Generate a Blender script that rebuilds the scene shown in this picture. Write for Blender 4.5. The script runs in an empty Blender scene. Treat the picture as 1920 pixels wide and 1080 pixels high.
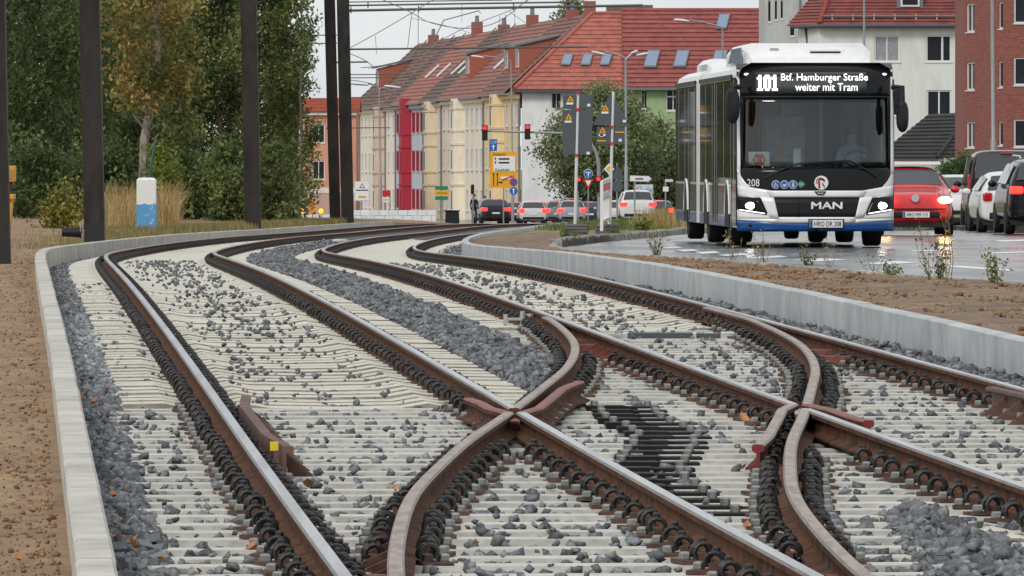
import bpy, math, random
import numpy as np
from mathutils import Vector, Matrix
random.seed(7); RNG = np.random.default_rng(7)
scene = bpy.context.scene
COL = scene.collection
# ------------------------------------------------------------------ camera
EYE = 1.25                       # eye height above the rails, metres
FPX = 15000.0                    # focal length in pixels of a 1920 px wide picture (long telephoto)
PITCH = math.atan(240.0 / FPX)
cam_d = bpy.data.cameras.new('camera'); cam = bpy.data.objects.new('camera', cam_d); COL.objects.link(cam)
cam_d.sensor_width = 36.0; cam_d.lens = FPX / 1920.0 * 36.0
cam_d.clip_start = 0.5; cam_d.clip_end = 6000.0
cam.location = (0, 0, EYE); cam.rotation_euler = (math.pi/2 - PITCH, 0, 0)
scene.camera = cam
# ------------------------------------------------------------------ sky, sun, exposure
SUN_EL, SUN_AZ = math.radians(38), math.radians(208)
world = bpy.data.worlds.new('World'); scene.world = world; world.use_nodes = True
wn, wl = world.node_tree.nodes, world.node_tree.links
wn.clear()
w_out = wn.new('ShaderNodeOutputWorld'); w_bg = wn.new('ShaderNodeBackground')
w_sky = wn.new('ShaderNodeTexSky'); w_sky.sky_type = 'NISHITA'; w_sky.sun_disc = False
w_sky.sun_elevation = SUN_EL; w_sky.sun_rotation = SUN_AZ
w_tc = wn.new('ShaderNodeTexCoord'); w_map = wn.new('ShaderNodeMapping'); w_map.inputs['Scale'].default_value = (1, 1, 2.5)
w_no = wn.new('ShaderNodeTexNoise'); w_no.inputs['Scale'].default_value = 9.0; w_no.inputs['Detail'].default_value = 6
w_cr = wn.new('ShaderNodeValToRGB')
w_cr.color_ramp.elements[0].position = .34; w_cr.color_ramp.elements[0].color = (7.4, 8.0, 8.5, 1)
w_cr.color_ramp.elements[1].position = .62; w_cr.color_ramp.elements[1].color = (9.8, 10.0, 10.0, 1)
w_mx = wn.new('ShaderNodeMix'); w_mx.data_type = 'RGBA'; w_mx.inputs['Factor'].default_value = .88
wl.new(w_tc.outputs['Generated'], w_map.inputs['Vector']); wl.new(w_map.outputs['Vector'], w_no.inputs['Vector'])
wl.new(w_no.outputs['Fac'], w_cr.inputs['Fac'])
wl.new(w_sky.outputs['Color'], w_mx.inputs['A']); wl.new(w_cr.outputs['Color'], w_mx.inputs['B'])
wl.new(w_mx.outputs['Result'], w_bg.inputs['Color']); wl.new(w_bg.outputs['Background'], w_out.inputs['Surface'])
w_bg.inputs['Strength'].default_value = 0.095
sun_d = bpy.data.lights.new('sun', 'SUN'); sun = bpy.data.objects.new('sun', sun_d); COL.objects.link(sun)
sun_d.energy = 1.45; sun_d.angle = math.radians(18); sun_d.color = (1, .96, .9)
sun.rotation_euler = (math.pi/2 - SUN_EL, 0, -SUN_AZ + math.pi)
vs = scene.view_settings
vs.view_transform = 'Standard'; vs.look = 'None'; vs.exposure = 0.0; vs.gamma = 1.0; vs.use_curve_mapping = False
scene.cycles.max_bounces = 6; scene.cycles.transparent_max_bounces = 12

# ------------------------------------------------------------------ helpers
def at(x, y, Y):
    """world point at depth Y seen at pixel (x, y) of the 1920x1080 photograph (used to survey positions)"""
    c, s = math.cos(PITCH), math.sin(PITCH)
    u, v = (x-960)/FPX, (540-y)/FPX
    d = Vector((u, c + v*s, -s + v*c)); t = Y/d.y
    return Vector((d.x*t, Y, EYE + d.z*t))
def XX(x, Y): return (x-960)/FPX*Y
def ZZ(y, Y): return at(960, y, Y).z

_mats = {}
def lin(c):
    return tuple(((v/255+.055)/1.055)**2.4 if v/255 > .04045 else v/255/12.92 for v in c)
def mat(name, col=(.5, .5, .5), rough=.7, metal=0.0, var=.12, scale=4.0, bump=0.0, bscale=None, rnd=0.0, col2=None, mix=(.45, .62),
        emit=0.0, spec=.5, coat=0.0, tint=False, stretch=None, alpha=None, fine=0.0):
    if name in _mats: return _mats[name]
    m = bpy.data.materials.new(name); m.use_nodes = True; _mats[name] = m
    n, l = m.node_tree.nodes, m.node_tree.links
    b = n['Principled BSDF']
    b.inputs['Roughness'].default_value = rough; b.inputs['Metallic'].default_value = metal
    b.inputs['Specular IOR Level'].default_value = spec; b.inputs['Coat Weight'].default_value = coat
    b.inputs['Coat Roughness'].default_value = .08
    g = n.new('ShaderNodeNewGeometry'); vec = g.outputs['Position']
    if stretch:
        mp = n.new('ShaderNodeMapping'); mp.inputs['Scale'].default_value = stretch
        l.new(vec, mp.inputs['Vector']); vec = mp.outputs['Vector']
    no = n.new('ShaderNodeTexNoise'); no.inputs['Scale'].default_value = scale; no.inputs['Detail'].default_value = 5; no.inputs['Roughness'].default_value = .65
    l.new(vec, no.inputs['Vector'])
    cur = None
    if col2 is not None:
        r = n.new('ShaderNodeMapRange'); r.inputs['From Min'].default_value = mix[0]; r.inputs['From Max'].default_value = mix[1]
        l.new(no.outputs['Fac'], r.inputs['Value'])
        mx = n.new('ShaderNodeMix'); mx.data_type = 'RGBA'; mx.inputs['A'].default_value = (*col, 1); mx.inputs['B'].default_value = (*col2, 1)
        l.new(r.outputs['Result'], mx.inputs['Factor']); cur = mx.outputs['Result']
    hs = n.new('ShaderNodeHueSaturation')
    if cur is not None: l.new(cur, hs.inputs['Color'])
    else: hs.inputs['Color'].default_value = (*col, 1)
    no2 = n.new('ShaderNodeTexNoise'); no2.inputs['Scale'].default_value = scale*3.7; no2.inputs['Detail'].default_value = 4
    l.new(vec, no2.inputs['Vector'])
    mr = n.new('ShaderNodeMapRange'); mr.inputs['From Min'].default_value = .25; mr.inputs['From Max'].default_value = .75
    mr.inputs['To Min'].default_value = 1-var; mr.inputs['To Max'].default_value = 1+var
    l.new(no2.outputs['Fac'], mr.inputs['Value']); val = mr.outputs['Result']
    if rnd:
        oi = n.new('ShaderNodeObjectInfo'); m2 = n.new('ShaderNodeMapRange')
        m2.inputs['To Min'].default_value = 1-rnd; m2.inputs['To Max'].default_value = 1+rnd
        l.new(oi.outputs['Random'], m2.inputs['Value'])
        mm = n.new('ShaderNodeMath'); mm.operation = 'MULTIPLY'; l.new(val, mm.inputs[0]); l.new(m2.outputs['Result'], mm.inputs[1]); val = mm.outputs[0]
    if tint:
        ta = n.new('ShaderNodeAttribute'); ta.attribute_name = 'tint'
        mm = n.new('ShaderNodeMath'); mm.operation = 'MULTIPLY'; l.new(val, mm.inputs[0]); l.new(ta.outputs['Fac'], mm.inputs[1]); val = mm.outputs[0]
    l.new(val, hs.inputs['Value']); l.new(hs.outputs['Color'], b.inputs['Base Color'])
    if emit:
        b.inputs['Emission Color'].default_value = (*col, 1); b.inputs['Emission Strength'].default_value = emit
    if bump:
        nb = n.new('ShaderNodeTexNoise'); nb.inputs['Scale'].default_value = bscale or scale*4; nb.inputs['Detail'].default_value = 6
        l.new(vec, nb.inputs['Vector'])
        bp = n.new('ShaderNodeBump'); bp.inputs['Strength'].default_value = min(1, bump*20); bp.inputs['Distance'].default_value = bump
        l.new(nb.outputs['Fac'], bp.inputs['Height']); l.new(bp.outputs['Normal'], b.inputs['Normal'])
    if alpha is not None: b.inputs['Alpha'].default_value = alpha
    return m
def emat(name, col, s):
    if name in _mats: return _mats[name]
    m = mat(name, col, rough=.4, var=0, emit=s); return m
def glass(name, tintc=(.25, .29, .3), rough=.03, refl=.9):
    """window glass one can look through: tinted transparency under a fresnel reflection"""
    if name in _mats: return _mats[name]
    m = bpy.data.materials.new(name); m.use_nodes = True; _mats[name] = m
    n, l = m.node_tree.nodes, m.node_tree.links; n.remove(n['Principled BSDF'])
    o = n['Material Output']; t = n.new('ShaderNodeBsdfTransparent'); t.inputs['Color'].default_value = (*tintc, 1)
    g = n.new('ShaderNodeBsdfGlossy'); g.inputs['Roughness'].default_value = rough; g.inputs['Color'].default_value = (refl, refl, refl, 1)
    fr = n.new('ShaderNodeFresnel'); fr.inputs['IOR'].default_value = 1.55
    mx = n.new('ShaderNodeMixShader'); l.new(fr.outputs['Fac'], mx.inputs['Fac']); l.new(t.outputs[0], mx.inputs[1]); l.new(g.outputs[0], mx.inputs[2])
    l.new(mx.outputs[0], o.inputs['Surface']); return m

def tag(o, label=None, cat=None, group=None, kind=None):
    if label: o['label'] = label
    if cat: o['category'] = cat
    if group: o['group'] = group
    if kind: o['kind'] = kind
    return o
def empty(name, loc=(0, 0, 0), rz=0.0, label=None, cat=None, group=None, parent=None, rot=None):
    o = bpy.data.objects.new(name, None); COL.objects.link(o); o.location = loc
    o.rotation_euler = rot if rot else (0, 0, rz); o.empty_display_size = .2
    if parent: o.parent = parent
    return tag(o, label, cat, group)
def inst(name, me, parent=None, loc=(0, 0, 0), rot=(0, 0, 0), scale=(1, 1, 1)):
    o = bpy.data.objects.new(name, me); COL.objects.link(o); o.parent = parent
    o.location = loc; o.rotation_euler = rot; o.scale = scale; return o
def copy_tree(o, parent=None):
    c = o.copy(); COL.objects.link(c); c.parent = parent
    for ch in list(o.children): copy_tree(ch, c)
    return c

class MB:
    def __init__(s): s.v = []; s.f = []; s.m = []; s.mi = 0
    def add(s, vs, fs):
        k = len(s.v); s.v += [tuple(p) for p in vs]
        for f in fs: s.f.append(tuple(i+k for i in f)); s.m.append(s.mi)
        return s
    def box(s, c, d, rz=0.0, top=None):
        """box centred at c with size d; top=(sx,sy) scales the top face"""
        hx, hy, hz = d[0]/2, d[1]/2, d[2]/2; tx, ty = top or (1, 1)
        P = [(-hx, -hy, -hz), (hx, -hy, -hz), (hx, hy, -hz), (-hx, hy, -hz), (-hx*tx, -hy*ty, hz), (hx*tx, -hy*ty, hz), (hx*tx, hy*ty, hz), (-hx*tx, hy*ty, hz)]
        ca, sa = math.cos(rz), math.sin(rz)
        P = [(c[0]+x*ca-y*sa, c[1]+x*sa+y*ca, c[2]+z) for x, y, z in P]
        return s.add(P, [(0, 3, 2, 1), (4, 5, 6, 7), (0, 1, 5, 4), (1, 2, 6, 5), (2, 3, 7, 6), (3, 0, 4, 7)])
    def b2(s, a, b):  # box by two corners
        return s.box(((a[0]+b[0])/2, (a[1]+b[1])/2, (a[2]+b[2])/2), (abs(b[0]-a[0]), abs(b[1]-a[1]), abs(b[2]-a[2])))
    def poly(s, pts): return s.add(pts, [tuple(range(len(pts)))])
    def loft(s, rings, closed=True, caps=True):
        n = len(rings[0]); k = len(s.v)
        for r in rings: s.v += [tuple(p) for p in r]
        for i in range(len(rings)-1):
            for j in range(n if closed else n-1):
                a = k+i*n+j; b = k+i*n+(j+1) % n; s.f.append((a, b, b+n, a+n)); s.m.append(s.mi)
        if caps and closed:
            s.f.append(tuple(k+j for j in reversed(range(n)))); s.m.append(s.mi)
            e = k+(len(rings)-1)*n; s.f.append(tuple(e+j for j in range(n))); s.m.append(s.mi)
        return s
    def tube(s, pts, r, n=8, caps=True):
        pts = [Vector(p) for p in pts]; rings = []; up = None
        for i, p in enumerate(pts):
            d = (pts[min(i+1, len(pts)-1)]-pts[max(i-1, 0)]).normalized()
            if up is None: up = Vector((0, 0, 1)) if abs(d.z) < .9 else Vector((1, 0, 0))
            a = d.cross(up).normalized(); b = a.cross(d).normalized(); up = b
            rr = r[i] if isinstance(r, (list, tuple)) else r
            rings.append([p + (a*math.cos(2*math.pi*j/n)+b*math.sin(2*math.pi*j/n))*rr for j in range(n)])
        return s.loft(rings, True, caps)
    def lathe(s, prof, n=16, c=(0, 0, 0), axis='z'):
        rings = []
        for r, h in prof:
            ring = []
            for j in range(n):
                a = 2*math.pi*j/n; x, y = r*math.cos(a), r*math.sin(a)
                p = (x, y, h) if axis == 'z' else ((h, x, y) if axis == 'x' else (y, h, x))
                ring.append((c[0]+p[0], c[1]+p[1], c[2]+p[2]))
            rings.append(ring)
        return s.loft(rings)
    def prism(s, pts, off):
        """extrude polygon pts (3d) by vector off"""
        n = len(pts); q = [(p[0]+off[0], p[1]+off[1], p[2]+off[2]) for p in pts]
        return s.add(list(pts)+q, [tuple(reversed(range(n))), tuple(range(n, 2*n))]+[(i, (i+1) % n, n+(i+1) % n, n+i) for i in range(n)])
    def ell(s, c, r, nu=10, nv=6):
        prof = [(max(1e-3, math.sin(math.pi*i/nv)), -math.cos(math.pi*i/nv)) for i in range(nv+1)]
        return s.loft([[(c[0]+p*math.cos(2*math.pi*j/nu)*r[0], c[1]+p*math.sin(2*math.pi*j/nu)*r[1], c[2]+h*r[2]) for j in range(nu)] for p, h in prof])
    def mesh(s, name, mats, smooth=False):
        me = bpy.data.meshes.new(name); me.from_pydata(s.v, [], s.f)
        if not isinstance(mats, (list, tuple)): mats = [mats]
        for m in mats: me.materials.append(m)
        if len(mats) > 1: me.polygons.foreach_set('material_index', s.m)
        if smooth:
            me.polygons.foreach_set('use_smooth', [True]*len(me.polygons))
            if smooth != 'all': me.set_sharp_from_angle(angle=math.radians(40))
        me.update(); return me
    def build(s, name, mats, parent=None, smooth=False, loc=(0, 0, 0), rot=(0, 0, 0), bevel=0.0, kind=None, subsurf=0):
        o = inst(name, s.mesh(name, mats, smooth), parent, loc, rot)
        if bevel:
            b = o.modifiers.new('bevel', 'BEVEL'); b.width = bevel; b.segments = 2; b.limit_method = 'ANGLE'
        if subsurf:
            b = o.modifiers.new('subsurf', 'SUBSURF'); b.levels = subsurf; b.render_levels = subsurf
        if kind: o['kind'] = kind
        return o
def np_mesh(name, V, F, mats, tint=None, smooth=False):
    V = np.asarray(V, np.float32); F = np.asarray(F, np.int32); k = F.shape[1]
    me = bpy.data.meshes.new(name); me.vertices.add(len(V)); me.vertices.foreach_set('co', V.ravel())
    me.loops.add(F.size); me.loops.foreach_set('vertex_index', F.ravel())
    me.polygons.add(len(F)); me.polygons.foreach_set('loop_start', np.arange(0, F.size, k, dtype=np.int32))
    try: me.polygons.foreach_set('loop_total', np.full(len(F), k, np.int32))
    except Exception: pass
    if tint is not None:
        a = me.attributes.new('tint', 'FLOAT', 'FACE'); a.data.foreach_set('value', np.asarray(tint, np.float32))
    if smooth: me.polygons.foreach_set('use_smooth', [True]*len(F))
    me.materials.append(mats); me.update(calc_edges=True); me.validate(); return me

# lettering is turned into meshes first, while the scene is still small
_txt = {}
def prep_text(strings):
    obs = []
    for s in strings:
        cu = bpy.data.curves.new('t', 'FONT'); cu.body = s; cu.size = 1; cu.align_x = 'CENTER'; cu.align_y = 'CENTER'; cu.extrude = .01; cu.resolution_u = 3
        o = bpy.data.objects.new('t', cu); COL.objects.link(o); obs.append(o)
    dg = bpy.context.evaluated_depsgraph_get()
    for s, o in zip(strings, obs):
        me = bpy.data.meshes.new_from_object(o.evaluated_get(dg)); me.name = 'lettering'; _txt[s] = me
    for o in obs:
        cu = o.data; bpy.data.objects.remove(o); bpy.data.curves.remove(cu)
def text(s, m, parent, loc, h, rot=(math.pi/2, 0, 0), w=None, bold=0.0, name='lettering'):
    """lettering s as a raised mesh: cap height h, optionally squeezed to width w"""
    me = _txt[s].copy(); co = np.empty(len(me.vertices)*3, np.float32); me.vertices.foreach_get('co', co); co = co.reshape(-1, 3)
    mn, mx = co.min(0), co.max(0); c = (mn+mx)/2; co[:, :2] -= c[:2]
    sy = h/(mx[1]-mn[1]); sx = (w/(mx[0]-mn[0])) if w else sy
    co[:, 0] *= sx; co[:, 1] *= sy; co[:, 2] *= .2
    me.vertices.foreach_set('co', co.ravel()); me.materials.clear(); me.materials.append(m); me.update()
    return inst(name, me, parent, loc, rot)

# ------------------------------------------------------------------ survey of the place (metres, y = distance from the viewer)
def spline(xk, yk):
    xk = np.asarray(xk, float); yk = np.asarray(yk, float); n = len(xk); h = np.diff(xk); A = np.eye(n); b = np.zeros(n)
    for i in range(1, n-1):
        A[i, i-1] = h[i-1]; A[i, i] = 2*(h[i-1]+h[i]); A[i, i+1] = h[i]
        b[i] = 6*((yk[i+1]-yk[i])/h[i]-(yk[i]-yk[i-1])/h[i-1])
    M = np.linalg.solve(A, b)
    def f(x):
        x = np.asarray(x, float); i = np.clip(np.searchsorted(xk, x)-1, 0, n-2); t = x-xk[i]; hh = h[i]
        return yk[i]+t*((yk[i+1]-yk[i])/hh-hh*(2*M[i]+M[i+1])/6)+t*t*M[i]/2+t**3*(M[i+1]-M[i])/(6*hh)
    return f
RAILZ = spline([14, 22, 34, 48, 64, 82, 102, 120, 140, 165, 200, 240, 270, 300],
               np.array([-1.28, -1.2734, -1.2472, -1.1868, -1.1173, -1.1082, -1.2134, -1.354, -1.4768, -1.6001, -1.80, -1.97, -2.14, -2.4])+EYE)
TL = spline([10, 20, 32, 45, 60, 75, 90, 105, 120, 140, 165, 200, 240, 270, 300], [1.08, .4813, -.2489, -1.0424, -1.9775, -2.9111, -3.8129, -4.5973, -5.1484, -5.468, -5.3338, -4.6752, -3.3, -1.95, -.4])
TR = spline([10, 20, 32, 45, 60, 75, 90, 105, 120, 140, 165, 200, 240, 270, 300], [3.94, 3.3396, 2.6318, 1.8394, .9235, .0448, -.798, -1.5545, -2.1061, -2.3906, -2.2099, -1.4548, -.12, 1.2, 2.75])
TD = spline([18, 21.5, 24.5, 28, 30.5, 32.6, 35.5, 38.7, 41, 43.7, 45.5, 47.7, 50, 51.5, 53, 55.5, 58.6, 61.5], [.62, .455, .366, .333, .352, .413, .523, .688, .80, .925, 1.005, 1.075, 1.115, 1.12, 1.106, 1.055, .96, .835])
ROADZ = spline([10, 40, 64, 82, 102, 130, 150, 170, 187, 250, 340, 535, 650, 800, 1500], np.array([-1.42, -1.33, -1.19, -1.16, -1.25, -1.425, -1.51, -1.60, -1.68, -2.08, -2.72, -4.28, -4.8, -5.2, -6])+EYE)
G2 = .72
def rz(Y): return float(RAILZ(Y))
def slope(fn, Y): return float(fn(Y+.2)-fn(Y-.2))/.4
# ================================================================== setting
def on(x, y, fn=None, dz=0.0, lo=16., hi=700.):
    """point of the surface fn(Y)+dz seen at pixel (x, y)"""
    fn = fn or ROADZ
    Ys = np.linspace(lo, hi, 6000); zs = fn(Ys)+dz
    py = 300-(zs-EYE)*FPX/Ys; i = int(np.argmin(np.abs(py-y))); Y = float(Ys[i])
    return Vector((XX(x, Y), Y, float(zs[i])))
WT = .06                                                    # wall top above the rails
def LW(Y): return float(TL(Y))-G2-.77
def RW(Y): return float(TR(Y))+G2+.86
M_dirt = mat('sandy earth', lin((154, 126, 94)), rough=.95, var=.25, scale=3.5, bump=.02, bscale=22, col2=lin((124, 100, 76)), mix=(.35, .68), stretch=(1, .25, 1))
M_dirt2 = mat('brown earth', lin((142, 118, 94)), rough=.95, var=.3, scale=2.5, bump=.03, bscale=16, col2=lin((104, 86, 70)), mix=(.38, .64))
M_conc = mat('precast concrete', lin((190, 193, 193)), rough=.8, var=.07, scale=2.0, bump=.002, bscale=60, rnd=.05, col2=lin((164, 168, 170)), mix=(.4, .68))
M_kerb = mat('kerb granite', lin((165, 160, 150)), rough=.85, var=.2, scale=5, bump=.006, bscale=30, rnd=.15, col2=lin((120, 116, 106)))
def Lg(Y):  # earth left of the track
    return rz(Y)+WT-.13 if Y < 130 else rz(Y)+WT-.13
# --- ground sheet
Ys = [2, 10] + list(np.arange(16, 300, 2.0)) + [310, 330, 360, 400, 450, 500, 560, 620, 700, 800, 1000, 1500, 2500, 5000]
rows = []
for Y in Ys:
    Yc = min(Y, 2000); r0 = float(ROADZ(min(Y, 1500)))-.07
    if Y < 300:
        l, r = LW(Y), RW(Y); d = rz(Y)-.5; e = Lg(Y); g = rz(Y)+WT-.07; k = min(r0, g)
        t = min(1, max(0, (Y-140)/30)); e2 = e+.22*t
        rows.append([(-900, Y, e-.3), (-60, Y, e), (l-9, Y, e2+.12*math.sin(Y*.4)), (l-4, Y, e2+.06*math.sin(Y*.7+1)), (l-1.6, Y, e+.2*t+.03*math.sin(Y*.9)), (l-.05, Y, e+.08*t), (l-.02, Y, d), (r+.02, Y, d), (r+.05, Y, k-.02), (r+6, Y, r0-.05), (r+40, Y, r0), (900, Y, r0)])
    else:
        l, r = LW(299), RW(299)
        rows.append([(-900, Y, r0), (-60, Y, r0), (l-9, Y, r0), (l-4, Y, r0), (l-1.6, Y, r0), (l-.05, Y, r0), (l-.02, Y, r0), (r+.02, Y, r0), (r+.05, Y, r0), (r+6, Y, r0), (r+40, Y, r0), (900, Y, r0)])
b = MB(); b.loft(rows, closed=False)
tag(b.build('ground', M_dirt, smooth=False), kind='structure')
# --- earth strip between the right wall and the kerb, and the island behind the bend
KERB = [(10.2, 28), (7.6, 48), (5.3, 65), (4.54, 71), (3.55, 76.5), (2.69, 84), (1.95, 91), (1.3, 97), (.95, 104), (.72, 114), (.62, 124), (.72, 132), (1.05, 138), (1.9, 150), (2.9, 164), (3.9, 178), (6.0, 188), (10, 197), (20, 208), (60, 230)]
_ks = spline([p[1] for p in KERB], [p[0] for p in KERB])
def KX(Y): return float(np.interp(Y, [p[1] for p in KERB], [p[0] for p in KERB]))
b = MB(); rows = []
for Y in np.arange(28, 181, 1.0):
    a, c = RW(Y)+.055, KX(Y)-.05; z0, z1 = rz(Y)+WT-.05, max(float(ROADZ(Y))+.06, rz(Y)-.02)
    if c < a+.1: c = a+.1
    row = []
    for i in range(9):
        t = i/8; z = z0*(1-t)+z1*t
        if 0 < i < 8: z += random.uniform(-.02, .03)+.02*math.sin(Y*.8+i)
        row.append((a*(1-t)+c*t, Y, z))
    rows.append(row)
b.loft(rows, closed=False); tag(b.build('earth_strip', M_dirt2, smooth='all'), kind='structure')
# island beyond the bend, with the tracks curving behind it
b = MB(); rows = []
for Y in np.arange(181, 300, 3.0):
    a = RW(Y)+.055; c = max(a+.2, a+9); z0 = rz(Y)+WT-.08
    rows.append([(a+(c-a)*t, Y, z0+random.uniform(-.02, .03)+.05*t) for t in (0, .1, .25, .5, .75, 1)])
b.loft(rows, closed=False); tag(b.build('island_verge', mat('dry verge', lin((140, 128, 88)), rough=.95, var=.35, scale=3, bump=.03, col2=lin((104, 112, 66)), mix=(.4, .6)), smooth='all'), kind='structure')
# --- concrete retaining walls, cast block by block
def block_wall(fn, y0, y1, label, lens, top=WT, m=None):
    w = empty('retaining_wall', (fn(60), 60, rz(60)-.4), label=label, cat='wall')
    Y = y0; i = 0
    while Y < y1:
        ln = lens[i % len(lens)]*random.uniform(.95, 1.05); i += 1
        if Y > 120: ln = 2.5
        n = max(2, int(ln/.6)+1); rings = []; dx = random.uniform(-.003, .003); dz = random.uniform(-.003, .003)
        for k in range(n):
            q = Y+.004+(ln-.008)*k/(n-1); x = fn(q)+dx; z = rz(q)+top+dz
            rings.append([(x-.06-fn(60), q-60, z-.5-rz(60)+.4), (x+.06-fn(60), q-60, z-.5-rz(60)+.4), (x+.06-fn(60), q-60, z-.012-rz(60)+.4), (x+.048-fn(60), q-60, z-rz(60)+.4), (x-.048-fn(60), q-60, z-rz(60)+.4), (x-.06-fn(60), q-60, z-.012-rz(60)+.4)])
        bb = MB(); bb.loft(rings); bb.build('wall_block', m or M_conc, w)
        Y += ln
    return w
block_wall(LW, 16, 259, 'low pale concrete wall between sandy earth and the left track', (1.5, 1.5, 2.0, 1.5), top=.08, m=mat('beige precast concrete', lin((196, 192, 182)), rough=.85, var=.07, scale=2.2, bump=.003, bscale=60, rnd=.06, col2=lin((168, 164, 154)), mix=(.42, .68)))
block_wall(RW, 30, 276, 'low grey concrete wall between the right track and the road verge', (1.6, 1.0, 2.0, .8, 1.4), top=.085)
# --- ballast bed
M_bed = mat('ballast bed', lin((104, 106, 110)), rough=.95, var=.5, scale=14, bump=.03, bscale=30, col2=lin((58, 60, 66)), mix=(.4, .6))
b = MB(); rows = []
for Y in np.arange(16, 276, 1.0):
    a, c = LW(Y)+.055, RW(Y)-.055; z = rz(Y)
    rows.append([(a, Y, z-.2), (a+.4, Y, z-.205), (float(TL(Y)), Y, z-.215), (float(TL(Y)+TR(Y))/2, Y, z-.19), (float(TR(Y)), Y, z-.215), (c-.4, Y, z-.205), (c, Y, z-.2)])
b.loft(rows, closed=False); BED = tag(b.build('ballast_bed', M_bed, smooth='all'), kind='structure')
# --- road
M_road = mat('wet asphalt', (.05, .052, .055), rough=.2, var=.3, scale=1.2, bump=.0015, bscale=120)
nt = M_road.node_tree; bs = nt.nodes['Principled BSDF']
_g = nt.nodes.new('ShaderNodeNewGeometry'); _mp = nt.nodes.new('ShaderNodeMapping'); _mp.inputs['Scale'].default_value = (.55, .09, 1)
_n = nt.nodes.new('ShaderNodeTexNoise'); _n.inputs['Scale'].default_value = 1.0; _n.inputs['Detail'].default_value = 4
_r = nt.nodes.new('ShaderNodeMapRange'); _r.inputs['From Min'].default_value = .4; _r.inputs['From Max'].default_value = .62; _r.inputs['To Min'].default_value = .12; _r.inputs['To Max'].default_value = .3
nt.links.new(_g.outputs['Position'], _mp.inputs['Vector']); nt.links.new(_mp.outputs['Vector'], _n.inputs['Vector']); nt.links.new(_n.outputs['Fac'], _r.inputs['Value']); nt.links.new(_r.outputs['Result'], bs.inputs['Roughness'])
b = MB(); rows = []
for Y in list(np.arange(28, 200, 2.0))+list(np.arange(200, 231, 5.0)):
    z = float(ROADZ(Y)); k = KX(Y)
    rows.append([(k, Y, z), (k+1, Y, z), (k+6, Y, z), (k+70, Y, z)])
b.loft(rows, closed=False); tag(b.build('road', M_road, smooth='all'), kind='structure')
b = MB(); rows = []
for Y in np.arange(315, 640, 8.0):
    z = float(ROADZ(Y)); rows.append([(-9-(Y-315)*.02, Y, z), (3, Y, z+.03), (40, Y, z+.03)])
b.loft(rows, closed=False); tag(b.build('far_street', M_road, smooth='all'), kind='structure')
# kerb stones
kb = MB(); pts = []
for (x0, y0), (x1, y1) in zip(KERB[2:-2], KERB[3:-1]):
    n = max(1, int((y1-y0)/.4))
    pts += [(x0+(x1-x0)*i/n, y0+(y1-y0)*i/n) for i in range(n)]
kb.loft([[(x-.05, y, float(ROADZ(y))-.3), (x+.04, y, float(ROADZ(y))-.3), (x+.04, y, float(ROADZ(y))-.02), (x-.05, y, float(ROADZ(y))-.02)] for x, y in pts])
KB = tag(kb.build('kerb', M_dirt2), kind='structure')
i = 0; d = 0.0; P0 = Vector((*pts[0], 0)); rough = False
arc = [0]
for a, c in zip(pts, pts[1:]): arc.append(arc[-1]+math.hypot(c[0]-a[0], c[1]-a[1]))
def kp(s): return Vector((float(np.interp(s, arc, [p[0] for p in pts])), float(np.interp(s, arc, [p[1] for p in pts])), 0))
s = 0.0
while s < arc[-1]-1.2:
    far = kp(s).y > 130; ln = 1.0 if not far else random.uniform(.7, 1.1)
    p, q = kp(s), kp(s+ln-.02); dr = (q-p).normalized(); nn = Vector((dr.y, -dr.x, 0)); h = .13 if far else .075
    z = float(ROADZ((p.y+q.y)/2))+h+(random.uniform(-.02, .02) if far else random.uniform(-.008, .008)); w = .09 if far else .06
    zz = Vector((0, 0, z)); zb = Vector((0, 0, z-.25)); j = random.uniform(-.02, .02) if far else 0
    bb = MB(); bb.loft([[p-nn*w+zb, p+nn*(w+j)+zb, p+nn*(w+j)+zz-Vector((0, 0, .02)), p+nn*(w-.02+j)+zz, p-nn*(w-.015)+zz, p-nn*w+zz-Vector((0, 0, .02))],
                      [q-nn*w+zb, q+nn*(w+j)+zb, q+nn*(w+j)+zz-Vector((0, 0, .02)), q+nn*(w-.02+j)+zz, q-nn*(w-.015)+zz, q-nn*w+zz-Vector((0, 0, .02))]])
    bb.build('kerb_stone', M_kerb, KB); s += ln
# painted road markings
M_mark = mat('road paint', (.72, .73, .72), rough=.35, var=.12, scale=6, col2=(.5, .5, .5), mix=(.55, .75))
def marking(pix, label=None):
    q = [on(x, y, ROADZ, .004, 60, 260) for x, y in pix]
    bb = MB(); bb.poly([tuple(p) for p in q]); o = bb.build('road_marking', M_mark); tag(o, kind='structure')
for p in [[(1236, 459.5), (1262, 459), (1268, 460.5), (1240, 461)], [(1240, 463), (1272, 462), (1280, 464.5), (1250, 465.5)], [(1268, 468.5), (1300, 467), (1310, 470), (1280, 471.5)],
          [(1303, 472.5), (1340, 470.5), (1352, 473.5), (1316, 476)], [(1345, 478), (1395, 474.5), (1412, 477), (1362, 480)], [(1400, 482.5), (1462, 479), (1478, 481.5), (1420, 484.5)],
          [(1484, 487.5), (1545, 484), (1590, 487), (1530, 490)], [(1618, 493.5), (1680, 489), (1725, 492), (1660, 496)], [(1545, 507), (1580, 504), (1640, 508), (1655, 512), (1600, 514)],
          [(1765, 499.5), (1800, 498), (1905, 506), (1890, 508)], [(1862, 450.5), (1920, 449), (1930, 452), (1880, 453)], [(1700, 470), (1760, 468.5), (1775, 470), (1715, 471.5)], [(1840, 474), (1925, 471), (1930, 473), (1850, 476)]]:
    marking(p)
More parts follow.
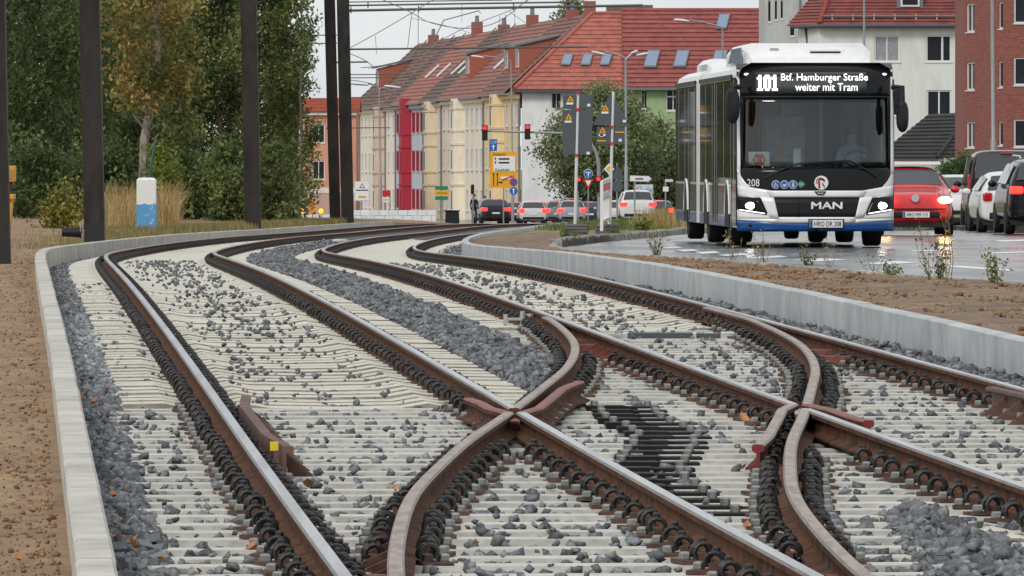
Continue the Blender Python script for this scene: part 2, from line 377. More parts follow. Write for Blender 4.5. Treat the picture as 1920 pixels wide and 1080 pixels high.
# ================================================================== tracks
M_rust = mat('rusty rail web', lin((104, 68, 46)), rough=.85, var=.25, scale=7, bump=.002, bscale=60, col2=lin((60, 42, 32)), mix=(.4, .65), spec=.15)
M_edge = mat('dull rail head edge', lin((112, 100, 92)), rough=.4, metal=.5, var=.2, scale=6, col2=lin((78, 66, 58)), stretch=(6, .6, 6), spec=.3)
M_head = mat('worn rail head', lin((182, 182, 184)), rough=.24, metal=.9, var=.06, scale=.9, col2=lin((124, 118, 114)), mix=(.42, .68), stretch=(9, .3, 9))
M_headb = mat('brown rail head', lin((168, 148, 132)), rough=.42, metal=.6, var=.12, scale=4, col2=lin((118, 92, 76)), mix=(.42, .68), stretch=(5, .8, 5))
M_redrail = mat('red primer steel', lin((138, 78, 70)), rough=.6, var=.15, scale=9, col2=lin((112, 66, 58)))
M_redend = mat('red end paint', lin((120, 34, 42)), rough=.5, var=.1)
M_brown = mat('brown baseplate', lin((92, 62, 50)), rough=.7, var=.25, scale=12, col2=lin((58, 44, 40)))
M_nut = mat('galvanised nut', lin((150, 152, 148)), rough=.45, metal=.6, var=.2, scale=20)
M_clip = mat('black spring steel', (.024, .024, .024), rough=.5, var=.4, scale=14, col2=(.05, .035, .025), mix=(.55, .75))
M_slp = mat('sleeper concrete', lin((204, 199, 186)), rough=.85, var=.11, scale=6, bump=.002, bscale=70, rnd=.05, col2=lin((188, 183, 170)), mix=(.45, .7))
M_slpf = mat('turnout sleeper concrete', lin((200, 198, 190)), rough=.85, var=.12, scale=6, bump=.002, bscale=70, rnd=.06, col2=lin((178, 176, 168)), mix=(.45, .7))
M_side_shade = mat('shade-toned sleeper side', lin((176, 173, 164)), rough=.9, var=.14, scale=8, rnd=.1, col2=lin((150, 147, 139)), mix=(.4, .65))  # darker than the tops: shade of the side faces painted into the colour
M_side2_shade = mat('shade-toned plain side', lin((172, 164, 148)), rough=.9, var=.12, scale=8, rnd=.12, col2=lin((140, 134, 122)), mix=(.4, .65))  # same painted shade for plain sleepers, drawing the dark lines between them
H = .113
PROF = [(-.056, -H), (.056, -H), (.056, -H+.01), (.012, -H+.026), (.0075, -.08), (.0075, -.038), (.027, -.03), (.028, -.01), (.021, -.001), (-.021, -.001), (-.028, -.01), (-.027, -.03), (-.0075, -.038), (-.0075, -.08), (-.012, -H+.026), (-.056, -H+.01)]
def rail(name, parent, path, mats, dz=0.0, endmat=False, org=None):
    """sweep the rail profile along path [(x, y)]; top of rail follows the survey"""
    b = MB(); n = len(PROF); rings = []; ox, oy, oz = org
    for i, (x, y) in enumerate(path):
        a = path[max(0, i-1)]; c = path[min(len(path)-1, i+1)]; dx, dy = c[0]-a[0], c[1]-a[1]; L = math.hypot(dx, dy); nx, ny = dy/L, -dx/L
        z = rz(y)+dz; rings.append([(x+nx*p-ox, y+ny*p-oy, z+q-oz) for p, q in PROF])
    b.loft(rings)
    # head faces use the second material
    nseg = len(path)-1; b.m = []
    for i in range(nseg):
        for j in range(n): b.m.append(1 if j == 8 else (2 if j in (7, 9) else 0))
    b.m += [3, 3] if endmat else [0, 0]
    return b.build(name, mats+[M_edge if mats[1] is not M_redrail else M_redrail]+([M_redend] if endmat else []), parent, smooth=True)
def offs(fn, off, y0, y1, st=.5):
    out = []
    n = max(2, int(abs(y1-y0)/st)+1)
    for i in range(n):
        y = y0+(y1-y0)*i/(n-1); s = slope(fn, y); k = math.sqrt(1+s*s); out.append((float(fn(y))+off*k, y))
    return out
def mk(name, fn, Y, label):
    return empty(name, (float(fn(Y)), Y, rz(Y)-.4), label=label, cat='track')
TRK_L = mk('tram_track', TL, 40, 'left tram track, steel rails on pale concrete sleepers, curving left then right')
TRK_R = mk('tram_track', TR, 40, 'right tram track, steel rails on concrete sleepers beside the grey wall')
TRK_D = mk('crossover_track', TD, 40, 'brown crossover rails linking the right tram track to the left one')
def org(t): return tuple(t.location)
oL, oR, oD = org(TRK_L), org(TRK_R), org(TRK_D)
# frogs: where the crossover cuts the inner rails
YF1 = min(np.arange(36, 44, .05), key=lambda y: abs((TD(y)-G2)-(TL(y)+G2)))
YF2 = min(np.arange(36, 44, .05), key=lambda y: abs((TD(y)+G2)-(TR(y)-G2)))
RM = [M_rust, M_head]; RB = [M_rust, M_headb]
rail('rail', TRK_L, offs(TL, -G2, 17, 272), RM, org=oL)
rail('rail', TRK_L, offs(TL, G2, YF1+.02, 272), RM, org=oL)
rail('rail', TRK_R, offs(TR, G2, 17, 272), RM, org=oR)
rail('rail', TRK_R, offs(TR, -G2, 17, YF2-.05), RM, org=oR)
# near left-track inner rail with the wing bent along the crossover rail
wing = [(x+.115+.05*max(0, (y-(YF1+3.2))), y) for x, y in offs(TD, -G2, YF1+4.2, YF1+.15, .4)]
near = offs(TL, G2, YF1-.55, 17)
rail('wing_rail', TRK_L, wing+near[:1], [M_rust, M_redrail], org=oL, endmat=True); rail('rail', TRK_L, near, RM, org=oL)
# far right-track inner rail with its wing bent along the crossover rail
far = offs(TR, -G2, 272, YF2+.6)
wing2 = [(x-.115-.03*max(0, (YF2-3.6)-y), y) for x, y in offs(TD, G2, YF2-.15, YF2-4.6, .4)]
rail('rail', TRK_R, far, RM, org=oR); rail('wing_rail', TRK_R, far[-1:]+wing2, RB, org=oR, endmat=True)
# crossover rails
dl_far = [(min(x, float(TR(y))-G2-.072), y) for x, y in offs(TD, -G2, 58.2, YF1+.02, .4)]
rail('switch_rail', TRK_D, dl_far, RB, org=oD)
wing3 = [(x-.115-.05*max(0, y-(YF1+.9)), y) for x, y in offs(TL, G2, YF1+1.5, YF1+.15, .3)]
nd = offs(TD, -G2, YF1-.55, 18, .4); rail('wing_rail', TRK_D, wing3+nd[:1], [M_rust, M_redrail], org=oD, endmat=True); rail('rail', TRK_D, nd, RB, org=oD)
dr_far = [(min(x, float(TR(y))+G2-.072), y) for x, y in offs(TD, G2, 61.4, YF2+.6, .4)]
wing4 = [(x+.115+.04*max(0, (YF2-1.2)-y), y) for x, y in offs(TR, -G2, YF2-.15, YF2-1.7, .3)]
rail('switch_rail', TRK_D, dr_far, RB, org=oD); rail('wing_rail', TRK_D, dr_far[-1:]+wing4, [M_rust, M_redrail], org=oD, endmat=True)
rail('rail', TRK_D, offs(TD, G2, YF2-.05, 18, .4), RB, org=oD)
# red primed wing tops and frog blocks
def strip(pts, w, h, z, m, parent, o, name):
    b = MB(); b.loft([[(x-w/2-o[0], y-o[1], rz(y)+z-h-o[2]), (x+w/2-o[0], y-o[1], rz(y)+z-h-o[2]), (x+w/2-o[0], y-o[1], rz(y)+z-o[2]), (x-w/2-o[0], y-o[1], rz(y)+z-o[2])] for x, y in pts]); return b.build(name, m, parent)
b = MB(); x, y = float(TL(YF1))+G2, YF1-.2; b.box((x-oD[0], y-oD[1], rz(y)-.1-oD[2]), (.09, .5, .1)); b.build('frog_block', M_redrail, TRK_D, bevel=.01)
b = MB(); x, y = float(TR(YF2))-G2, YF2+.25; b.box((x-oD[0], y-oD[1], rz(y)-.1-oD[2]), (.09, .5, .1)); b.build('frog_block', M_redrail, TRK_D, bevel=.01)

# ---------------------------------------------------------------- sleepers
def sleeper_flat():
    b = MB(); w, h = .14, .2
    sec = [(-w, -h), (w, -h), (w, -.03), (w-.035, 0), (-w+.035, 0), (-w, -.03)]
    b.loft([[(x, p, q) for p, q in sec] for x in (-.5, .5)]); b.m = [0, 1, 1, 0, 1, 1, 1, 1]; return b.mesh('sleeper', [M_slpf, M_side_shade])
def sleeper_shaped():
    b = MB(); rings = []
    for x, dz, w in [(-1.2, -.02, .12), (-1.16, .012, .14), (-.94, .016, .15), (-.86, .0, .15), (-.58, .0, .15), (-.5, .014, .15), (-.36, -.01, .14), (0, -.016, .135), (.36, -.01, .14), (.5, .014, .15), (.58, .0, .15), (.86, .0, .15), (.94, .016, .15), (1.16, .012, .14), (1.2, -.02, .12)]:
        w -= .012; rings.append([(x, -w, -.2), (x, w, -.2), (x, w-.004, dz-.006), (x, w-.02, dz), (x, -w+.02, dz), (x, -w+.004, dz-.006)])
    b.loft(rings); b.m = [1 if j in (1, 5) else 0 for i in range(len(rings)-1) for j in range(6)]+[1, 1]; return b.mesh('sleeper', [M_slp, M_side2_shade])
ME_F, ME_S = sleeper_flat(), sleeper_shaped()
SLZ = -H-.02                      # sleeper top below the rail top
def fastening_mesh(lod=0):
    """spring clip standing beside the rail foot (+x side) with plate and nut"""
    b = MB(); b.mi = 0
    b.box((.118, 0, .008), (.11, .15, .016)); b.mi = 1
    if lod == 0:
        b.lathe([(.02, .016), (.021, .02), (.021, .036), (.016, .042)], 6, (.146, 0, 0)); b.mi = 0
        b.box((.09, 0, .026), (.03, .08, .024)); b.mi = 2
        ring = []
        for k in range(9):
            a = math.radians(-35+250*k/8); ring.append((.09+.031*math.cos(a), -.02, .042+.031*math.sin(a)))
        b.tube(ring, .009, 5); b.tube([(p[0], .025, p[2]) for p in ring], .009, 5)
        b.lathe([(.014, .07), (.014, .088), (.008, .094)], 6, (.09, 0, 0))
    else:
        b.box((.225, 0, .03), (.045, .045, .028)); b.mi = 2
        ring = [(.105+.05*math.cos(a), 0, .055+.045*math.sin(a)) for a in [math.radians(-30+240*k/5) for k in range(6)]]
        b.tube(ring, .018, 4)
    return b
ME_FA = fastening_mesh(0).mesh('rail_fastening', [M_brown, M_nut, M_clip])
def fastening_shaped(lod):
    b = MB(); b.mi = 0; b.box((.092, 0, .012), (.06, .12, .024)); b.mi = 1
    ring = []
    n = 8 if lod == 0 else 5
    for k in range(n+1):
        a = math.radians(-35+250*k/n); ring.append((.092+.034*math.cos(a), -.02, .045+.033*math.sin(a)))
    if lod == 0:
        b.tube(ring, .0095, 5); b.tube([(p[0], .03, p[2]) for p in ring], .0095, 5); b.lathe([(.014, .072), (.014, .092), (.008, .098)], 6, (.092, 0, 0))
    else:
        b.tube([(p[0], .0, p[2]) for p in ring], .014, 4); b.box((.092, 0, .08), (.026, .026, .024))
    return b
ME_FS = fastening_shaped(0).mesh('rail_fastening', [M_brown, M_clip])
SLEEP = []                        # (y, x0, x1, angle, kind) kept for the ballast
FAR = {'L': MB(), 'R': MB()}
def add_fast(sl, xr, y, ang, shaped, sides=(1, -1)):
    """clips of the rail at world x xr on sleeper object sl"""
    for s in sides:
        o = bpy.data.objects.new('rail_fastening', ME_FS if shaped else ME_FA); COL.objects.link(o); o.parent = sl
        loc = sl.matrix_basis.inverted() @ Vector((xr, y, rz(y)+SLZ)) if False else None
        dx = (xr-sl['wx'])/math.cos(ang); sc = sl.scale.x
        o.location = (dx/sc, 0, .0); o.scale = (1/sc, 1, 1); o.rotation_euler = (random.uniform(-.05, .05), random.uniform(-.06, .06), (0 if s > 0 else math.pi)+random.uniform(-.12, .12))
def put_sleeper(trk, x0, x1, y, ang, shaped, xm=None):
    o = org(trk); xm = (x0+x1)/2 if xm is None else xm
    zz_ = rz(y)+SLZ+random.uniform(-.004, .004)
    sl = inst('sleeper', ME_S if shaped else ME_F, trk, (xm-o[0], y-o[1], zz_-o[2]), (0, 0, ang+random.uniform(-.004, .004)), (1 if shaped else (x1-x0)/math.cos(ang), 1, 1))
    SLEEP.append((y, x0, x1, ang, shaped)); sl['wx'] = xm; return sl
nfast = {'L': 0, 'R': 0, 'D': 0}
BL = fastening_shaped(1)
def far_fast(key, trk, xr, y, ang):
    F = FAR[key]; o = org(trk); ca, sa = math.cos(ang), math.sin(ang); k = len(F.v)
    for s in (1, -1):
        k = len(F.v)
        F.v += [(xr-o[0]+s*(px*ca-py*sa), y-o[1]+s*(px*sa+py*ca), rz(y)+SLZ-o[2]+pz) for px, py, pz in BL.v]
        F.f += [tuple(i+k for i in f) for f in BL.f]; F.m += BL.m
SP = .6
y = 17.4
while y < 250:
    sl_, sr_ = slope(TL, y), slope(TR, y); aL, aR = -math.atan(sl_), -math.atan(sr_)
    xl, xr, xd = float(TL(y)), float(TR(y)), float(TD(y)) if y < 61 else None
    # left track
    if y < 43.4:
        if y < 30.6: x1 = xd+G2+.5
        elif y < 46.0: x1 = .67
        ex = random.uniform(-.05, .04)
        S = put_sleeper(TRK_L, xl-G2-.53+ex, x1-.004, y, aL, False)
        def yat(x): return y+(x-S['wx'])*math.tan(aL)
        rails = [('L', xl-G2, 'c'), ('L', xl+G2, 'c')]
        dl, dr = xd-G2, xd+G2
        if abs(dl-(xl+G2)) < .3: rails = [('L', xl-G2, 'c'), ('L', min(dl, xl+G2), 'l'), ('L', max(dl, xl+G2), 'r')]
        elif dl < x1 and y > 18: 
            if dl-(xl-G2) > .3: rails.append(('D', dl, 'c'))
        if y < 30.6 and dr-(xl+G2) > .3: rails.append(('D', dr, 'c'))
        for key, x, md in rails:
            if y < 60: add_fast(S, x, y, aL, False, (1, -1) if md == 'c' else ((-1,) if md == 'l' else (1,)))
    elif y < 186:
        S = put_sleeper(TRK_L, xl-1.2, xl+1.2, y, aL, True)
        for x in (xl-G2, xl+G2):
            if y < 70: add_fast(S, x, y, aL, True)
            elif y < 186: far_fast('L', TRK_L, x, y, aL)
        if 43.4 <= y < 46.2: pass
    # right track
    if y < 30.6:
        if y > 26 - 8: S = put_sleeper(TRK_R, xr-1.2, xr+1.2, y, aR, True)
        if y > 26: add_fast(S, xr-G2, y, aR, True)
    elif y < 59.6:
        if y < 43.4: x0 = .674
        elif y < 47: x0 = xd-G2-.42
        elif y < 58: x0 = min(xd-G2, xr-G2)-.42
        else: x0 = xr-1.2
        S = put_sleeper(TRK_R, x0, xr+G2+.5+random.uniform(-.05, .05), y, aR, False)
        dl, dr = xd-G2, xd+G2; r3, r4 = xr-G2, xr+G2
        L_ = []
        for x, md in ((r3, 3), (r4, 4), (dl, 1), (dr, 2)):
            if x < x0+.12: continue
            L_.append(x)
        L_.sort(); used = [False]*len(L_)
        for i, x in enumerate(L_):
            sides = []
            if i == 0 or x-L_[i-1] > .34: sides.append(-1)
            if i == len(L_)-1 or L_[i+1]-x > .34: sides.append(1)
            if sides: add_fast(S, x, y, aR, False, sides)
    elif y < 186:
        S = put_sleeper(TRK_R, xr-1.2, xr+1.2, y, aR, True)
        for x in (xr-G2, xr+G2):
            if y < 78: add_fast(S, x, y, aR, True)
            elif y < 186: far_fast('R', TRK_R, x, y, aR)
    y += SP
for key, trk in (('L', TRK_L), ('R', TRK_R)):
    FAR[key].build('far_fastenings', [M_brown, M_clip], trk, kind='stuff')
# ---------------------------------------------------------------- dark couplings that join left and right turnout sleepers
M_coup = mat('dark steel coupling', lin((30, 31, 30)), rough=.7, var=.2, scale=10, spec=.2)
b = MB(); b.mi = 0; b.box((-.115, -.02, .013), (.26, .2, .03)); b.box((.115, -.02, .011), (.26, .17, .026)); b.mi = 1
for x in (-.19, .17): b.lathe([(.026, .02), (.026, .05), (.018, .057)], 6, (x, 0, 0))
ME_C = b.mesh('sleeper_coupling', [M_coup, M_nut])
y = 17.4
while y < 43.4:
    if y > 30.7:
        xm = float(np.interp(y, [31.3, 33.4, 34.6, 36.6, 39, 40.5, 41.6, 43.4], [.735, .63, .577, .67, .77, .70, .63, .60])); a = -math.atan(slope(TL, y)); sk = .0
        inst('sleeper_coupling', ME_C, TRK_D, (xm+random.uniform(-.012, .012)-oD[0]-sk, y-oD[1], rz(y)+SLZ-.01-oD[2]), (0, 0, a), (.8, 1, 1))
    y += SP
# ---------------------------------------------------------------- guard rails with ribbed supports
M_guard = mat('rusty guard plate', lin((92, 62, 52)), rough=.7, var=.25, scale=6, col2=lin((120, 96, 88)), mix=(.5, .7))
def guard(trk, fn, off, sgn, y0, y1, rib, label):
    """check rail beside the rail at fn+off, on side sgn, from y0 (near) to y1 (far)"""
    o = org(trk); g = empty('guard_rail', (float(fn(y0))+off-o[0], y0-o[1], rz(y0)-.15-o[2]), parent=trk); g['label'] = label
    gx, gy, gz = float(fn(y0))+off, y0, rz(y0)-.15
    b = MB(); rings = []
    n = 14
    for i in range(n+1):
        yy = y0+(y1-y0)*i/n; fl = .05*max(0, (i-(n-3))/3)+.05*max(0, (3-i)/3); x = float(fn(yy))+off+sgn*(.085+fl); z = rz(yy)
        rings.append([(x-gx, yy-gy, z-.12-gz), (x+sgn*.016-gx, yy-gy, z-.12-gz), (x+sgn*.016-gx, yy-gy, z-.02-gz), (x+sgn*.05-gx, yy-gy, z-.012-gz), (x+sgn*.048-gx, yy-gy, z+.004-gz), (x-gx, yy-gy, z+.008-gz)])
    b.loft(rings); b.build('check_plate', M_guard, g)
    yy = y0+.25
    while yy < y1-.2:
        x = float(fn(yy))+off+sgn*.105; z = rz(yy)
        bb = MB(); bb.prism([(x-gx, yy-gy, z-.03-gz), (x+sgn*.04-gx, yy-gy, z-.03-gz), (x+sgn*.2-gx, yy-gy, z-.15-gz), (x-gx, yy-gy, z-.15-gz)], (0, .018, 0)); bb.build('rib', M_guard, g)
        bb = MB(); bb.box((x+sgn*.13-gx, yy-gy+.05, z-.155-gz), (.3, .12, .012)); bb.build('foot_plate', M_brown, g)
        yy += rib
    return g
guard(TRK_L, TL, -G2, 1, 34.6, 41.2, .6, 'rusty guard rail with ribs beside the leftmost rail')
guard(TRK_R, TR, G2, -1, 33.4, 42.6, .6, 'rusty ribbed guard rail at the right edge beside the outer rail')
bb = MB(); p = on(514, 836, RAILZ, .03); bb.box((p.x-oL[0], p.y-oL[1], p.z-oL[2]), (.034, .06, .036)); bb.build('yellow_tape', mat('yellow tape', lin((222, 196, 40)), rough=.5), TRK_L)
# ribbed braces where the switch blade leaves the rail
for (fn, off, sgn, ya, yb) in ((TR, -G2, -1, 48.6, 54.0), (TD, -G2, -1, 23.0, 28.0)):
    yy = ya
    while yy < yb:
        x = float(fn(yy))+off+sgn*.03; z = rz(yy); t, o = (TRK_R, oR) if fn is TR else (TRK_D, oD)
        bb = MB(); bb.prism([(x-o[0], yy-o[1], z-.06-o[2]), (x+sgn*.22-o[0], yy-.12-o[1], z-.155-o[2]), (x-o[0], yy-o[1], z-.155-o[2])], (0, .03, 0)); bb.build('brace', M_redrail if yy > 30 else M_guard, t)
        yy += .6
# spacer bars and the point-machine rod
def bar(trk, p, q, w, h, m, name, parent=None):
    o = org(trk); b = MB(); p, q = Vector(p), Vector(q); d = (q-p).normalized(); s = Vector((-d.y, d.x, 0)); u = Vector((0, 0, 1)); O = Vector(o)
    b.loft([[r-s*w/2-u*h/2-O, r+s*w/2-u*h/2-O, r+s*w/2+u*h/2-O, r-s*w/2+u*h/2-O] for r in (p, q)]); return b.build(name, m, parent or trk, bevel=.004)
def rp(fn, off, y, dz): return (float(fn(y))+off, y, rz(y)+dz)
for y_ in (24.6, 25.9): bar(TRK_D, rp(TL, -G2, y_, -.1), rp(TD, -G2, y_, -.1), .06, .05, M_redrail, 'spacer_bar'); bar(TRK_D, rp(TL, G2, y_, -.1), rp(TD, G2, y_, -.1), .06, .05, M_redrail, 'spacer_bar')
for y_ in (53.6, 54.8): bar(TRK_D, rp(TD, -G2, y_, -.1), rp(TR, -G2, y_, -.1), .06, .05, M_redrail, 'spacer_bar')
for y_ in (51.0, 52.4): bar(TRK_D, rp(TD, G2, y_, -.1), rp(TR, G2, y_, -.1), .06, .05, M_redrail, 'spacer_bar')
ROD = empty('point_rod', (float(TR(57.2)), 57.2, rz(57.2)-.12), label='dark grey square point rod with pale ends between the right track rails', cat='rod')
oo = tuple(ROD.location)
M_rod = mat('dark rod steel', lin((66, 76, 80)), rough=.5, var=.15, scale=14); M_zinc = mat('zinc fitting', lin((190, 192, 190)), rough=.4, metal=.5, var=.1)
def rodbar(x0, x1, w, h, m, name):
    b = MB(); b.box(((x0+x1)/2, -.05*((x0+x1)/2), 0), (x1-x0, w, h), -.05); return b.build(name, m, ROD, bevel=.006)
rodbar(-.64, -.28, .07, .045, mat('rod tube', lin((168, 168, 160)), rough=.5, metal=.3), 'rod_tube'); rodbar(-.3, -.26, .1, .06, M_zinc, 'collar'); rodbar(-.26, .2, .1, .06, M_rod, 'housing'); rodbar(.2, .23, .11, .065, M_zinc, 'collar'); rodbar(.23, .4, .07, .05, M_rod, 'rod_tube'); rodbar(.4, .5, .12, .07, M_zinc, 'clamp')
CL = empty('rail_clamp', on(970, 606, RAILZ, -.1), label='small shiny metal clamp lying left of the inner right-track rail', cat='clamp')
b = MB(); b.box((0, 0, .03), (.2, .04, .02)); b.box((-.09, 0, .02), (.03, .05, .09)); b.build('bracket', M_zinc, CL); b = MB(); b.lathe([(.02, -.02), (.02, .09)], 8, (.04, 0, 0)); b.build('bolt', M_zinc, CL); b = MB(); b.lathe([(.035, .05), (.035, .07)], 8, (.1, 0, 0)); b.build('nut', M_zinc, CL)
# ---------------------------------------------------------------- ballast stones
CUBE = np.array([(-1, -1, -1), (1, -1, -1), (1, 1, -1), (-1, 1, -1), (-1, -1, 1), (1, -1, 1), (1, 1, 1), (-1, 1, 1)], float)*.5
CF = np.array([(0, 3, 2), (0, 2, 1), (4, 5, 6), (4, 6, 7), (0, 1, 5), (0, 5, 4), (1, 2, 6), (1, 6, 5), (2, 3, 7), (2, 7, 6), (3, 0, 4), (3, 4, 7)])
def stone_shapes(n):
    q = RNG.normal(size=(n, 4)); q /= np.linalg.norm(q, axis=1)[:, None]; w, x, y, z = q.T
    Rm = np.stack([1-2*(y*y+z*z), 2*(x*y-z*w), 2*(x*z+y*w), 2*(x*y+z*w), 1-2*(x*x+z*z), 2*(y*z-x*w), 2*(x*z-y*w), 2*(y*z+x*w), 1-2*(x*x+y*y)], 1).reshape(n, 3, 3)
    V = CUBE[None]*(1+RNG.uniform(-.45, .3, (n, 8, 3)))*np.stack([np.ones(n), RNG.uniform(.6, 1, n), RNG.uniform(.4, .75, n)], 1)[:, None, :]
    V[:, 4:6, :2] *= RNG.uniform(.3, 1, (n, 1, 1)); V = np.einsum('nij,nkj->nki', Rm, V); V[:, :, 2] *= .8
    return V
M_st = mat('ballast stone', lin((132, 133, 134)), rough=.85, var=.25, scale=25, bump=.004, bscale=90, tint=True, col2=lin((88, 91, 97)), mix=(.4, .6))
M_sto = mat('single ballast stone', lin((112, 114, 116)), rough=.85, var=.25, scale=25, bump=.004, bscale=90, rnd=.35)
SY = np.array([s[0] for s in SLEEP])
def gap_phase(y, x):
    """distance (along y) to the nearest sleeper line; turnout and plain sleepers share the same pitch"""
    k = (y-17.4)/SP; return (k-np.round(k))*SP
P = []
def scat(n, y0, y1, fx, size, fz, onlygap=0, power=1.0):
    y = y0+(y1-y0)*RNG.random(n)**power; t = RNG.random(n); x = fx(y, t); z = fz(y, t)
    if onlygap:
        tl, tr = TL(y), TR(y); sl = np.where(np.abs(x-tl) < np.abs(x-tr), (x-tl)*.06, (x-tr)*.06)
        g = np.abs(gap_phase(y-sl, x)); keep = g > onlygap; x, y, z = x[keep], y[keep], z[keep]
    P.append(np.stack([x, y, z, size*(.6+.9*RNG.random(len(x))**1.5)], 1))
lw = lambda y: TL(y)-G2-.77+.06
rw = lambda y: TR(y)+G2+.86-.06
RZ = RAILZ
# strip beside the left wall
for (a, c, n) in ((19, 44, 3400), (44, 80, 3800), (80, 150, 3000)):
    scat(n, a, c, lambda y, t: lw(y)+t**.9*np.where(y < 43, .24, .27), .05, lambda y, t: RZ(y)+SLZ-.03+.05*(1-t)*np.clip((90-y)/20, -.8, 1)+RNG.normal(0, .012, len(y)), power=1.3)
# strip between the tracks
for (a, c, n) in ((43.5, 66, 5200), (66, 100, 4200), (100, 165, 3000)):
    scat(n, a, c, lambda y, t: TL(y)+1.18+t*(np.maximum(TR(y)-1.18-TL(y)-1.18, .1)), .05, lambda y, t: RZ(y)+SLZ-.0+.05*np.sin(np.pi*t)+RNG.normal(0, .015, len(y)), power=1.3)
# strip beside the right wall
for (a, c, n) in ((30, 60, 5000), (60, 120, 3000), (120, 170, 900)):
    scat(n, a, c, lambda y, t: rw(y)-t*.42, .05, lambda y, t: RZ(y)+SLZ-.05+.03*t+RNG.normal(0, .016, len(y)), power=1.3)
# gaps between sleepers
for fn, a, c, n in ((TL, 19, 43.4, 8500), (TL, 43.4, 75, 5000), (TL, 75, 120, 2500), (TR, 30, 60, 8500), (TR, 60, 110, 4000)):
    scat(n, a, c, (lambda fn: lambda y, t: fn(y)-1.25+t*2.5)(fn), .04, lambda y, t: RZ(y)+SLZ-np.where(y < np.where(fn is TL, 43.4, 59), .021, .045)+RNG.normal(0, .011, len(y)), onlygap=.155, power=1.3)
scat(3600, 19, 31, lambda y, t: TL(y)+1.1+t*1.0, .045, lambda y, t: RZ(y)+SLZ-.018+RNG.normal(0, .009, len(y)), onlygap=.16)
# corner between the two near tracks
scat(1700, 22, 31.5, lambda y, t: TD(y)+G2+.36+t*np.maximum(.1, TR(y)-.98-TD(y)-G2-.36), .048, lambda y, t: RZ(y)+SLZ-.02+.03*np.sin(np.pi*t)+RNG.normal(0, .015, len(y)))
scat(500, 22, 31.5, lambda y, t: TR(y)-1.2+t*.6, .05, lambda y, t: RZ(y)+SLZ-.03+RNG.normal(0, .012, len(y)), onlygap=.14)
# loose stones lying on the sleepers
def loose(n, a, c, fn, x0, x1, size=.05, power=1.0, mid=False):
    scat(n, a, c, lambda y, t: fn(y)+x0+(x1-x0)*(t if not mid else (.5+.5*np.sign(t-.5)*np.abs(2*t-1)**1.6)), size, lambda y, t: RZ(y)+SLZ+.008+RNG.normal(0, .004, len(y)), power=power)
loose(560, 58, 112, TL, -.5, .5, .034, mid=True); loose(190, 43.5, 62, TL, -.5, .5, .03); loose(560, 60, 105, TR, -.55, .5, .034, mid=True); loose(160, 47, 60, TR, -.4, .5, .034); loose(100, 26, 43, TL, -.55, .55, .034); loose(70, 26, 42, TL, -1.2, -.85, .034); loose(80, 33, 46, TR, -.5, .5, .034); loose(50, 25, 36, TD, -.5, .5, .042); loose(180, 44, 80, TL, -1.2, -.85, .028)
A = np.concatenate(P)
# keep stones off the rails
keep = np.ones(len(A), bool)
for fn, off in ((TL, -G2), (TL, G2), (TR, -G2), (TR, G2)): keep &= np.abs(A[:, 0]-(fn(A[:, 1])+off)) > .1
m = A[:, 1] < 60
for off in (-G2, G2): keep &= ~(m & (np.abs(A[:, 0]-(TD(A[:, 1])+off)) < .1))
keep &= ~((A[:, 1] > 43) & (A[:, 1] < 58.5) & (A[:, 0] > TD(A[:, 1])-G2-.14) & (A[:, 0] < TR(A[:, 1])-G2) & (A[:, 2] > RZ(A[:, 1])+SLZ-.008) & (A[:, 0] < TL(A[:, 1])+1.9))
A = A[keep]
score = A[:, 3]/A[:, 1]*(A[:, 1] > 24.3)*(np.abs(A[:, 0]/A[:, 1]) < .064); top = np.argsort(-score)[:300]
SINGLE = [stone_shapes(1)[0] for _ in range(14)]; SM = []
for V in SINGLE:
    b = MB(); b.add([tuple(v) for v in V], [tuple(f) for f in CF]); SM.append(b.mesh('ballast_stone', M_sto))
for i in top:
    x, y, z, s = A[i]; inst('ballast_stone', random.choice(SM), BED, (x, y, z), (0, 0, random.uniform(0, 6.28)), (s, s, s))
rest = np.delete(A, top, 0); V = stone_shapes(len(rest))*rest[:, 3][:, None, None]+rest[:, None, :3]
F = (CF[None]+(np.arange(len(rest))*8)[:, None, None]).reshape(-1, 3); dust = 1+.75*np.clip(1-np.abs(rest[:, 1]-56)/16, 0, 1)*(rest[:, 0] < TL(rest[:, 1])-.9); tn = np.repeat(RNG.uniform(.55, 1.5, len(rest))*dust, 12)
o = inst('ballast_gravel', np_mesh('ballast_gravel', V.reshape(-1, 3), F, M_st, tint=tn)); tag(o, 'grey crushed stone ballast filling the strips beside and between the tracks', 'ballast', kind='stuff')
# ================================================================== bus
prep_text(['101', 'Btf. Hamburger Straße', 'weiter mit Tram', '208', 'MAN', 'HRO DR 208', 'E1', 'HRO MM 115', 'U 29', 'W', 'Stralsund', 'Zentrum', 'Kunsthalle', 'V', 'CNG', 'Umleitung'])
M_bw = mat('bus white paint', (.82, .82, .81), rough=.25, var=.06, scale=1.5, coat=.5)
M_bb = mat('bus black mask', (.008, .0085, .01), rough=.15, var=.05, spec=.25)
M_bblue = mat('bus blue paint', lin((22, 78, 146)), rough=.25, var=.04, coat=.5)
M_rub = mat('black rubber', (.012, .012, .013), rough=.8, var=.2)
M_plast = mat('dark plastic', (.014, .015, .016), rough=.5, var=.1, spec=.25)
M_tyre = mat('tyre', (.013, .013, .014), rough=.85, var=.2, scale=20)
M_rim = mat('wheel rim', (.45, .46, .47), rough=.35, metal=.7)
M_led = emat('white led', (1, 1, 1), 1.3)
M_lamp = emat('headlamp light', (1, .97, .9), 14.0)
M_drl = emat('daytime light', (1, .95, .85), 2.0)
M_wsh = glass('windscreen glass', (.76, .8, .81), .02, .9)
M_sgl = mat('tinted side glass', (.012, .014, .016), rough=.05, var=.1, spec=.4)
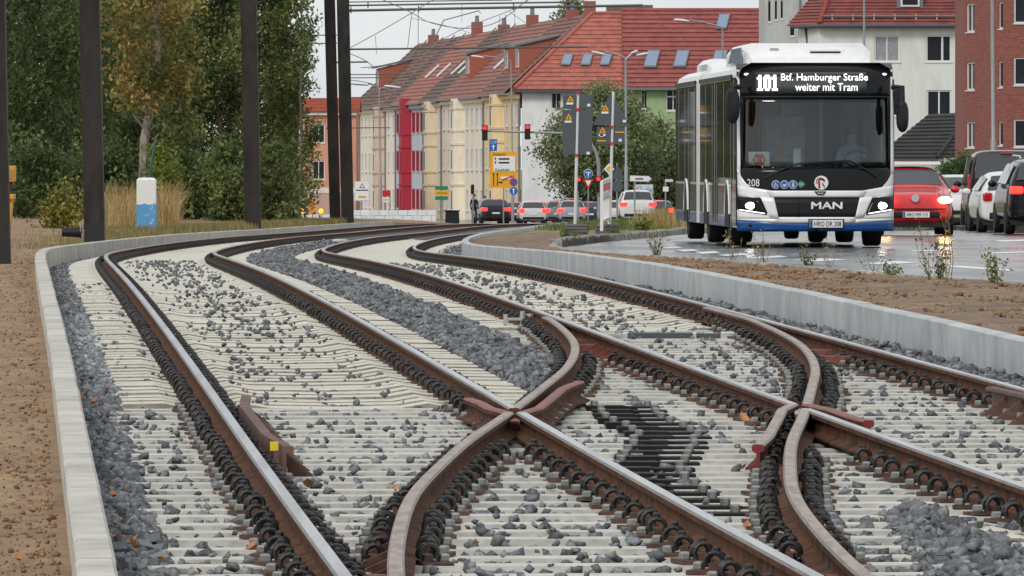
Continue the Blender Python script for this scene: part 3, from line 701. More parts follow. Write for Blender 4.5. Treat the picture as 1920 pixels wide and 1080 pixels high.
M_white = mat('white print', (.8, .8, .8), rough=.5, var=.02)
M_sblue = mat('symbol blue', lin((50, 100, 180)), rough=.4)
BUSROT = math.atan(.036)
B = empty('articulated_bus', (XX(1385, 130.4)+1.275, 130.4, float(ROADZ(131))), BUSROT, 'white articulated city bus with black front and blue skirt, headlights on', 'bus')
HW = 1.275; BL1 = 10.6; BL2 = 6.4; GAP = 1.1
def fy(x, z):
    """depth of the bulged bus front at (x, z)"""
    u = min(1, abs(x)/HW); y = .30*u**4+.05*u*u
    if z > 1.0: y += .055*(z-1.0)**1.4
    if z > 2.72: y += .28*((z-2.72)/.3)**2.5
    if z < .55: y += .05*((.55-z)/.3)**2
    return y
def patch(c, mats, name, off=.0, nx=10, nz=6, parent=B, smooth='all'):
    """sheet on the bus front between corners c = (x,z) of bottom-left, bottom-right, top-right, top-left"""
    b = MB(); rows = []
    if c[0][0] > c[1][0]: c = [c[1], c[0], c[3], c[2]]
    for j in range(nz+1):
        t = j/nz; r = []
        for i in range(nx+1):
            s = i/nx; x = (c[0][0]*(1-s)+c[1][0]*s)*(1-t)+(c[3][0]*(1-s)+c[2][0]*s)*t; z = (c[0][1]*(1-s)+c[1][1]*s)*(1-t)+(c[3][1]*(1-s)+c[2][1]*s)*t
            r.append((x, fy(x, z)-off, z))
        rows.append(r)
    b.loft(rows, closed=False); o = b.build(name, mats, parent, smooth=smooth)
    so = o.modifiers.new('thick', 'SOLIDIFY'); so.thickness = .012; so.offset = -1 if False else 1
    return o
# front: black shell with the windscreen opening
patch([(-HW, .3), (HW, .3), (HW, 1.30), (-HW, 1.30)], M_bb, 'front_mask', 0, 24, 12)
patch([(-HW, 1.30), (-1.19, 1.30), (-1.17, 2.47), (-HW, 2.47)], M_bb, 'windscreen_pillar', 0, 3, 8)
patch([(1.19, 1.30), (HW, 1.30), (HW, 2.47), (1.17, 2.47)], M_bb, 'windscreen_pillar', 0, 3, 8)
patch([(-HW, 2.47), (HW, 2.47), (HW, 3.0), (-HW, 3.0)], M_bb, 'display_hood', 0, 24, 8)
patch([(-1.19, 1.30), (1.19, 1.30), (1.17, 2.47), (-1.17, 2.47)], M_wsh, 'windscreen', -.01, 24, 10)
patch([(-1.17, 2.44), (1.17, 2.44), (1.17, 2.475), (-1.17, 2.475)], M_plast, 'windscreen_seal', .006, 20, 1)
patch([(-.98, 2.52), (.82, 2.52), (.82, 2.86), (-.98, 2.86)], mat('display glass', (.06, .065, .068), rough=.12, var=.05), 'display_panel', .006, 16, 3)
# white lower front
for s in (-1, 1):
    patch([(s*.62, .47), (s*HW, .47), (s*HW, .62), (s*.66, .54)], M_bw, 'bumper_panel', .008, 10, 3)
    patch([(s*.62, .47), (s*.77, .5), (s*.92, .84), (s*.70, .82)], M_bw, 'bumper_horn', .012, 5, 4)
    patch([(s*.70, .80), (s*1.26, .83), (s*1.27, 1.02), (s*.74, .93)], M_bw, 'cheek_panel', .010, 8, 3)
    patch([(s*1.0, .9), (s*1.27, .98), (s*1.275, 1.32), (s*1.2, 1.12)], M_bw, 'pillar_foot', .009, 4, 4)
    patch([(s*1.225, 1.2), (s*1.275, 1.2), (s*1.275, 2.9), (s*1.235, 2.9)], M_bw, 'white_pillar', .009, 2, 12)
    # headlamp: dark wedge with lamp and light line
    hl = patch([(s*.80, .53), (s*1.25, .60), (s*1.26, .84), (s*.93, .78)], M_bb, 'headlight', .016, 6, 4)
    b = MB(); x = s*1.06; b.ell((x, fy(x, .68)-.03, .685), (.1, .03, .055), 14, 8); b.build('lamp', M_lamp, hl, smooth='all')
    patch([(s*.84, .55), (s*1.24, .61), (s*1.24, .625), (s*.845, .565)], M_drl, 'light_line', .022, 6, 1, parent=hl)
    patch([(s*.02, .27), (s*HW, .27), (s*HW, .455), (s*.02, .39)], M_bblue, 'blue_skirt', .006, 12, 3)
    patch([(s*.62, .40), (s*HW, .455), (s*HW, .47), (s*.62, .47)], M_bw, 'bumper_edge', .010, 8, 1)
patch([(-.62, .405), (.62, .405), (.66, .5), (-.66, .5)], M_bw, 'bumper_panel', .010, 10, 3)
patch([(-.66, .5), (.66, .5), (.80, .80), (-.80, .80)], M_plast, 'grille', .006, 14, 4)
patch([(-.76, .825), (.76, .825), (.82, .93), (-.82, .93)], M_bw, 'emblem_bar', .014, 14, 3)
patch([(-.01, .5), (.01, .5), (.01, .8), (-.01, .8)], M_bb, 'grille_seam', .012, 1, 3).location.x = -.3
def ftext(s, x, z, h, m, w=None, off=.022):
    return text(s, m, B, (x, fy(x, z)-off, z), h, (math.pi/2, 0, math.atan((fy(x+.05, z)-fy(x-.05, z))/.1)), w)

def digit(cells, x0, z0, cw, ch, name='display_digit'):
    b = MB(); 
    for r, row in enumerate(cells):
        for c_, v in enumerate(row):
            if v == '#':
                x, z = x0+c_*cw, z0-r*ch; y = fy(x, z)-.03; b.box((x, y, z), (cw*1.002, .006, ch*1.002))
    return b.build(name, M_led, B)
ONE = ['.##.', '###.', '#.#.'.replace('#.#', '.##'), '.##.', '.##.', '.##.', '####']; ZERO = ['.###.', '##.##', '##.##', '##.##', '##.##', '##.##', '.###.']
digit(ONE, -.955, 2.80, .024, .037); digit(ZERO, -.85, 2.80, .024, .037); digit(ONE, -.715, 2.80, .024, .037)
ftext('Btf. Hamburger Straße', .13, 2.765, .15, M_led, 1.42, .03); ftext('weiter mit Tram', .16, 2.62, .125, M_led, 1.02, .03)
[ftext('MAN', .16+dx, .69+dz, .11, M_white, .5, .03+abs(dx)*.2) for dx, dz in ((0, 0), (.006, .004), (-.006, -.004))]; ftext('208', -1.03, 1.06, .12, M_white, .22, .03)
for x in (-1.12, 1.12):
    b = MB(); b.ell((x, fy(x, 2.83)-.01, 2.83), (.05, .015, .02), 10, 6); b.build('marker_lamp', M_led, B)
def fdisc(x, z, r, m, name, off=.02, n=20, parent=B):
    b = MB(); y = fy(x, z)-off; b.prism([(x+r*math.cos(2*math.pi*k/n), y, z+r*math.sin(2*math.pi*k/n)) for k in range(n)], (0, .008, 0)); return b.build(name, m, parent)
for i, x in enumerate((-.67, -.53, -.39)):
    d = fdisc(x, 1.03, .068, M_white, 'pictogram'); fdisc(x, 1.03, .06, M_sblue, 'pictogram_ground', .024, parent=d)
    y = fy(x, 1.03)-.028; b = MB(); q = lambda px, pz: (x+px, y, 1.03+pz)
    if i == 0: b.tube([q(-.005, .035), q(-.005, -.002), q(.02, -.005), q(.032, -.03)], .006, 5); b.tube([q(.018*math.cos(a)-.008, .022*math.sin(a)-.015) for a in [math.radians(120+30*k) for k in range(8)]], .005, 4)
    elif i == 1: b.poly([q(-.035, .0), q(.03, .0), q(.018, -.02), q(-.02, -.02)]); b.tube([q(.03, 0), q(.04, .02)], .004, 4); b.ell(q(-.012, -.03), (.008, .004, .008), 8, 4); b.ell(q(.012, -.03), (.008, .004, .008), 8, 4)
    else: b.ell(q(0, .034), (.01, .004, .01), 8, 4); b.tube([q(0, .02), q(0, -.005), q(.016, -.04)], .008, 5); b.tube([q(0, -.005), q(-.014, -.04)], .007, 5); b.tube([q(-.02, .0), q(0, .015), q(.02, .002)], .005, 4)
    b.build('symbol', M_white, d)
b = MB(); x, z = -.26, 1.035; y = fy(x, z)-.022; b.prism([(x-.07, y, z), (x, y, z-.06), (x+.07, y, z), (x, y, z+.06)], (0, .008, 0)); g = b.build('gas_diamond', mat('gas green', lin((70, 150, 110)), rough=.4), B)
text('CNG', M_white, g, (x, y-.004, z), .025, w=.07)
# operator roundel
rd = fdisc(.07, 1.06, .115, M_white, 'roundel'); M_ro = mat('roundel red', lin((190, 60, 70)), rough=.4)
y = fy(.07, 1.06)-.026
for r0, m_, dx in ((.07, M_ro, -.012), (.045, M_plast, .0)):
    b = MB(); pts = [(.07+dx+r0*math.cos(a), y, 1.075+r0*.9*math.sin(a)) for a in [math.radians(-70+25*k) for k in range(12)]]
    b.tube([(.07+dx-.03, y, 1.06-.09)]+[(.07+dx-.03, y, 1.07)]+pts[::-1][:9], .009, 5); b.build('roundel_letter', m_, rd)
b = MB(); b.tube([(.09, y, 1.05), (.125, y, .985)], .009, 5); b.build('roundel_letter', M_plast, rd)
# emblem: small lion-like wedge
b = MB(); x0, z0 = .05, .885; y = fy(x0, z0)-.032; b.prism([(x0-.1, y, z0+.035), (x0+.1, y, z0+.035), (x0+.06, y, z0-.03), (x0-.04, y, z0-.03)], (0, .008, 0)); em = b.build('emblem', M_bb, B)
b = MB(); b.poly([(x0-.055, y-.002, z0+.02), (x0-.02, y-.002, z0-.018), (x0, y-.002, z0-.002), (x0+.045, y-.002, z0-.02), (x0+.06, y-.002, z0+.022), (x0+.02, y-.002, z0+.01)]); b.build('emblem_lion', M_rim, em)
# number plate
M_pl = mat('plate white', (.75, .76, .74), rough=.4, var=.03)
b = MB(); x, z = .15, .39; y = fy(x, z)-.045; b.box((x, y, z), (.54, .02, .125)); pl = b.build('number_plate', M_pl, B, bevel=.004)
b = MB(); b.box((x-.245, y-.012, z), (.045, .006, .118)); b.build('euro_band', M_bblue, pl); text('HRO DR 208', M_plast, pl, (x+.025, y-.014, z), .08, w=.44)
b = MB(); b.box((x, y+.012, z), (.58, .01, .16)); b.build('plate_holder', M_plast, pl)
b = MB(); b.ell((-1.06, fy(-1.06, .36)-.01, .37), (.05, .02, .035), 12, 6); b.build('fog_lamp', M_plast, B)
# wipers
for p in ([(-.86, 1.12), (-.45, 1.33), (-.25, 1.38)], [(-.28, 1.36), (.1, 1.40), (.55, 1.42)], [(1.0, 1.14), (.75, 1.3), (.55, 1.41)]):
    b = MB(); b.tube([(x, fy(x, z)-.035, z) for x, z in p], .016, 6); b.build('wiper', M_plast, B)
# body shell: sections behind the front
def section(y, w=HW, zt=3.02, zb=.32):
    return [(-w, y, zb), (w, y, zb), (w, y, 1.0), (w, y, 2.78), (w-.06, y, 2.93), (w-.22, y, zt), (-w+.22, y, zt), (-w+.06, y, 2.93), (-w, y, 2.78), (-w, y, 1.0)]
def shell(y0, y1, parent, name, cabin=False):
    b = MB(); ys = [y0, y1] if not cabin else [y0, y1]
    R_ = [section(y) for y in ys]
    for j in range(10):
        a, c = R_[0][j], R_[0][(j+1) % 10]; d, e = R_[1][(j+1) % 10], R_[1][j]
        if cabin and j in (2, 8): continue
        b.add([a, c, d, e], [(0, 1, 2, 3)])
    b.poly(R_[1])
    return b.build(name, M_bw, parent)
shell(.34, 2.2, B, 'cab_shell', True); shell(2.2, BL1, B, 'body')
b = MB(); b.loft([section(BL1+.02+GAP*k/16, HW-.06-(.07 if k % 2 else 0), 2.95-(.05 if k % 2 else 0), .4) for k in range(17)]); b.build('bellows', M_rub, B)
ys = BL1+GAP
shell(ys, ys+BL2, B, 'rear_body')
b = MB(); b.poly(section(ys)); b.build('rear_bulkhead', M_bw, B)
M_dark = mat('bus interior', (.05, .052, .055), rough=.8, var=.1)
M_lino = mat('interior grey', (.16, .19, .2), rough=.7, var=.15, scale=2)
# interior
b = MB(); b.b2((-1.2, .4, .32), (1.2, 2.15, .36)); b.build('cab_floor', M_dark, B)
b = MB(); b.b2((-1.18, .32, 1.0), (1.18, .85, 1.27)); b.build('dashboard', M_dark, B, bevel=.04)
b = MB(); b.b2((-1.2, 2.17, .36), (.2, 2.19, 2.9)); b.build('partition', M_lino, B)
b = MB(); b.b2((.25, 1.9, .36), (1.2, 1.94, 2.9)); b.build('driver_partition', M_dark, B)
b = MB(); b.b2((-.3, 1.2, 1.2), (-.18, 1.22, 1.62)); b.build('notice_board', M_white, B)
b = MB(); b.b2((-.75, 2.1, .6), (-.05, 2.15, 2.15)); b.build('saloon_panel', mat('saloon', (.5, .56, .6), rough=.5, var=.3, scale=1.5), B)
M_hold = mat('orange handrail', lin((230, 150, 40)), rough=.4)
for x, y in ((-1.05, 1.6), (-.45, 1.5)):
    b = MB(); b.tube([(x, y, .5), (x, y, 2.8)], .018, 8); b.build('handrail', M_hold, B)
# orange reflection-like curtain folds: the yellow bellows blind by the door
b = MB(); b.loft([[(-1.16+.36*k/18, 1.9+.05*(k % 2), z) for k in range(19)] for z in (1.5, 2.4)], closed=False); b.build('door_blind', mat('blind ochre', lin((150, 108, 60)), rough=.7), B)
b = MB(); b.box((.02, .75, 1.3), (.36, .3, .14)); b.build('ticket_machine', M_plast, B, bevel=.03)
# route sign card in the windscreen
b = MB(); b.box((-.93, .24, 1.43), (.34, .01, .27)); cd = b.build('route_card', M_white, B)
b = MB(); b.prism([(-.93+.115*math.cos(a), .23, 1.43+.11*math.sin(a)) for a in [math.radians(60*k) for k in range(6)]], (0, .004, 0)); b.build('card_hexagon', mat('card orange', lin((196, 112, 50)), rough=.5), cd)
text('E1', M_white, cd, (-.93, .226, 1.43), .075, w=.14)
b = MB(); b.tube([(.72+.2*math.cos(a), .95-.08*math.sin(a), 1.45+.12*math.sin(a)) for a in [math.radians(15*k) for k in range(25)]], .016, 6); b.build('steering_wheel', M_plast, B)
# mirrors
def mirror(s, zc, xo, hh, ww, name='mirror'):
    b = MB(); x = s*(HW+xo)
    b.loft([[(x+ww*k*math.cos(a), .05+d, zc+hh*k*(abs(math.sin(a))**.7)*(1 if math.sin(a) > 0 else -1)) for a in [2*math.pi*j/20 for j in range(20)]] for k, d in ((.8, -.09), (1, -.05), (1, .04), (.7, .12))])
    b.tube([(s*(HW-.03), .2, 2.62), (x, .1, 2.62), (x, .03, zc+hh*.5)], .045, 8); return b.build(name, M_plast, B, smooth=True)
mirror(-1, 2.32, .1, .3, .115); mirror(1, 2.14, .125, .26, .1)
b = MB(); b.box((HW+.06, .1, 2.45), (.12, .1, .3)); b.build('mirror_arm', M_plast, B, bevel=.02)
# sides: doors, windows, pillars
for s in (-1, 1):
    x = s*(HW+.004)
    def sq(y0, y1, z0, z1, m, name, o=.0, th=.014, parent=B):
        b = MB(); b.b2((x+s*o, y0, z0), (x+s*(o+th), y1, z1)); return b.build(name, m, parent)
    sq(.42, 1.62, .36, 2.75, M_sgl, 'door', .0)
    for y0 in (.42, 1.0, 1.6): sq(y0, y0+.045, .36, 2.75, M_rim if y0 == 1.0 else M_plast, 'door_frame', .012, .005)
    yy = 1.75
    for w in (1.9, 1.9, 1.25, 1.9, 1.7):
        full = w == 1.25
        p = sq(yy, yy+w-.06, .38 if full else 1.05, 2.75, M_sgl, 'door' if full else 'side_window')
        sq(yy, yy+.03, .4 if full else 1.08, 2.72, M_rim, 'window_bar', .012, .005)
        if full: sq(yy+w/2-.04, yy+w/2, .38, 2.75, M_rim, 'door_seal', .012, .005)
        yy += w
    yy = ys+.1
    for w in (1.9, 1.25, 1.9, 1.2):
        full = w == 1.25
        sq(yy, yy+w-.06, .38 if full else 1.05, 2.75, M_sgl, 'door' if full else 'side_window'); sq(yy, yy+.03, .4 if full else 1.08, 2.72, M_rim, 'window_bar', .012, .005); yy += w
    for y0, y1 in ((1.64, BL1), (ys, ys+BL2)):
        sq(y0, y1, .52, 1.0, M_bb if s < 0 else M_bw, 'lower_panel', -.002, .006); sq(y0, y1, .32, .5, M_bblue, 'blue_band', -.002, .008)
        sq(y0, y1, 2.77, 2.84, M_plast, 'rain_gutter', .0, .02)
    # wheels with white arch trims
    for wy in (2.75, 8.6, ys+2.9):
        w = empty('wheel', (s*(HW-.16), wy, .48), parent=B)
        b = MB(); b.lathe([(.3, -.14), (.46, -.14), (.48, -.1), (.48, .1), (.46, .14), (.3, .14)], 28, axis='x'); b.build('tyre', M_tyre, w, smooth=True)
        b = MB(); b.lathe([(.05, s*.1), (.12, s*.11), (.22, s*.05), (.3, s*.13), (.31, s*.1), (.31, 0), (.05, 0)], 24, axis='x'); b.build('rim', M_rim, w, smooth=True)
        b = MB(); pts = [(x+s*.012, wy+.6*math.cos(a), .48+.6*math.sin(a)) for a in [math.radians(5+17*k) for k in range(11)]]; b.tube(pts, .022, 6); b.build('wheel_arch', M_bw, B)
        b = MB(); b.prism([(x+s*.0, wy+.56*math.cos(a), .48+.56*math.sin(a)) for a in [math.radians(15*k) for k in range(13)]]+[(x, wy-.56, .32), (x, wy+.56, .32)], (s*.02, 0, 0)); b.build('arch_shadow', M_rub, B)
# underbody so that light shows between the wheels only low down
b = MB(); b.b2((-1.0, .5, .3), (1.0, ys+BL2-.2, .42)); b.build('underbody', M_rub, B)
for wy in (8.6, ys+2.9):
    b = MB(); b.lathe([(.46, -.12), (.48, -.08), (.48, .08), (.46, .12)], 20, (-.62, wy, .48), 'x'); b.build('inner_tyre', M_tyre, B); b = MB(); b.lathe([(.46, -.12), (.48, -.08), (.48, .08), (.46, .12)], 20, (.62, wy, .48), 'x'); b.build('inner_tyre', M_tyre, B)
b = MB(); b.lathe([(.16, -.9), (.16, .9)], 10, (0, 8.6, .42), 'x'); b.build('axle', M_rub, B)
# roof pods
def pod(y0, y1, x0, x1, h, parent, name, m):
    b = MB(); R_ = []
    for y, k, hh in ((y0, .94, .12), (y0+.35, .98, h*.93), (y0+.9, 1, h), (y1-.5, 1, h), (y1, .97, h*.9)):
        xa, xb = x0*k, x1*k; R_.append([(xa, y, 3.0), (xb, y, 3.0), (xb, y, 3.0+hh*.6), (xb-.12, y, 3.0+hh), (xa+.12, y, 3.0+hh), (xa, y, 3.0+hh*.6)])
    b.loft(R_); return b.build(name, m, parent, smooth=True)
pd = pod(1.0, 7.2, -1.06, 1.0, .36, B, 'roof_pod', M_bw)
b = MB(); b.box((.2, 1.15, 3.2), (.62, .06, .12)); b.build('pod_hatch', M_bw, pd, bevel=.01)
b = MB(); b.box((.22, 1.115, 3.2), (.5, .02, .03)); b.build('hatch_slot', M_plast, pd)
b = MB(); b.box((-.62, 1.2, 3.2), (.14, .06, .14)); b.build('pod_vent', M_rim, pd)
b = MB(); b.prism([(-1.08, 2.2, 3.06), (-1.08, 5.6, 3.06), (-1.05, 5.2, 3.3), (-1.05, 2.8, 3.3)], (-.02, 0, 0)); b.build('pod_window', mat('pod blue panel', lin((70, 92, 120)), rough=.15), pd)
pod(ys+1, ys+5, -1.0, 1.0, .25, B, 'air_unit', M_bw)

# ------------------------------------------------ people
def person_mesh(pose, sc=1.0):
    """one continuous body grown with a skin modifier: pose = dict of joints"""
    J = pose; names = list(J['p']); idx = {n: i for i, n in enumerate(names)}
    me = bpy.data.meshes.new('person'); me.from_pydata([J['p'][n] for n in names], [(idx[a], idx[c]) for a, c in J['e']], [])
    return me, names
STAND = {'p': {'pel': (0, 0, .95), 'wai': (0, 0, 1.1), 'che': (0, .0, 1.32), 'nek': (0, 0, 1.5), 'hd1': (0, -.01, 1.58), 'hd2': (0, -.015, 1.68), 'hd3': (0, 0, 1.75),
               'ls': (-.18, 0, 1.42), 'le': (-.23, .02, 1.15), 'lh': (-.21, -.06, .92), 'lf': (-.205, -.08, .83), 'rs': (.18, 0, 1.42), 're': (.24, .02, 1.16), 'rh': (.2, -.12, .98), 'rf': (.19, -.15, .9),
               'lhip': (-.1, 0, .9), 'lk': (-.11, -.02, .5), 'la': (-.11, .02, .09), 'lt': (-.12, -.12, .04), 'rhip': (.1, 0, .9), 'rk': (.12, -.03, .5), 'ra': (.12, .03, .09), 'rt': (.13, -.12, .04)},
         'e': [('pel', 'wai'), ('wai', 'che'), ('che', 'nek'), ('nek', 'hd1'), ('hd1', 'hd2'), ('hd2', 'hd3'), ('che', 'ls'), ('ls', 'le'), ('le', 'lh'), ('lh', 'lf'), ('che', 'rs'), ('rs', 're'), ('re', 'rh'), ('rh', 'rf'), ('pel', 'lhip'), ('lhip', 'lk'), ('lk', 'la'), ('la', 'lt'), ('pel', 'rhip'), ('rhip', 'rk'), ('rk', 'ra'), ('ra', 'rt')]}
RAD = {'pel': .15, 'wai': .14, 'che': .15, 'nek': .06, 'hd1': .08, 'hd2': .095, 'hd3': .06, 'ls': .075, 'le': .05, 'lh': .038, 'lf': .035, 'rs': .075, 're': .05, 'rh': .038, 'rf': .035, 'lhip': .1, 'lk': .065, 'la': .05, 'lt': .045, 'rhip': .1, 'rk': .065, 'ra': .05, 'rt': .045}
M_skin = mat('skin', lin((205, 160, 135)), rough=.6, var=.05)
def person(name, pose, loc, rzz, label, mats, split, parent_cat='person', hairc=(.03, .02, .015)):
    me, names = person_mesh(pose); o = inst(name, me, None, loc, (0, 0, rzz)); tag(o, label, 'person')
    sk = o.modifiers.new('skin', 'SKIN'); sk.use_smooth_shade = True
    for n, v in zip(names, me.skin_vertices[0].data): v.radius = (RAD[n], RAD[n]*.85); v.use_root = n == 'pel'
    ss = o.modifiers.new('sub', 'SUBSURF'); ss.levels = 1; ss.render_levels = 1
    me.materials.append(clothes(name+label[:6], *mats)); h = pose['p']['hd2']
    b = MB(); b.ell((h[0], h[1]+.025, h[2]+.035), (.1, .11, .1), 14, 10); b.build('hair', mat('dark hair', hairc, rough=.8), o, smooth='all')
    b = MB(); b.ell((h[0], h[1]-.095, h[2]-.01), (.018, .03, .025), 8, 6); b.build('nose', M_skin, o, smooth='all')
    return o
def clothes(name, trousers, jacket, z1, z2):
    """trousers below z1, jacket to z2, skin above (heights in the figure's own coordinates)"""
    m = bpy.data.materials.new(name); m.use_nodes = True; n, l = m.node_tree.nodes, m.node_tree.links; b = n['Principled BSDF']; b.inputs['Roughness'].default_value = .85
    tc = n.new('ShaderNodeTexCoord'); sp = n.new('ShaderNodeSeparateXYZ'); l.new(tc.outputs['Object'], sp.inputs[0]); cr = n.new('ShaderNodeValToRGB'); cr.color_ramp.interpolation = 'CONSTANT'
    mp = n.new('ShaderNodeMath'); mp.operation = 'DIVIDE'; mp.inputs[1].default_value = 2.0; l.new(sp.outputs['Z'], mp.inputs[0]); l.new(mp.outputs[0], cr.inputs['Fac'])
    e = cr.color_ramp.elements; e[0].position = 0; e[0].color = (*trousers, 1); e[1].position = z1/2; e[1].color = (*jacket, 1); k = e.new(z2/2); k.color = (*lin((205, 160, 135)), 1)
    l.new(cr.outputs['Color'], b.inputs['Base Color']); return m
SIT = {'p': dict(STAND['p']), 'e': STAND['e']}
SIT['p'].update({'lk': (-.13, -.45, .93), 'la': (-.13, -.5, .5), 'lt': (-.13, -.62, .46), 'rk': (.13, -.45, .93), 'ra': (.13, -.5, .5), 'rt': (.13, -.62, .46), 'le': (-.24, -.18, 1.22), 'lh': (-.19, -.4, 1.27), 'lf': (-.17, -.47, 1.29), 're': (.24, -.18, 1.22), 'rh': (.19, -.4, 1.27), 'rf': (.17, -.47, 1.29)})
Rb = Matrix.Rotation(BUSROT, 4, 'Z'); dpos = B.location + (Rb @ Vector((.68, 1.45, .18)))
person('person', SIT, tuple(dpos), BUSROT, 'bus driver in a pale blue shirt seated at the steering wheel', ((.03, .03, .05), lin((150, 170, 190)), .98, 1.47), 0)
b = MB(); b.b2((.4, 1.5, .36), (.95, 1.75, .98)); b.b2((.42, 1.62, .95), (.93, 1.75, 1.75)); b.build('driver_seat', M_dark, B, bevel=.04)
# ================================================================== cars
M_cgl = mat('car glass', (.045, .052, .056), rough=.04, var=.1, spec=.8)
M_tail = emat('tail light lit', (1, .02, .015), 4.5)
M_tailo = mat('tail light red', lin((190, 20, 24)), rough=.2, var=.1, coat=.5)
M_brake = emat('brake light', (1, .014, .012), 3.0)
M_warm = emat('warm headlamp', (1, .6, .2), 24.0)
M_chrome = mat('chrome', (.6, .6, .6), rough=.15, metal=1.0, var=.05)
def paint(name, c, r=.25):
    d = max(c) < .1; r = .14 if d else r; return mat('car paint '+name, c, rough=r, var=.03, coat=0 if d else .5, spec=.3 if d else .5)
def car(name, loc, rzz, label, p, L=3.8, W=1.68, Ht=1.48, style='hatch', front=True, lit=True, detail=1, group=None, extra=None, tail=M_tail):
    """car with its camera-facing end at local y=0; front=True shows the nose there, False the tail"""
    c = empty(name, loc, rzz, label, 'car', group); w = W/2; hb = .58*Ht if style != 'van' else .5*Ht
    # stations from nose to tail: (s along length, top height, half width at roof, belt height)
    if style == 'hatch':  st = [(0, .56*Ht, .80, .44*Ht), (.08, .62*Ht, .90, .54*Ht), (.27, .68*Ht, .93, .62*Ht), (.30, .70*Ht, .93, .64*Ht), (.47, .96*Ht, .74, .66*Ht), (.56, Ht, .73, .66*Ht), (.80, .985*Ht, .72, .66*Ht), (.90, .92*Ht, .72, .67*Ht), (.985, .66*Ht, .88, .64*Ht), (1.0, .55*Ht, .88, .5*Ht)]
    elif style == 'suv':  st = [(0, .52*Ht, .80, .42*Ht), (.06, .60*Ht, .90, .52*Ht), (.25, .65*Ht, .93, .6*Ht), (.28, .67*Ht, .93, .62*Ht), (.42, .96*Ht, .78, .64*Ht), (.52, Ht, .77, .64*Ht), (.85, .98*Ht, .76, .64*Ht), (.93, .93*Ht, .76, .65*Ht), (.985, .68*Ht, .9, .62*Ht), (1.0, .58*Ht, .9, .5*Ht)]
    elif style == 'van':  st = [(0, .44*Ht, .84, .36*Ht), (.05, .5*Ht, .92, .44*Ht), (.18, .58*Ht, .94, .5*Ht), (.2, .6*Ht, .94, .52*Ht), (.32, .96*Ht, .84, .54*Ht), (.4, Ht, .84, .54*Ht), (.9, Ht, .84, .54*Ht), (.97, .985*Ht, .84, .54*Ht), (.995, .6*Ht, .94, .52*Ht), (1.0, .5*Ht, .93, .45*Ht)]
    gc = .16*Ht
    def ring(s, top, kr, belt):
        e = 1-.16*max(0, (.06-s)/.06)**2 - .10*max(0, (s-.95)/.05)**2; wb = w*e; wr = w*kr*e if top > belt*1.12 else w*kr*e
        y = s*L if front else (1-s)*L
        rr = [(-wb*.93, gc), (-wb, gc+.1*Ht), (-wb*1.0, belt*.72), (-wb*.97, belt), (-(wb*.97*.35+wr*.65) if top > belt*1.12 else -wr, belt+(top-belt)*.55), (-wr*.98, top-.05*Ht*min(1, (top-belt)/(.2*Ht)+.3)), (-wr*.8, top), (0, top+.012)]
        rr = rr+[(-a, z) for a, z in reversed(rr[:-1])]
        return [(a, y, z) for a, z in rr]
    rings = [ring(*q) for q in st]
    if not front: rings = rings[::-1]
    b = MB(); b.loft(rings); b.build('body', p, c, smooth=True, subsurf=2 if detail else 1)
    def S(s): return s*L if front else (1-s)*L
    def interp(s):
        q = np.array(st); return [float(np.interp(s, q[:, 0], q[:, k])) for k in range(4)]
    # glass: windscreen, rear window, side windows as panels set on the cabin
    i1 = 3; a, bb_ = st[3], st[4]
    def glassq(s0, s1, k0, k1, nm, o=.012):
        _, t0, r0, b0 = interp(s0); _, t1, r1, b1 = interp(s1); bq = MB(); d = -o if (s0 < .5) == front else o
        rows = []
        for t in np.linspace(0, 1, 7):
            s_ = s0+(s1-s0)*t; _, tp, kr, bt = interp(s_); r = []
            for u in np.linspace(-1, 1, 9): r.append((u*w*(k0+(k1-k0)*t), S(s_)+d*.7, tp+.018-.02*abs(u)**3))
            rows.append(r)
        bq.loft(rows, closed=False); return bq.build(nm, M_cgl, c, smooth='all')
    ws = (.315, .455) if style == 'hatch' else ((.295, .41) if style == 'suv' else (.21, .31))
    rw_ = (.90, .975) if style == 'hatch' else ((.925, .978) if style == 'suv' else (.972, .992))
    if front: glassq(ws[0], ws[1], .8, .68, 'windscreen')
    else: glassq(rw_[1], rw_[0], .8, .66 if style != 'van' else .76, 'rear_window')
    for sd in (-1, 1):
        s0, s1 = (ws[1]-.07, .86 if style != 'van' else .9)
        n = 3 if style != 'hatch' else 2; ed = np.linspace(s0, s1, n+1)
        for k in range(n):
            bq = MB(); pts = []
            for s_, top in ((ed[k]+.008, 0), (ed[k+1]-.008, 0), (ed[k+1]-.008, 1), (ed[k]+.008, 1)):
                _, tp, kr, bt = interp(min(max(s_, ws[1]+.02), rw_[0]-.02)); zb, zt = bt+.02*Ht, tp-.07*Ht
                if top and k == 0 and s_ < ws[1]: s_ = ws[1]+.01
                xw = w*.99 if not top else w*kr*1.03+.012
                pts.append((sd*xw, S(s_), zt if top else zb))
            bq.poly(pts if sd*(1 if front else -1) < 0 else pts[::-1]); o = bq.build('side_window', M_cgl, c)
            so = o.modifiers.new('t', 'SOLIDIFY'); so.thickness = .02; so.offset = 0
    # wheels
    R = .21*Ht if style != 'van' else .165*Ht
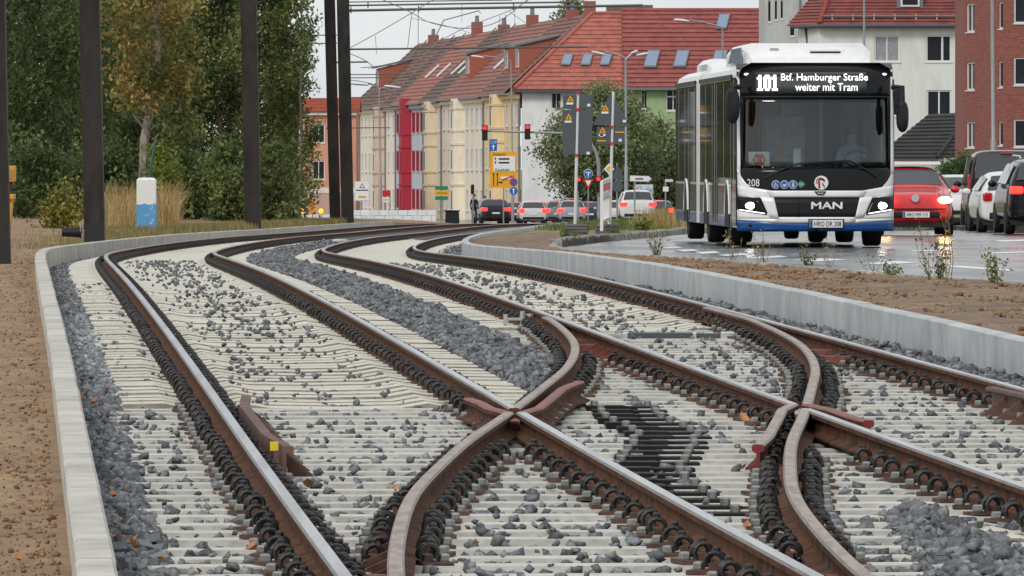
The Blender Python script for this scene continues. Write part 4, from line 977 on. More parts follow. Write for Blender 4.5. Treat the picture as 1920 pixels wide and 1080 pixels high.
    for sd in (-1, 1):
        for s_ in (.17, .82):
            wh = empty('wheel', (sd*(w-.1), S(s_), R), parent=c)
            bq = MB(); bq.lathe([(R*.6, -.1), (R*.95, -.105), (R, -.07), (R, .07), (R*.95, .105), (R*.6, .1)], 20, axis='x'); bq.build('tyre', M_tyre, wh, smooth=True)
            bq = MB(); bq.lathe([(.04, sd*.07), (R*.3, sd*.08), (R*.55, sd*.05), (R*.62, sd*.1), (R*.62, 0), (.04, 0)], 16, axis='x'); bq.build('rim', M_rim, wh, smooth=True)
            bq = MB(); bq.prism([(sd*(w*.9), S(s_)+R*1.12*math.cos(a), R+R*1.12*math.sin(a)) for a in [math.radians(20*k) for k in range(10)]]+[(sd*(w*.9), S(s_)-R*1.1, gc), (sd*(w*.9), S(s_)+R*1.1, gc)], (sd*w*.085, 0, 0)); bq.build('wheel_arch', M_rub, c)
    # sill and bumper bottom
    bq = MB(); bq.b2((-w*.9, .1, gc-.06), (w*.9, L-.1, gc+.05)); bq.build('underbody', M_rub, c)
    e0 = .16
    if front:
        for sd in (-1, 1):
            bq = MB(); bq.ell((sd*w*.72, .12+.06*L*.1, .50*Ht), (.2, .12, .085), 14, 8); h = bq.build('headlight', M_chrome if not lit else mat('lamp lens', (.6, .6, .6), rough=.1), c, smooth='all')
            if lit: bq = MB(); bq.ell((sd*w*.76, .04, .51*Ht), (.15, .08, .075), 12, 8); bq.build('lamp', lit if lit is not True else M_warm, h, smooth='all')
        bq = MB(); bq.box((0, .02, .30*Ht), (W*.62, .05, .11)); bq.build('air_intake', M_plast, c, bevel=.03)
    else:
        for sd in (-1, 1):
            bq = MB()
            if style == 'van': bq.box((sd*w*.95, .02, .6*Ht), (.07, .09, .4))
            else: bq.box((sd*w*.8, .035, .58*Ht), ((.30 if style == 'suv' else .22)*(1.0 if detail else 1.35), .12, (.16 if style == 'suv' else .2)*(1 if detail else 1.3)))
            h = bq.build('tail_light', tail, c, bevel=.04)
        bq = MB(); bq.box((0, L*.1 if style != 'van' else .04, .965*Ht), (.34, .06, .03)); bq.build('brake_light', M_brake if tail is M_tail else M_tailo, c)
        bq = MB(); bq.box((0, .02, .27*Ht), (W*.75, .06, .16)); bq.build('rear_bumper', M_plast, c, bevel=.03)
        bq = MB(); bq.box((0, -.004, .44*Ht), (.5, .02, .11)); bq.build('number_plate', M_pl, c)
    for sd in (-1, 1):
        bq = MB(); bq.ell((sd*(w+.1), S(ws[0]+.03), .66*Ht if style != 'van' else .57*Ht), (.1, .06, .075), 12, 8); bq.build('mirror', p if style != 'van' else M_plast, c, smooth='all')
    return c
def cpos(x, y, Y): return (XX(x, Y), Y, float(ROADZ(Y)))
# red hatchback coming towards us beside the bus
P_red = paint('red', lin((206, 34, 40)))
RC = car('red_car', cpos(1716, 437, 168), .02, 'red hatchback with lit warm headlight and white roof bar beside the bus', P_red, 3.6, 1.66, 1.47, 'hatch', True, True)
b = MB(); b.box((0, 1.9, 1.52), (1.3, .5, .07)); b.build('roof_bar', M_bw, RC, bevel=.01)
b = MB(); b.lathe([(.075, 0), (.085, .02), (.085, .03), (.06, .03)], 20, (0, -.05, .78), 'y'); bd = b.build('badge', M_chrome, RC); text('V', M_chrome, bd, (0, -.06, .80), .05); text('W', M_chrome, bd, (0, -.06, .76), .05)
b = MB(); b.box((.02, -.02, .445), (.56, .02, .12)); pl = b.build('number_plate', M_pl, RC); text('HRO MM 115', M_plast, pl, (.04, -.034, .445), .075, w=.44); b = MB(); b.box((-.235, -.034, .445), (.04, .004, .11)); b.build('euro_band', M_bblue, pl)
b = MB(); b.box((0, .0, .56), (1.3, .04, .03)); b.build('grille_line', M_plast, RC)
# cars waiting on the right, seen from behind
VN = car('van', cpos(1888, 431, 196), -.02, 'large black van seen from behind at the right edge', paint('black', (.006, .006, .007)), 5.0, 1.95, 1.97, 'van', False, tail=M_tailo)
MN = car('small_car', cpos(1907, 433, 184), .03, 'small white car with red tail light in front of the black van', paint('white', (.72, .72, .7)), 3.8, 1.7, 1.41, 'hatch', False, tail=M_tailo)
SV = car('suv', cpos(1970, 436, 174), .02, 'black SUV with silver roof rails cut by the right edge', paint('black pearl', (.008, .009, .011)), 4.5, 1.86, 1.66, 'suv', False, tail=M_tail)
for sx in (-.62, .62):
    b = MB(); b.tube([(sx, .4, 1.64), (sx, .6, 1.7), (sx, 2.4, 1.72), (sx, 2.7, 1.66)], .02, 6); b.build('roof_rail', M_chrome, SV)
car('white_car', cpos(1800, 425, 215), -.02, 'white car half hidden between the red hatchback and the black van', paint('white 2', (.66, .66, .66)), 4.2, 1.75, 1.45, 'hatch', True, M_led)
# queue at the lights, far off
Q = [('suv', 930, 505, .16, (.025, .026, .03), 'suv', 1.66, 1.85, 'dark grey SUV with red tail lights, leftmost of the far queue'),
     ('queue_car', 966, 535, .1, lin((110, 34, 36)), 'hatch', 1.5, 1.72, 'dark red hatchback just right of the leftmost SUV in the far queue'),
     ('queue_car', 1000, 500, .05, (.6, .6, .6), 'hatch', 1.5, 1.76, 'white hatchback with red lights under the yellow direction sign'),
     ('queue_car', 1046, 530, .04, lin((120, 126, 134)), 'suv', 1.55, 1.75, 'grey estate car between the white hatchback and the silver one with roof bars'),
     ('queue_car', 1073, 500, .03, lin((150, 158, 168)), 'suv', 1.55, 1.78, 'silver blue car with roof bars behind the tall sign post'),
     ('queue_car', 1106, 515, .02, lin((52, 62, 80)), 'hatch', 1.5, 1.75, 'dark blue hatchback just left of the white barrier'),
     ('queue_car', 1146, 500, .0, (.62, .62, .6), 'hatch', 1.52, 1.75, 'white car directly right of the white barrier'),
     ('queue_car', 1022, 575, .04, lin((170, 40, 40)), 'hatch', 1.5, 1.72, 'bright red car glimpsed behind the white hatchback of the far queue'),
     ('queue_car', 1128, 570, .02, lin((70, 74, 80)), 'hatch', 1.52, 1.75, 'grey car glimpsed between the dark blue hatchback and the barrier'),
     ('suv', 1196, 425, .03, (.68, .68, .68), 'suv', 1.85, 1.92, 'tall white SUV in the queue below the green tree'),
     ('queue_car', 1236, 470, .0, (.05, .055, .06), 'hatch', 1.46, 1.78, 'dark grey car with red tail lights, rightmost in the far queue beside the bus')]
for nm, x, Y, r, cc, stl, hh, ww, lb in Q:
    o = car(nm, (XX(x, Y), Y, float(ROADZ(Y))), r, lb, paint(lb[:12], cc), 4.2, ww, hh, stl, False, detail=0, group='cars queueing at the red lights')
    if 'roof bars behind' in lb:
        b = MB(); b.box((0, 1.2, hh+.08), (1.3, .08, .05)); b.box((0, 2.2, hh+.08), (1.3, .08, .05)); b.build('roof_bar', M_rim, o)
# ================================================================== masts, wires, lamps, signals, signs
M_mast = mat('dark brown mast steel', lin((52, 47, 44)), rough=.6, var=.18, scale=3, col2=lin((38, 35, 33)), stretch=(1, 1, .3), spec=.25)
M_mastb = mat('black bitumen coat', (.01, .01, .012), rough=.5, var=.2)
def mast(xb, yb, xt, w, Y, label, top_y=-60, coat=.28, base_z=None, d=None):
    """leaning H-section mast: base pixel (xb, yb), top leans to pixel xt at y=0"""
    base = at(xb, yb, Y); 
    if base_z is not None: base.z = base_z
    t0 = at(xt, 0, Y); lean = (t0.x-base.x)/(t0.z-at(xb, yb, Y).z); hgt = at(xb, top_y, Y).z-base.z+2.0
    m = empty('catenary_mast', base, label=label, cat='mast', group='catenary masts beside the left track'); d = d or w
    sec = [(-w/2, -d/2), (w/2, -d/2), (w/2, -d/2+.02), (w*.12, -d/2+.03), (w*.12, d/2-.03), (w/2, d/2-.02), (w/2, d/2), (-w/2, d/2), (-w/2, d/2-.02), (-w*.12, d/2-.03), (-w*.12, -d/2+.03), (-w/2, -d/2+.02)]
    b = MB(); b.loft([[(x+lean*h, y, h) for x, y in sec] for h in (-.5, hgt)]); b.build('shaft', M_mast, m)
    for s in (-1, 1):
        b = MB(); b.loft([[(x*1.06+lean*h+s*w*.5, y, h) for x, y in ((-.012, -d/2-.006), (.012, -d/2-.006), (.012, d/2+.006), (-.012, d/2+.006))] for h in (-.5, hgt)]); b.build('edge_strip', M_mast, m)
    b = MB(); b.loft([[(x*1.1+lean*h, y*1.1, h) for x, y in ((-w/2, -d/2), (w/2, -d/2), (w/2, d/2), (-w/2, d/2))] for h in (-.5, coat)]); b.build('base_sleeve', M_mastb, m)
    b = MB(); b.box((0, -.06, coat+.12), (.03, .02, .04)); b.build('earth_terminal', M_nut, m)
    return m, lean
mast(2, 487, -8, .2, 95, 'dark steel mast cut by the left picture edge', coat=.25)
mast(178, 456, 168, .325, 140, 'dark steel mast right of the yellow machine, nearest full mast on the left', coat=.35)
mast(475, 436, 466, .37, 199, 'dark steel mast standing in front of the poplars left of centre', coat=.24)
MC1, lean1 = mast(652, 425, 643, .35, 243, 'right one of the two dark masts in front of the houses', coat=.3)
MC2, lean2 = mast(629, 424, 618, .33, 262, 'left, paler one of the two dark masts in front of the houses', coat=.3)
# cantilever arms
M_arm = mat('grey arm tube', lin((92, 92, 92)), rough=.5, metal=.3, var=.1)
def arm(m, Y, pts, r, name='cantilever_arm'):
    b = MB(); L = m.location; b.tube([at(x, y, Y)-L for x, y in pts], r, 6); return b.build(name, M_arm, m)
arm(MC1, 243, [(646, 20), (900, 15), (1205, 10)], .045); arm(MC1, 243, [(646, 10.5), (860, 7), (1072, 4)], .03); arm(MC1, 243, [(646, 4), (960, 0)], .02)
arm(MC1, 243, [(648, 92.5), (880, 90), (1102, 88)], .032)
arm(MC2, 262, [(630, 117), (690, 116)], .03); arm(MC2, 262, [(632, 66), (560, 66)], .02); arm(MC2, 262, [(632, 81), (560, 82)], .02)
for x, y in ((658, 20), (690, 10), (785, 18), (963, 14)):
    a_ = arm(MC1, 243, [(x, y-7), (x, y+5)], .022, 'insulator')
FM = empty('catenary_mast', (XX(652, 430), 430, float(ROADZ(430))), label='distant catenary mast mostly hidden behind the right dark mast', cat='mast', group='catenary masts beside the left track')
b = MB(); b.tube([(0, 0, -.3), (-.1, 0, 10.5)], .14, 8); b.build('shaft', M_mast, FM)
for y, x1 in ((140, 775), (146, 780), (183, 722), (206, 802), (240, 732)): arm(FM, 430, [(652, y), ((652+x1)/2, y-.5), (x1, y-.5)], .03)
# wires
M_wire = mat('wire', lin((120, 124, 126)), rough=.5, metal=.3)
WIRES = ['rising steeply right from the right dark mast', 'sagging deeply below the upper arms', 'curving up from the far brown roofs to the top edge', 'short, sloping down right of the dark mast', 'dropper, leftmost thin vertical one', 'dropper below the crossing point of two wires', 'dropper reaching the lower arm', 'held by a bent steady rod in mid sky', 'dropper, longer of the pair near the chimneys', 'dropper, shorter of the pair near the chimneys', 'sloping down right towards the red roof', 'low, leading to the double street lamp', 'nearly level above the far brown roofs', 'dropper right of the pair near the chimneys', 'dropper under the upper arms in mid sky', 'long, faint, running down to the lower arm']
def wire(Y, pts, r=.012, label=None, smooth=True):
    label = 'thin grey overhead wire ' + WIRES.pop(0)
    P_ = [at(x, y, Y) for x, y in pts]
    if smooth and len(P_) > 2:
        t = np.arange(len(P_)); q = np.linspace(0, len(P_)-1, len(P_)*6); S_ = [spline(t, [p[k] for p in P_]) for k in range(3)]; P_ = [Vector((float(S_[0](u)), float(S_[1](u)), float(S_[2](u)))) for u in q]
    b = MB(); o0 = P_[0]; b.tube([p-o0 for p in P_], r, 5); o = b.build('overhead_wire', M_wire, None, loc=tuple(o0)); tag(o, label, 'wire', 'overhead wires'); return o
wire(230, [(655, 90), (700, 66), (772, 24), (830, -12)]); wire(230, [(700, -8), (772, 24), (800, 40), (840, 50), (880, 53), (920, 46), (955, 27), (1000, -10)])
wire(260, [(676, 127), (720, 122), (780, 102), (860, 58), (955, 20), (1000, -8)]); wire(230, [(655, 100), (682, 112), (700, 125)]); wire(230, [(704, 67), (706, 102)], .008); wire(230, [(772, 25), (764, 92)], .01); wire(230, [(784, 16), (784, 92)], .01)
wire(230, [(806, 90), (832, 38), (898, 20), (901, 25)], .016, smooth=False); wire(230, [(948, 27), (950, 58)], .01); wire(230, [(937, 30), (937, 56)], .008); wire(230, [(955, 22), (1000, 53)], .008); wire(260, [(655, 150), (700, 158), (740, 178)], .012); wire(260, [(690, 128), (760, 118), (830, 104)], .009); wire(260, [(965, 12), (965, 33), (966, 62)], .008); wire(260, [(866, 6), (866, 42)], .008); wire(260, [(770, 34), (800, 40), (870, 58), (960, 92)], .008)
# ---------------------------------------------------------------- street lamps
M_galv = mat('galvanised steel', lin((150, 154, 156)), rough=.45, metal=.4, var=.1, scale=1)
M_lh = mat('lamp head grey', lin((210, 212, 210)), rough=.4, var=.05)
def lamp(Y, xb, top, arms, label, r=.07, base=None):
    zb = float(ROADZ(Y)) if base is None else base; l = empty('street_lamp', (XX(xb, Y), Y, zb), label=label, cat='street lamp'); L = l.location
    tp = at(*top, Y)-L; b = MB(); b.tube([(0, 0, -.1), (0, 0, tp.z*.35), (0, 0, tp.z*.36), tuple(tp)], [r*1.25, r*1.2, r*.85, r*.7], 10); b.build('pole', M_galv, l, smooth=True)
    for path, hx0, hx1, dy in arms:
        b = MB(); b.tube([tuple(tp)]+[tuple(at(x, y, Y)-L) for x, y in path], r*.55, 8); b.build('arm', M_galv, l, smooth=True)
        x0, y0 = path[-1]; a = at(hx0, y0, Y)-L; c = at(hx1, y0+dy, Y)-L; mid = (a+c)/2; ln = abs(c.x-a.x)/2
        b = MB(); sl_ = (c.z-a.z)/(c.x-a.x); R_ = []
        for t, k in ((-1, .25), (-.8, .8), (-.2, 1), (.5, .9), (.9, .6), (1, .15)):
            x = mid.x+t*ln; z = mid.z+sl_*t*ln; R_.append([(x, mid.y+.16*k*math.cos(q), z+.085*k*math.sin(q)) for q in [math.radians(45*j) for j in range(8)]])
        b.loft(R_); b.build('lamp_head', M_lh, l, smooth=True)
    return l
lamp(500, 961, (958, 122), [([(957, 114), (950, 109), (930, 107), (906, 105)], 883, 908, 3)], 'curved street lamp beside the yellow direction sign')
lamp(430, 1174, (1173, 112), [([(1168, 106), (1150, 100), (1135, 97)], 1109, 1136, 6), ([(1180, 104), (1195, 100)], 1217, 1193, 4), ([(1180, 106), (1184, 101)], 1182, 1196, -6)], 'three-armed street lamp above the green maple', r=.09)
lamp(390, 1356, (1355, 62), [([(1354, 52), (1345, 48), (1320, 42), (1292, 37)], 1263, 1293, 3)], 'street lamp rising behind the bus roof left of the bus front', r=.07)
lamp(360, 1621, (1620, -30), [([(1618, -38), (1590, -45)], 1560, 1592, 3)], 'slim grey lamp pole in front of the white house', r=.07)
lamp(300, 1862, (1860, -30), [([(1858, -40), (1830, -48)], 1800, 1832, 3)], 'grey lamp pole in front of the brick house', r=.09)
lamp(460, 713, (711, 168), [([(709, 163), (700, 160), (690, 156)], 655, 692, 3), ([(714, 165), (722, 165)], 752, 720, -4)], 'double street lamp in front of the beige houses left of the red one', r=.08)
# ---------------------------------------------------------------- traffic signals
M_sigk = mat('signal housing', (.012, .012, .013), rough=.5)
M_red = emat('red signal', (1, .012, .012), 4.0); M_off = mat('dark lens', (.02, .02, .02), rough=.2)
def signal(parent, p, s=1.0, lit=True, side=False):
    h = empty('signal_head', tuple(p), parent=parent); b = MB(); b.box((0, 0, 0), (.34*s, .24*s, .92*s)); b.build('housing', M_sigk, h, bevel=.03)
    for k in (1, 0, -1):
        b = MB(); b.lathe([(.11*s, -.13*s), (.11*s, -.122*s)], 16, (0, 0, k*.29*s), 'y'); b.build('lens', M_red if (k == 1 and lit) else M_off, h)
        b = MB(); b.loft([[(.125*s*math.cos(a), -.12*s, k*.29*s+.125*s*math.sin(a)), (.125*s*math.cos(a), -.26*s, k*.29*s+.125*s*math.sin(a))] for a in [math.radians(-10+20*j) for j in range(11)]], closed=False); b.build('visor', M_sigk, h)
    return h
Y = 450; SG = empty('traffic_signal', (XX(1124, Y), Y, float(ROADZ(Y))), label='signal gantry with two red lights on a long arm over the road', cat='traffic light'); L = SG.location
b = MB(); b.tube([(0, 0, 0)]+[tuple(at(x, y, Y)-L) for x, y in ((1123, 330), (1122, 305), (1117, 285), (1107, 267), (1090, 255), (1060, 250), (1000, 248), (905, 245.5))], [.11, .11, .1, .09, .09, .08, .07, .06, .05], 8); b.build('gantry', M_galv, SG, smooth=True)
signal(SG, at(909, 249, Y-.3)-L, .95); signal(SG, at(989, 247, Y-.3)-L, .95); signal(SG, at(1122, 345, Y-.3)-L, 1.0)
Mblu = mat('sign blue', lin((28, 96, 180)), rough=.4, var=.05); Mgry = mat('sign back grey', lin((84, 90, 94)), rough=.5, var=.06, metal=.2); Myel = mat('sign yellow', lin((236, 168, 28)), rough=.4, var=.05); Mgrn = mat('sign green', lin((20, 130, 90)), rough=.4, var=.05); Mred = mat('sign red', lin((196, 30, 40)), rough=.4, var=.05); Mblk = mat('sign black', (.01, .01, .01), rough=.5)
def panel(parent, Y, x0, y0, x1, y1, m, name='panel', th=.03, dy=0.0):
    a, c = at(x0, y0, Y), at(x1, y1, Y); L = parent.matrix_basis.translation if parent else Vector((0, 0, 0)); b = MB(); b.b2((a.x-L.x, dy, a.z-L.z), (c.x-L.x, dy+th, c.z-L.z)); return b.build(name, m, parent)
def disc(parent, Y, x, y, rpx, m, name='disc', dy=0.0, n=24, th=.02):
    c = at(x, y, Y)-parent.location; r = rpx/FPX*Y; b = MB(); b.prism([(c.x+r*math.cos(2*math.pi*k/n), dy, c.z+r*math.sin(2*math.pi*k/n)) for k in range(n)], (0, th, 0)); return b.build(name, m, parent)
def polyp(parent, Y, pts, m, name='plate', dy=0.0, th=.02):
    b = MB(); L = parent.location; q = [at(x, y, Y)-L for x, y in pts]; b.prism([(p.x, dy, p.z) for p in q], (0, th, 0)); return b.build(name, m, parent)
def stext(parent, Y, s, x, y, hpx, m, wpx=None, dy=-.02):
    c = at(x, y, Y)-parent.location; return text(s, m, parent, (c.x, dy, c.z), hpx/FPX*Y, w=wpx/FPX*Y if wpx else None)
def post(Y, x, ytop, label, cat='sign', r=.04, name='sign_post', group=None, base=None, mast_m=None):
    o = empty(name, (XX(x, Y), Y, float(ROADZ(Y)) if base is None else base), label=label, cat=cat, group=group); tp = at(x, ytop, Y)-o.location
    b = MB(); b.tube([(0, .05, -.1), (0, .05, tp.z)], r, 8); b.build('post', mast_m or M_galv, o); return o
# blue detour sign hanging from the gantry arm
o = empty('detour_sign', at(925, 283, 449.6), label='small blue detour sign with white arrow under the gantry arm', cat='sign'); panel(o, 449.6, 917.5, 261, 932, 283, Mblu); stext(o, 449.6, 'U 29', 925, 266.5, 5, M_white, 11); polyp(o, 449.6, [(924, 281), (926, 281), (926, 275), (928.5, 275), (925, 271), (921.5, 275), (924, 275)], M_white, 'arrow', -.02, .015)
# big yellow direction sign
o = post(478, 944, 300, 'large yellow direction sign with white panel and black arrows', base=float(ROADZ(478))); panel(o, 478, 919, 284.5, 969, 352, Myel); panel(o, 478, 925, 293, 966, 321, M_white, 'destination_panel', .02, -.025)
stext(o, 478, 'Stralsund', 936, 289, 5, Mblk, 22); stext(o, 478, 'Zentrum', 939, 312, 4.5, Mblk, 19); stext(o, 478, 'Kunsthalle', 942, 318, 4.5, Mblk, 26, -.045)
for y in (298, 305):
    polyp(o, 478, [(928, y+2), (929.5, y+2), (929.5, y-1), (931, y-1), (928.7, y-3), (926.5, y-1), (928, y-1)], Mblk, 'arrow', -.045, .01); panel(o, 478, 935, y-1.5, 955, y+1.5, Mblk, 'text_line', .01, -.04)
for x in (925.5, 932.5): polyp(o, 478, [(x-.7, 349), (x+.7, 349), (x+.7, 327), (x+2.2, 327), (x, 323.5), (x-2.2, 327), (x-.7, 327)], Mblk, 'lane_arrow', -.02, .012)
polyp(o, 478, [(934, 341), (940, 341), (940, 339.5), (943, 342), (940, 344.5), (940, 343), (934, 343)], Mblk, 'side_arrow', -.02, .012); panel(o, 478, 939, 331, 958, 336, M_white, 'detour_strip', .015, -.03); polyp(o, 478, [(940, 337), (943, 338), (962, 331), (960, 329)], Mred, 'red_cross_bar', -.045, .012)
o = post(470, 963, 328, 'no-stopping sign above a blue round sign on a thin post'); disc(o, 470, 963, 341.5, 7.5, Mred); disc(o, 470, 963, 341.5, 6, Mblu, 'inner_disc', -.02); polyp(o, 470, [(958.5, 338), (959.5, 337), (967.5, 345), (966.5, 346)], Mred, 'slash', -.03, .01); disc(o, 470, 963, 358, 7.5, Mblu); polyp(o, 470, [(962, 363), (964, 363), (964, 356), (966, 356), (963, 353), (960, 356), (962, 356)], M_white, 'arrow', -.02, .01)
o = post(420, 829, 350, 'green and orange stacked direction sign on a striped post'); panel(o, 420, 816, 349, 840, 356, Mgrn); panel(o, 420, 815.5, 357, 842.5, 367, Myel); panel(o, 420, 816, 368, 840, 375, Mgrn); stext(o, 420, 'Umleitung', 828.5, 362, 3.5, Mblk, 20)
o = post(400, 678, 341, 'white framed works sign with red warning triangle near the dark masts'); panel(o, 400, 664.5, 340, 693, 377, M_lh); panel(o, 400, 666, 341.5, 691.5, 375.5, M_white, 'face', .01, -.015); polyp(o, 400, [(673.5, 352), (684.5, 352), (679, 343)], Mred, 'warning_triangle', -.03, .01); polyp(o, 400, [(675.8, 350.8), (682.2, 350.8), (679, 345.5)], M_white, 'triangle_face', -.036, .006); panel(o, 400, 667.5, 355.5, 690, 357.5, Mblk, 'text_line', .006, -.025); panel(o, 400, 672, 367, 686, 371, Myel, 'yellow_line', .006, -.025)
o = post(440, 731, 357, 'red bus-stop style sign with white and yellow plate in front of the cream house'); panel(o, 440, 717, 357, 732, 368.5, Mred); panel(o, 440, 718, 370.5, 730.5, 379, M_white, 'plate'); panel(o, 440, 719, 373, 729, 375.5, Myel, 'yellow_band', .01, -.015)
o = post(470, 887, 345, 'small dark pedestrian signal on a post by the tan house', cat='traffic light'); signal(o, at(886, 355, 469.7)-o.location, .6, False)
# signals and small signs around the tall temporary posts
Y = 440; o = post(Y, 1084, 330, 'red signal on a post just left of the yield sign', cat='traffic light'); signal(o, at(1085, 345, Y-.3)-o.location, .85)
o = post(430, 1103, 316, 'blue round arrow sign above a red-edged yield triangle'); disc(o, 430, 1103, 325.5, 8.5, M_white); disc(o, 430, 1103, 325.5, 7.7, Mblu, 'inner_disc', -.02); polyp(o, 430, [(1102, 331), (1104, 331), (1104, 324), (1108, 325), (1107, 322.5), (1099, 322.5), (1098, 325), (1102, 324)], M_white, 'arrows', -.03, .01)
polyp(o, 430, [(1093, 336), (1113, 336), (1103, 355)], Mred, 'yield_triangle'); polyp(o, 430, [(1097.5, 338.5), (1108.5, 338.5), (1103, 349.5)], M_white, 'triangle_face', -.02)
o = post(380, 1142, 308, 'yellow priority diamond sign on the post by the barrier'); polyp(o, 380, [(1142, 306), (1152, 317), (1143, 328), (1132, 317)], M_white, 'diamond'); polyp(o, 380, [(1142, 310.5), (1148, 317), (1143, 323.5), (1136, 317)], Myel, 'diamond_face', -.02)
o = post(400, 1157, 306, 'grey sign backs, a triangle above a round disc, below the maple'); polyp(o, 400, [(1146, 336), (1171, 334), (1158, 308)], Mgry, 'triangle_back'); disc(o, 400, 1157, 349, 11, Mgry, 'disc_back')
o = post(420, 1190, 330, 'white arrow-shaped direction board left of the bus'); polyp(o, 420, [(1181, 329), (1216, 330), (1222, 335), (1216, 341), (1181, 340)], M_lh, 'board'); polyp(o, 420, [(1182.5, 330.5), (1215, 331.3), (1220, 335), (1215, 339.7), (1182.5, 338.8)], M_white, 'face', -.015, .01); panel(o, 420, 1191, 334, 1206, 336.5, Mblk, 'text_line', .01, -.025)
o = empty('advert_panel', (XX(1207, 440), 440, float(ROADZ(440))), label='pale poster board on legs under the tree left of the bus', cat='billboard'); panel(o, 440, 1189, 346, 1224.5, 371, M_lh, 'frame', .08); panel(o, 440, 1191, 348, 1222.5, 369, mat('poster', lin((206, 214, 222)), rough=.4, var=.3, scale=3, col2=lin((120, 150, 180))), 'poster', .02, -.03)
for x in (1192, 1221): panel(o, 440, x-1, 371, x+1, 412, M_lh, 'leg', .06)
o = post(400, 1248, 336, 'thin post with a small white plate and street sign left of the bus'); panel(o, 400, 1247, 336, 1262, 341, M_lh, 'street_name_plate'); panel(o, 400, 1243, 350, 1253.5, 359, M_white, 'plate')
# ---------------------------------------------------------------- temporary sign posts (seen from behind) and barrier, on the island
M_foot = mat('recycled rubber foot', lin((96, 96, 94)), rough=.8, var=.2, scale=6)
M_band = mat('red clamp band', lin((190, 40, 50)), rough=.4)
def temp_post(Y, xb, yb, xt, yt, label, feet=4):
    base = at(xb, yb, Y); o = empty('temporary_sign', base, label=label, cat='sign'); tp = at(xt, yt, Y)-base
    b = MB(); b.tube([(0, 0, 0), tuple(tp)], .03, 8); b.build('post', M_lh, o)
    for k in range(feet):
        b = MB(); b.box((random.uniform(-.03, .03), random.uniform(-.04, .04), -.05+.055*k), (.52-.03*k, .4, .05), random.uniform(-.12, .12), (.95, .95)); b.build('foot_plate', M_foot, o, bevel=.015)
    return o, tp
yb = 300-(rz(152)+.0-EYE)*FPX/152
T1, t1 = temp_post(152, 1078, 434, 1084, 172, 'tall grey sign back on a red-banded pole, left of the two temporary signs')
panel(T1, 151.9, 1056, 178, 1111.5, 204.5, Mgry, 'sign_back', .012, -.02); panel(T1, 151.9, 1054.5, 206, 1110.5, 290, Mgry, 'sign_back', .012, -.02)
T2, t2 = temp_post(156, 1143, 432, 1150, 172, 'triangular and square grey sign backs on the right temporary pole')
polyp(T2, 155.9, [(1112, 234), (1182, 238), (1151, 178), (1143, 178)], Mgry, 'triangle_back', -.02, .012); panel(T2, 155.9, 1119, 239, 1171, 270, Mgry, 'sign_back', .012, -.02)
for o, Yq, pts in ((T1, 151.8, [(1084, 174), (1083, 205), (1081, 291)]), (T2, 155.8, [(1147, 238), (1146, 269)])):
    for x, y in pts: panel(o, Yq, x-3, y-2.5, x+3, y+2.5, M_band, 'clamp_band', .1, -.05)
for o, Yq, S_ in ((T1, 151.85, [(1069, 186), (1066, 220)]), (T2, 155.85, [(1135, 203), (1129.5, 245)])):
    for x, y in S_:
        polyp(o, Yq, [(x-6, y+4), (x+7, y+4), (x+.5, y-7)], Myel, 'sticker', -.034, .006); polyp(o, Yq, [(x-1.5, y+2), (x+2, y+2), (x, y-3)], Mblk, 'sticker_mark', -.04, .004); panel(o, Yq, x-7, y+6, x+6, y+10, M_white, 'sticker_label', .006, -.034)
for o, Yq, S_ in ((T1, 151.85, [(1104, 197), (1103, 287)]), (T2, 155.85, [(1171, 227), (1163, 263), (1128, 254)])):
    for x, y in S_: panel(o, Yq, x-3, y-2.5, x+3, y+2.5, M_white, 'sticker_label', .006, -.034)
for x0, x1, y in ((1120, 1136, 264), (1154, 1171, 248)): panel(T2, 155.85, x0, y-1.2, x1, y+1.2, Myel, 'tape_strip', .006, -.034)
BR = empty('barrier_board', at(1128, 433, 150), label='white and red-edged barrier board standing edge-on on rubber feet', cat='barrier'); L = BR.location
def bq_(pts, th, m, nm):
    b = MB(); b.prism([tuple(p) for p in pts], th); return b.build(nm, m, BR)
dv = Vector((.17, 1.6, 0))
for z0, z1, m in ((0.02, .98, None),):
    P0 = Vector((0, 0, 0)); w = .035
    for a, c, nm in ((0, .07, 'post'), (.93, 1.0, 'post')):
        b = MB(); b.loft([[P0+dv*a+Vector((x, y, 0)) for x, y in ((-.03, -.03), (.03, -.03), (.03, .03), (-.03, .03))]]+[[P0+dv*a+Vector((x, y, .92+.08*a)) for x, y in ((-.03, -.03), (.03, -.03), (.03, .03), (-.03, .03))]]); b.build(nm, M_bw, BR)
    for k, (za, zb, m2) in enumerate(((.86, .94, M_bw), (.72, .84, Mred), (.6, .7, M_bw), (.14, .2, M_bw))):
        b = MB(); b.loft([[P0+dv*t+Vector((x, 0, z+.06*t)) for x, z in ((-.02, za), (.02, za), (.02, zb), (-.02, zb))] for t in (0, 1)]); b.build('rail_board', m2, BR)
    for k in range(8):
        t = .1+.8*k/7; b = MB(); b.loft([[P0+dv*t+Vector((x, y, z)) for x, y in ((-.012, -.012), (.012, -.012), (.012, .012), (-.012, .012))] for z in (.18, .64)]); b.build('baluster', M_bw, BR)
for k in range(3):
    b = MB(); b.box((.12+random.uniform(-.04, .04), 1.0, -.03+.06*k), (.46, .45, .055), random.uniform(-.1, .1), (.95, .95)); b.build('foot_plate', M_foot, BR, bevel=.015)
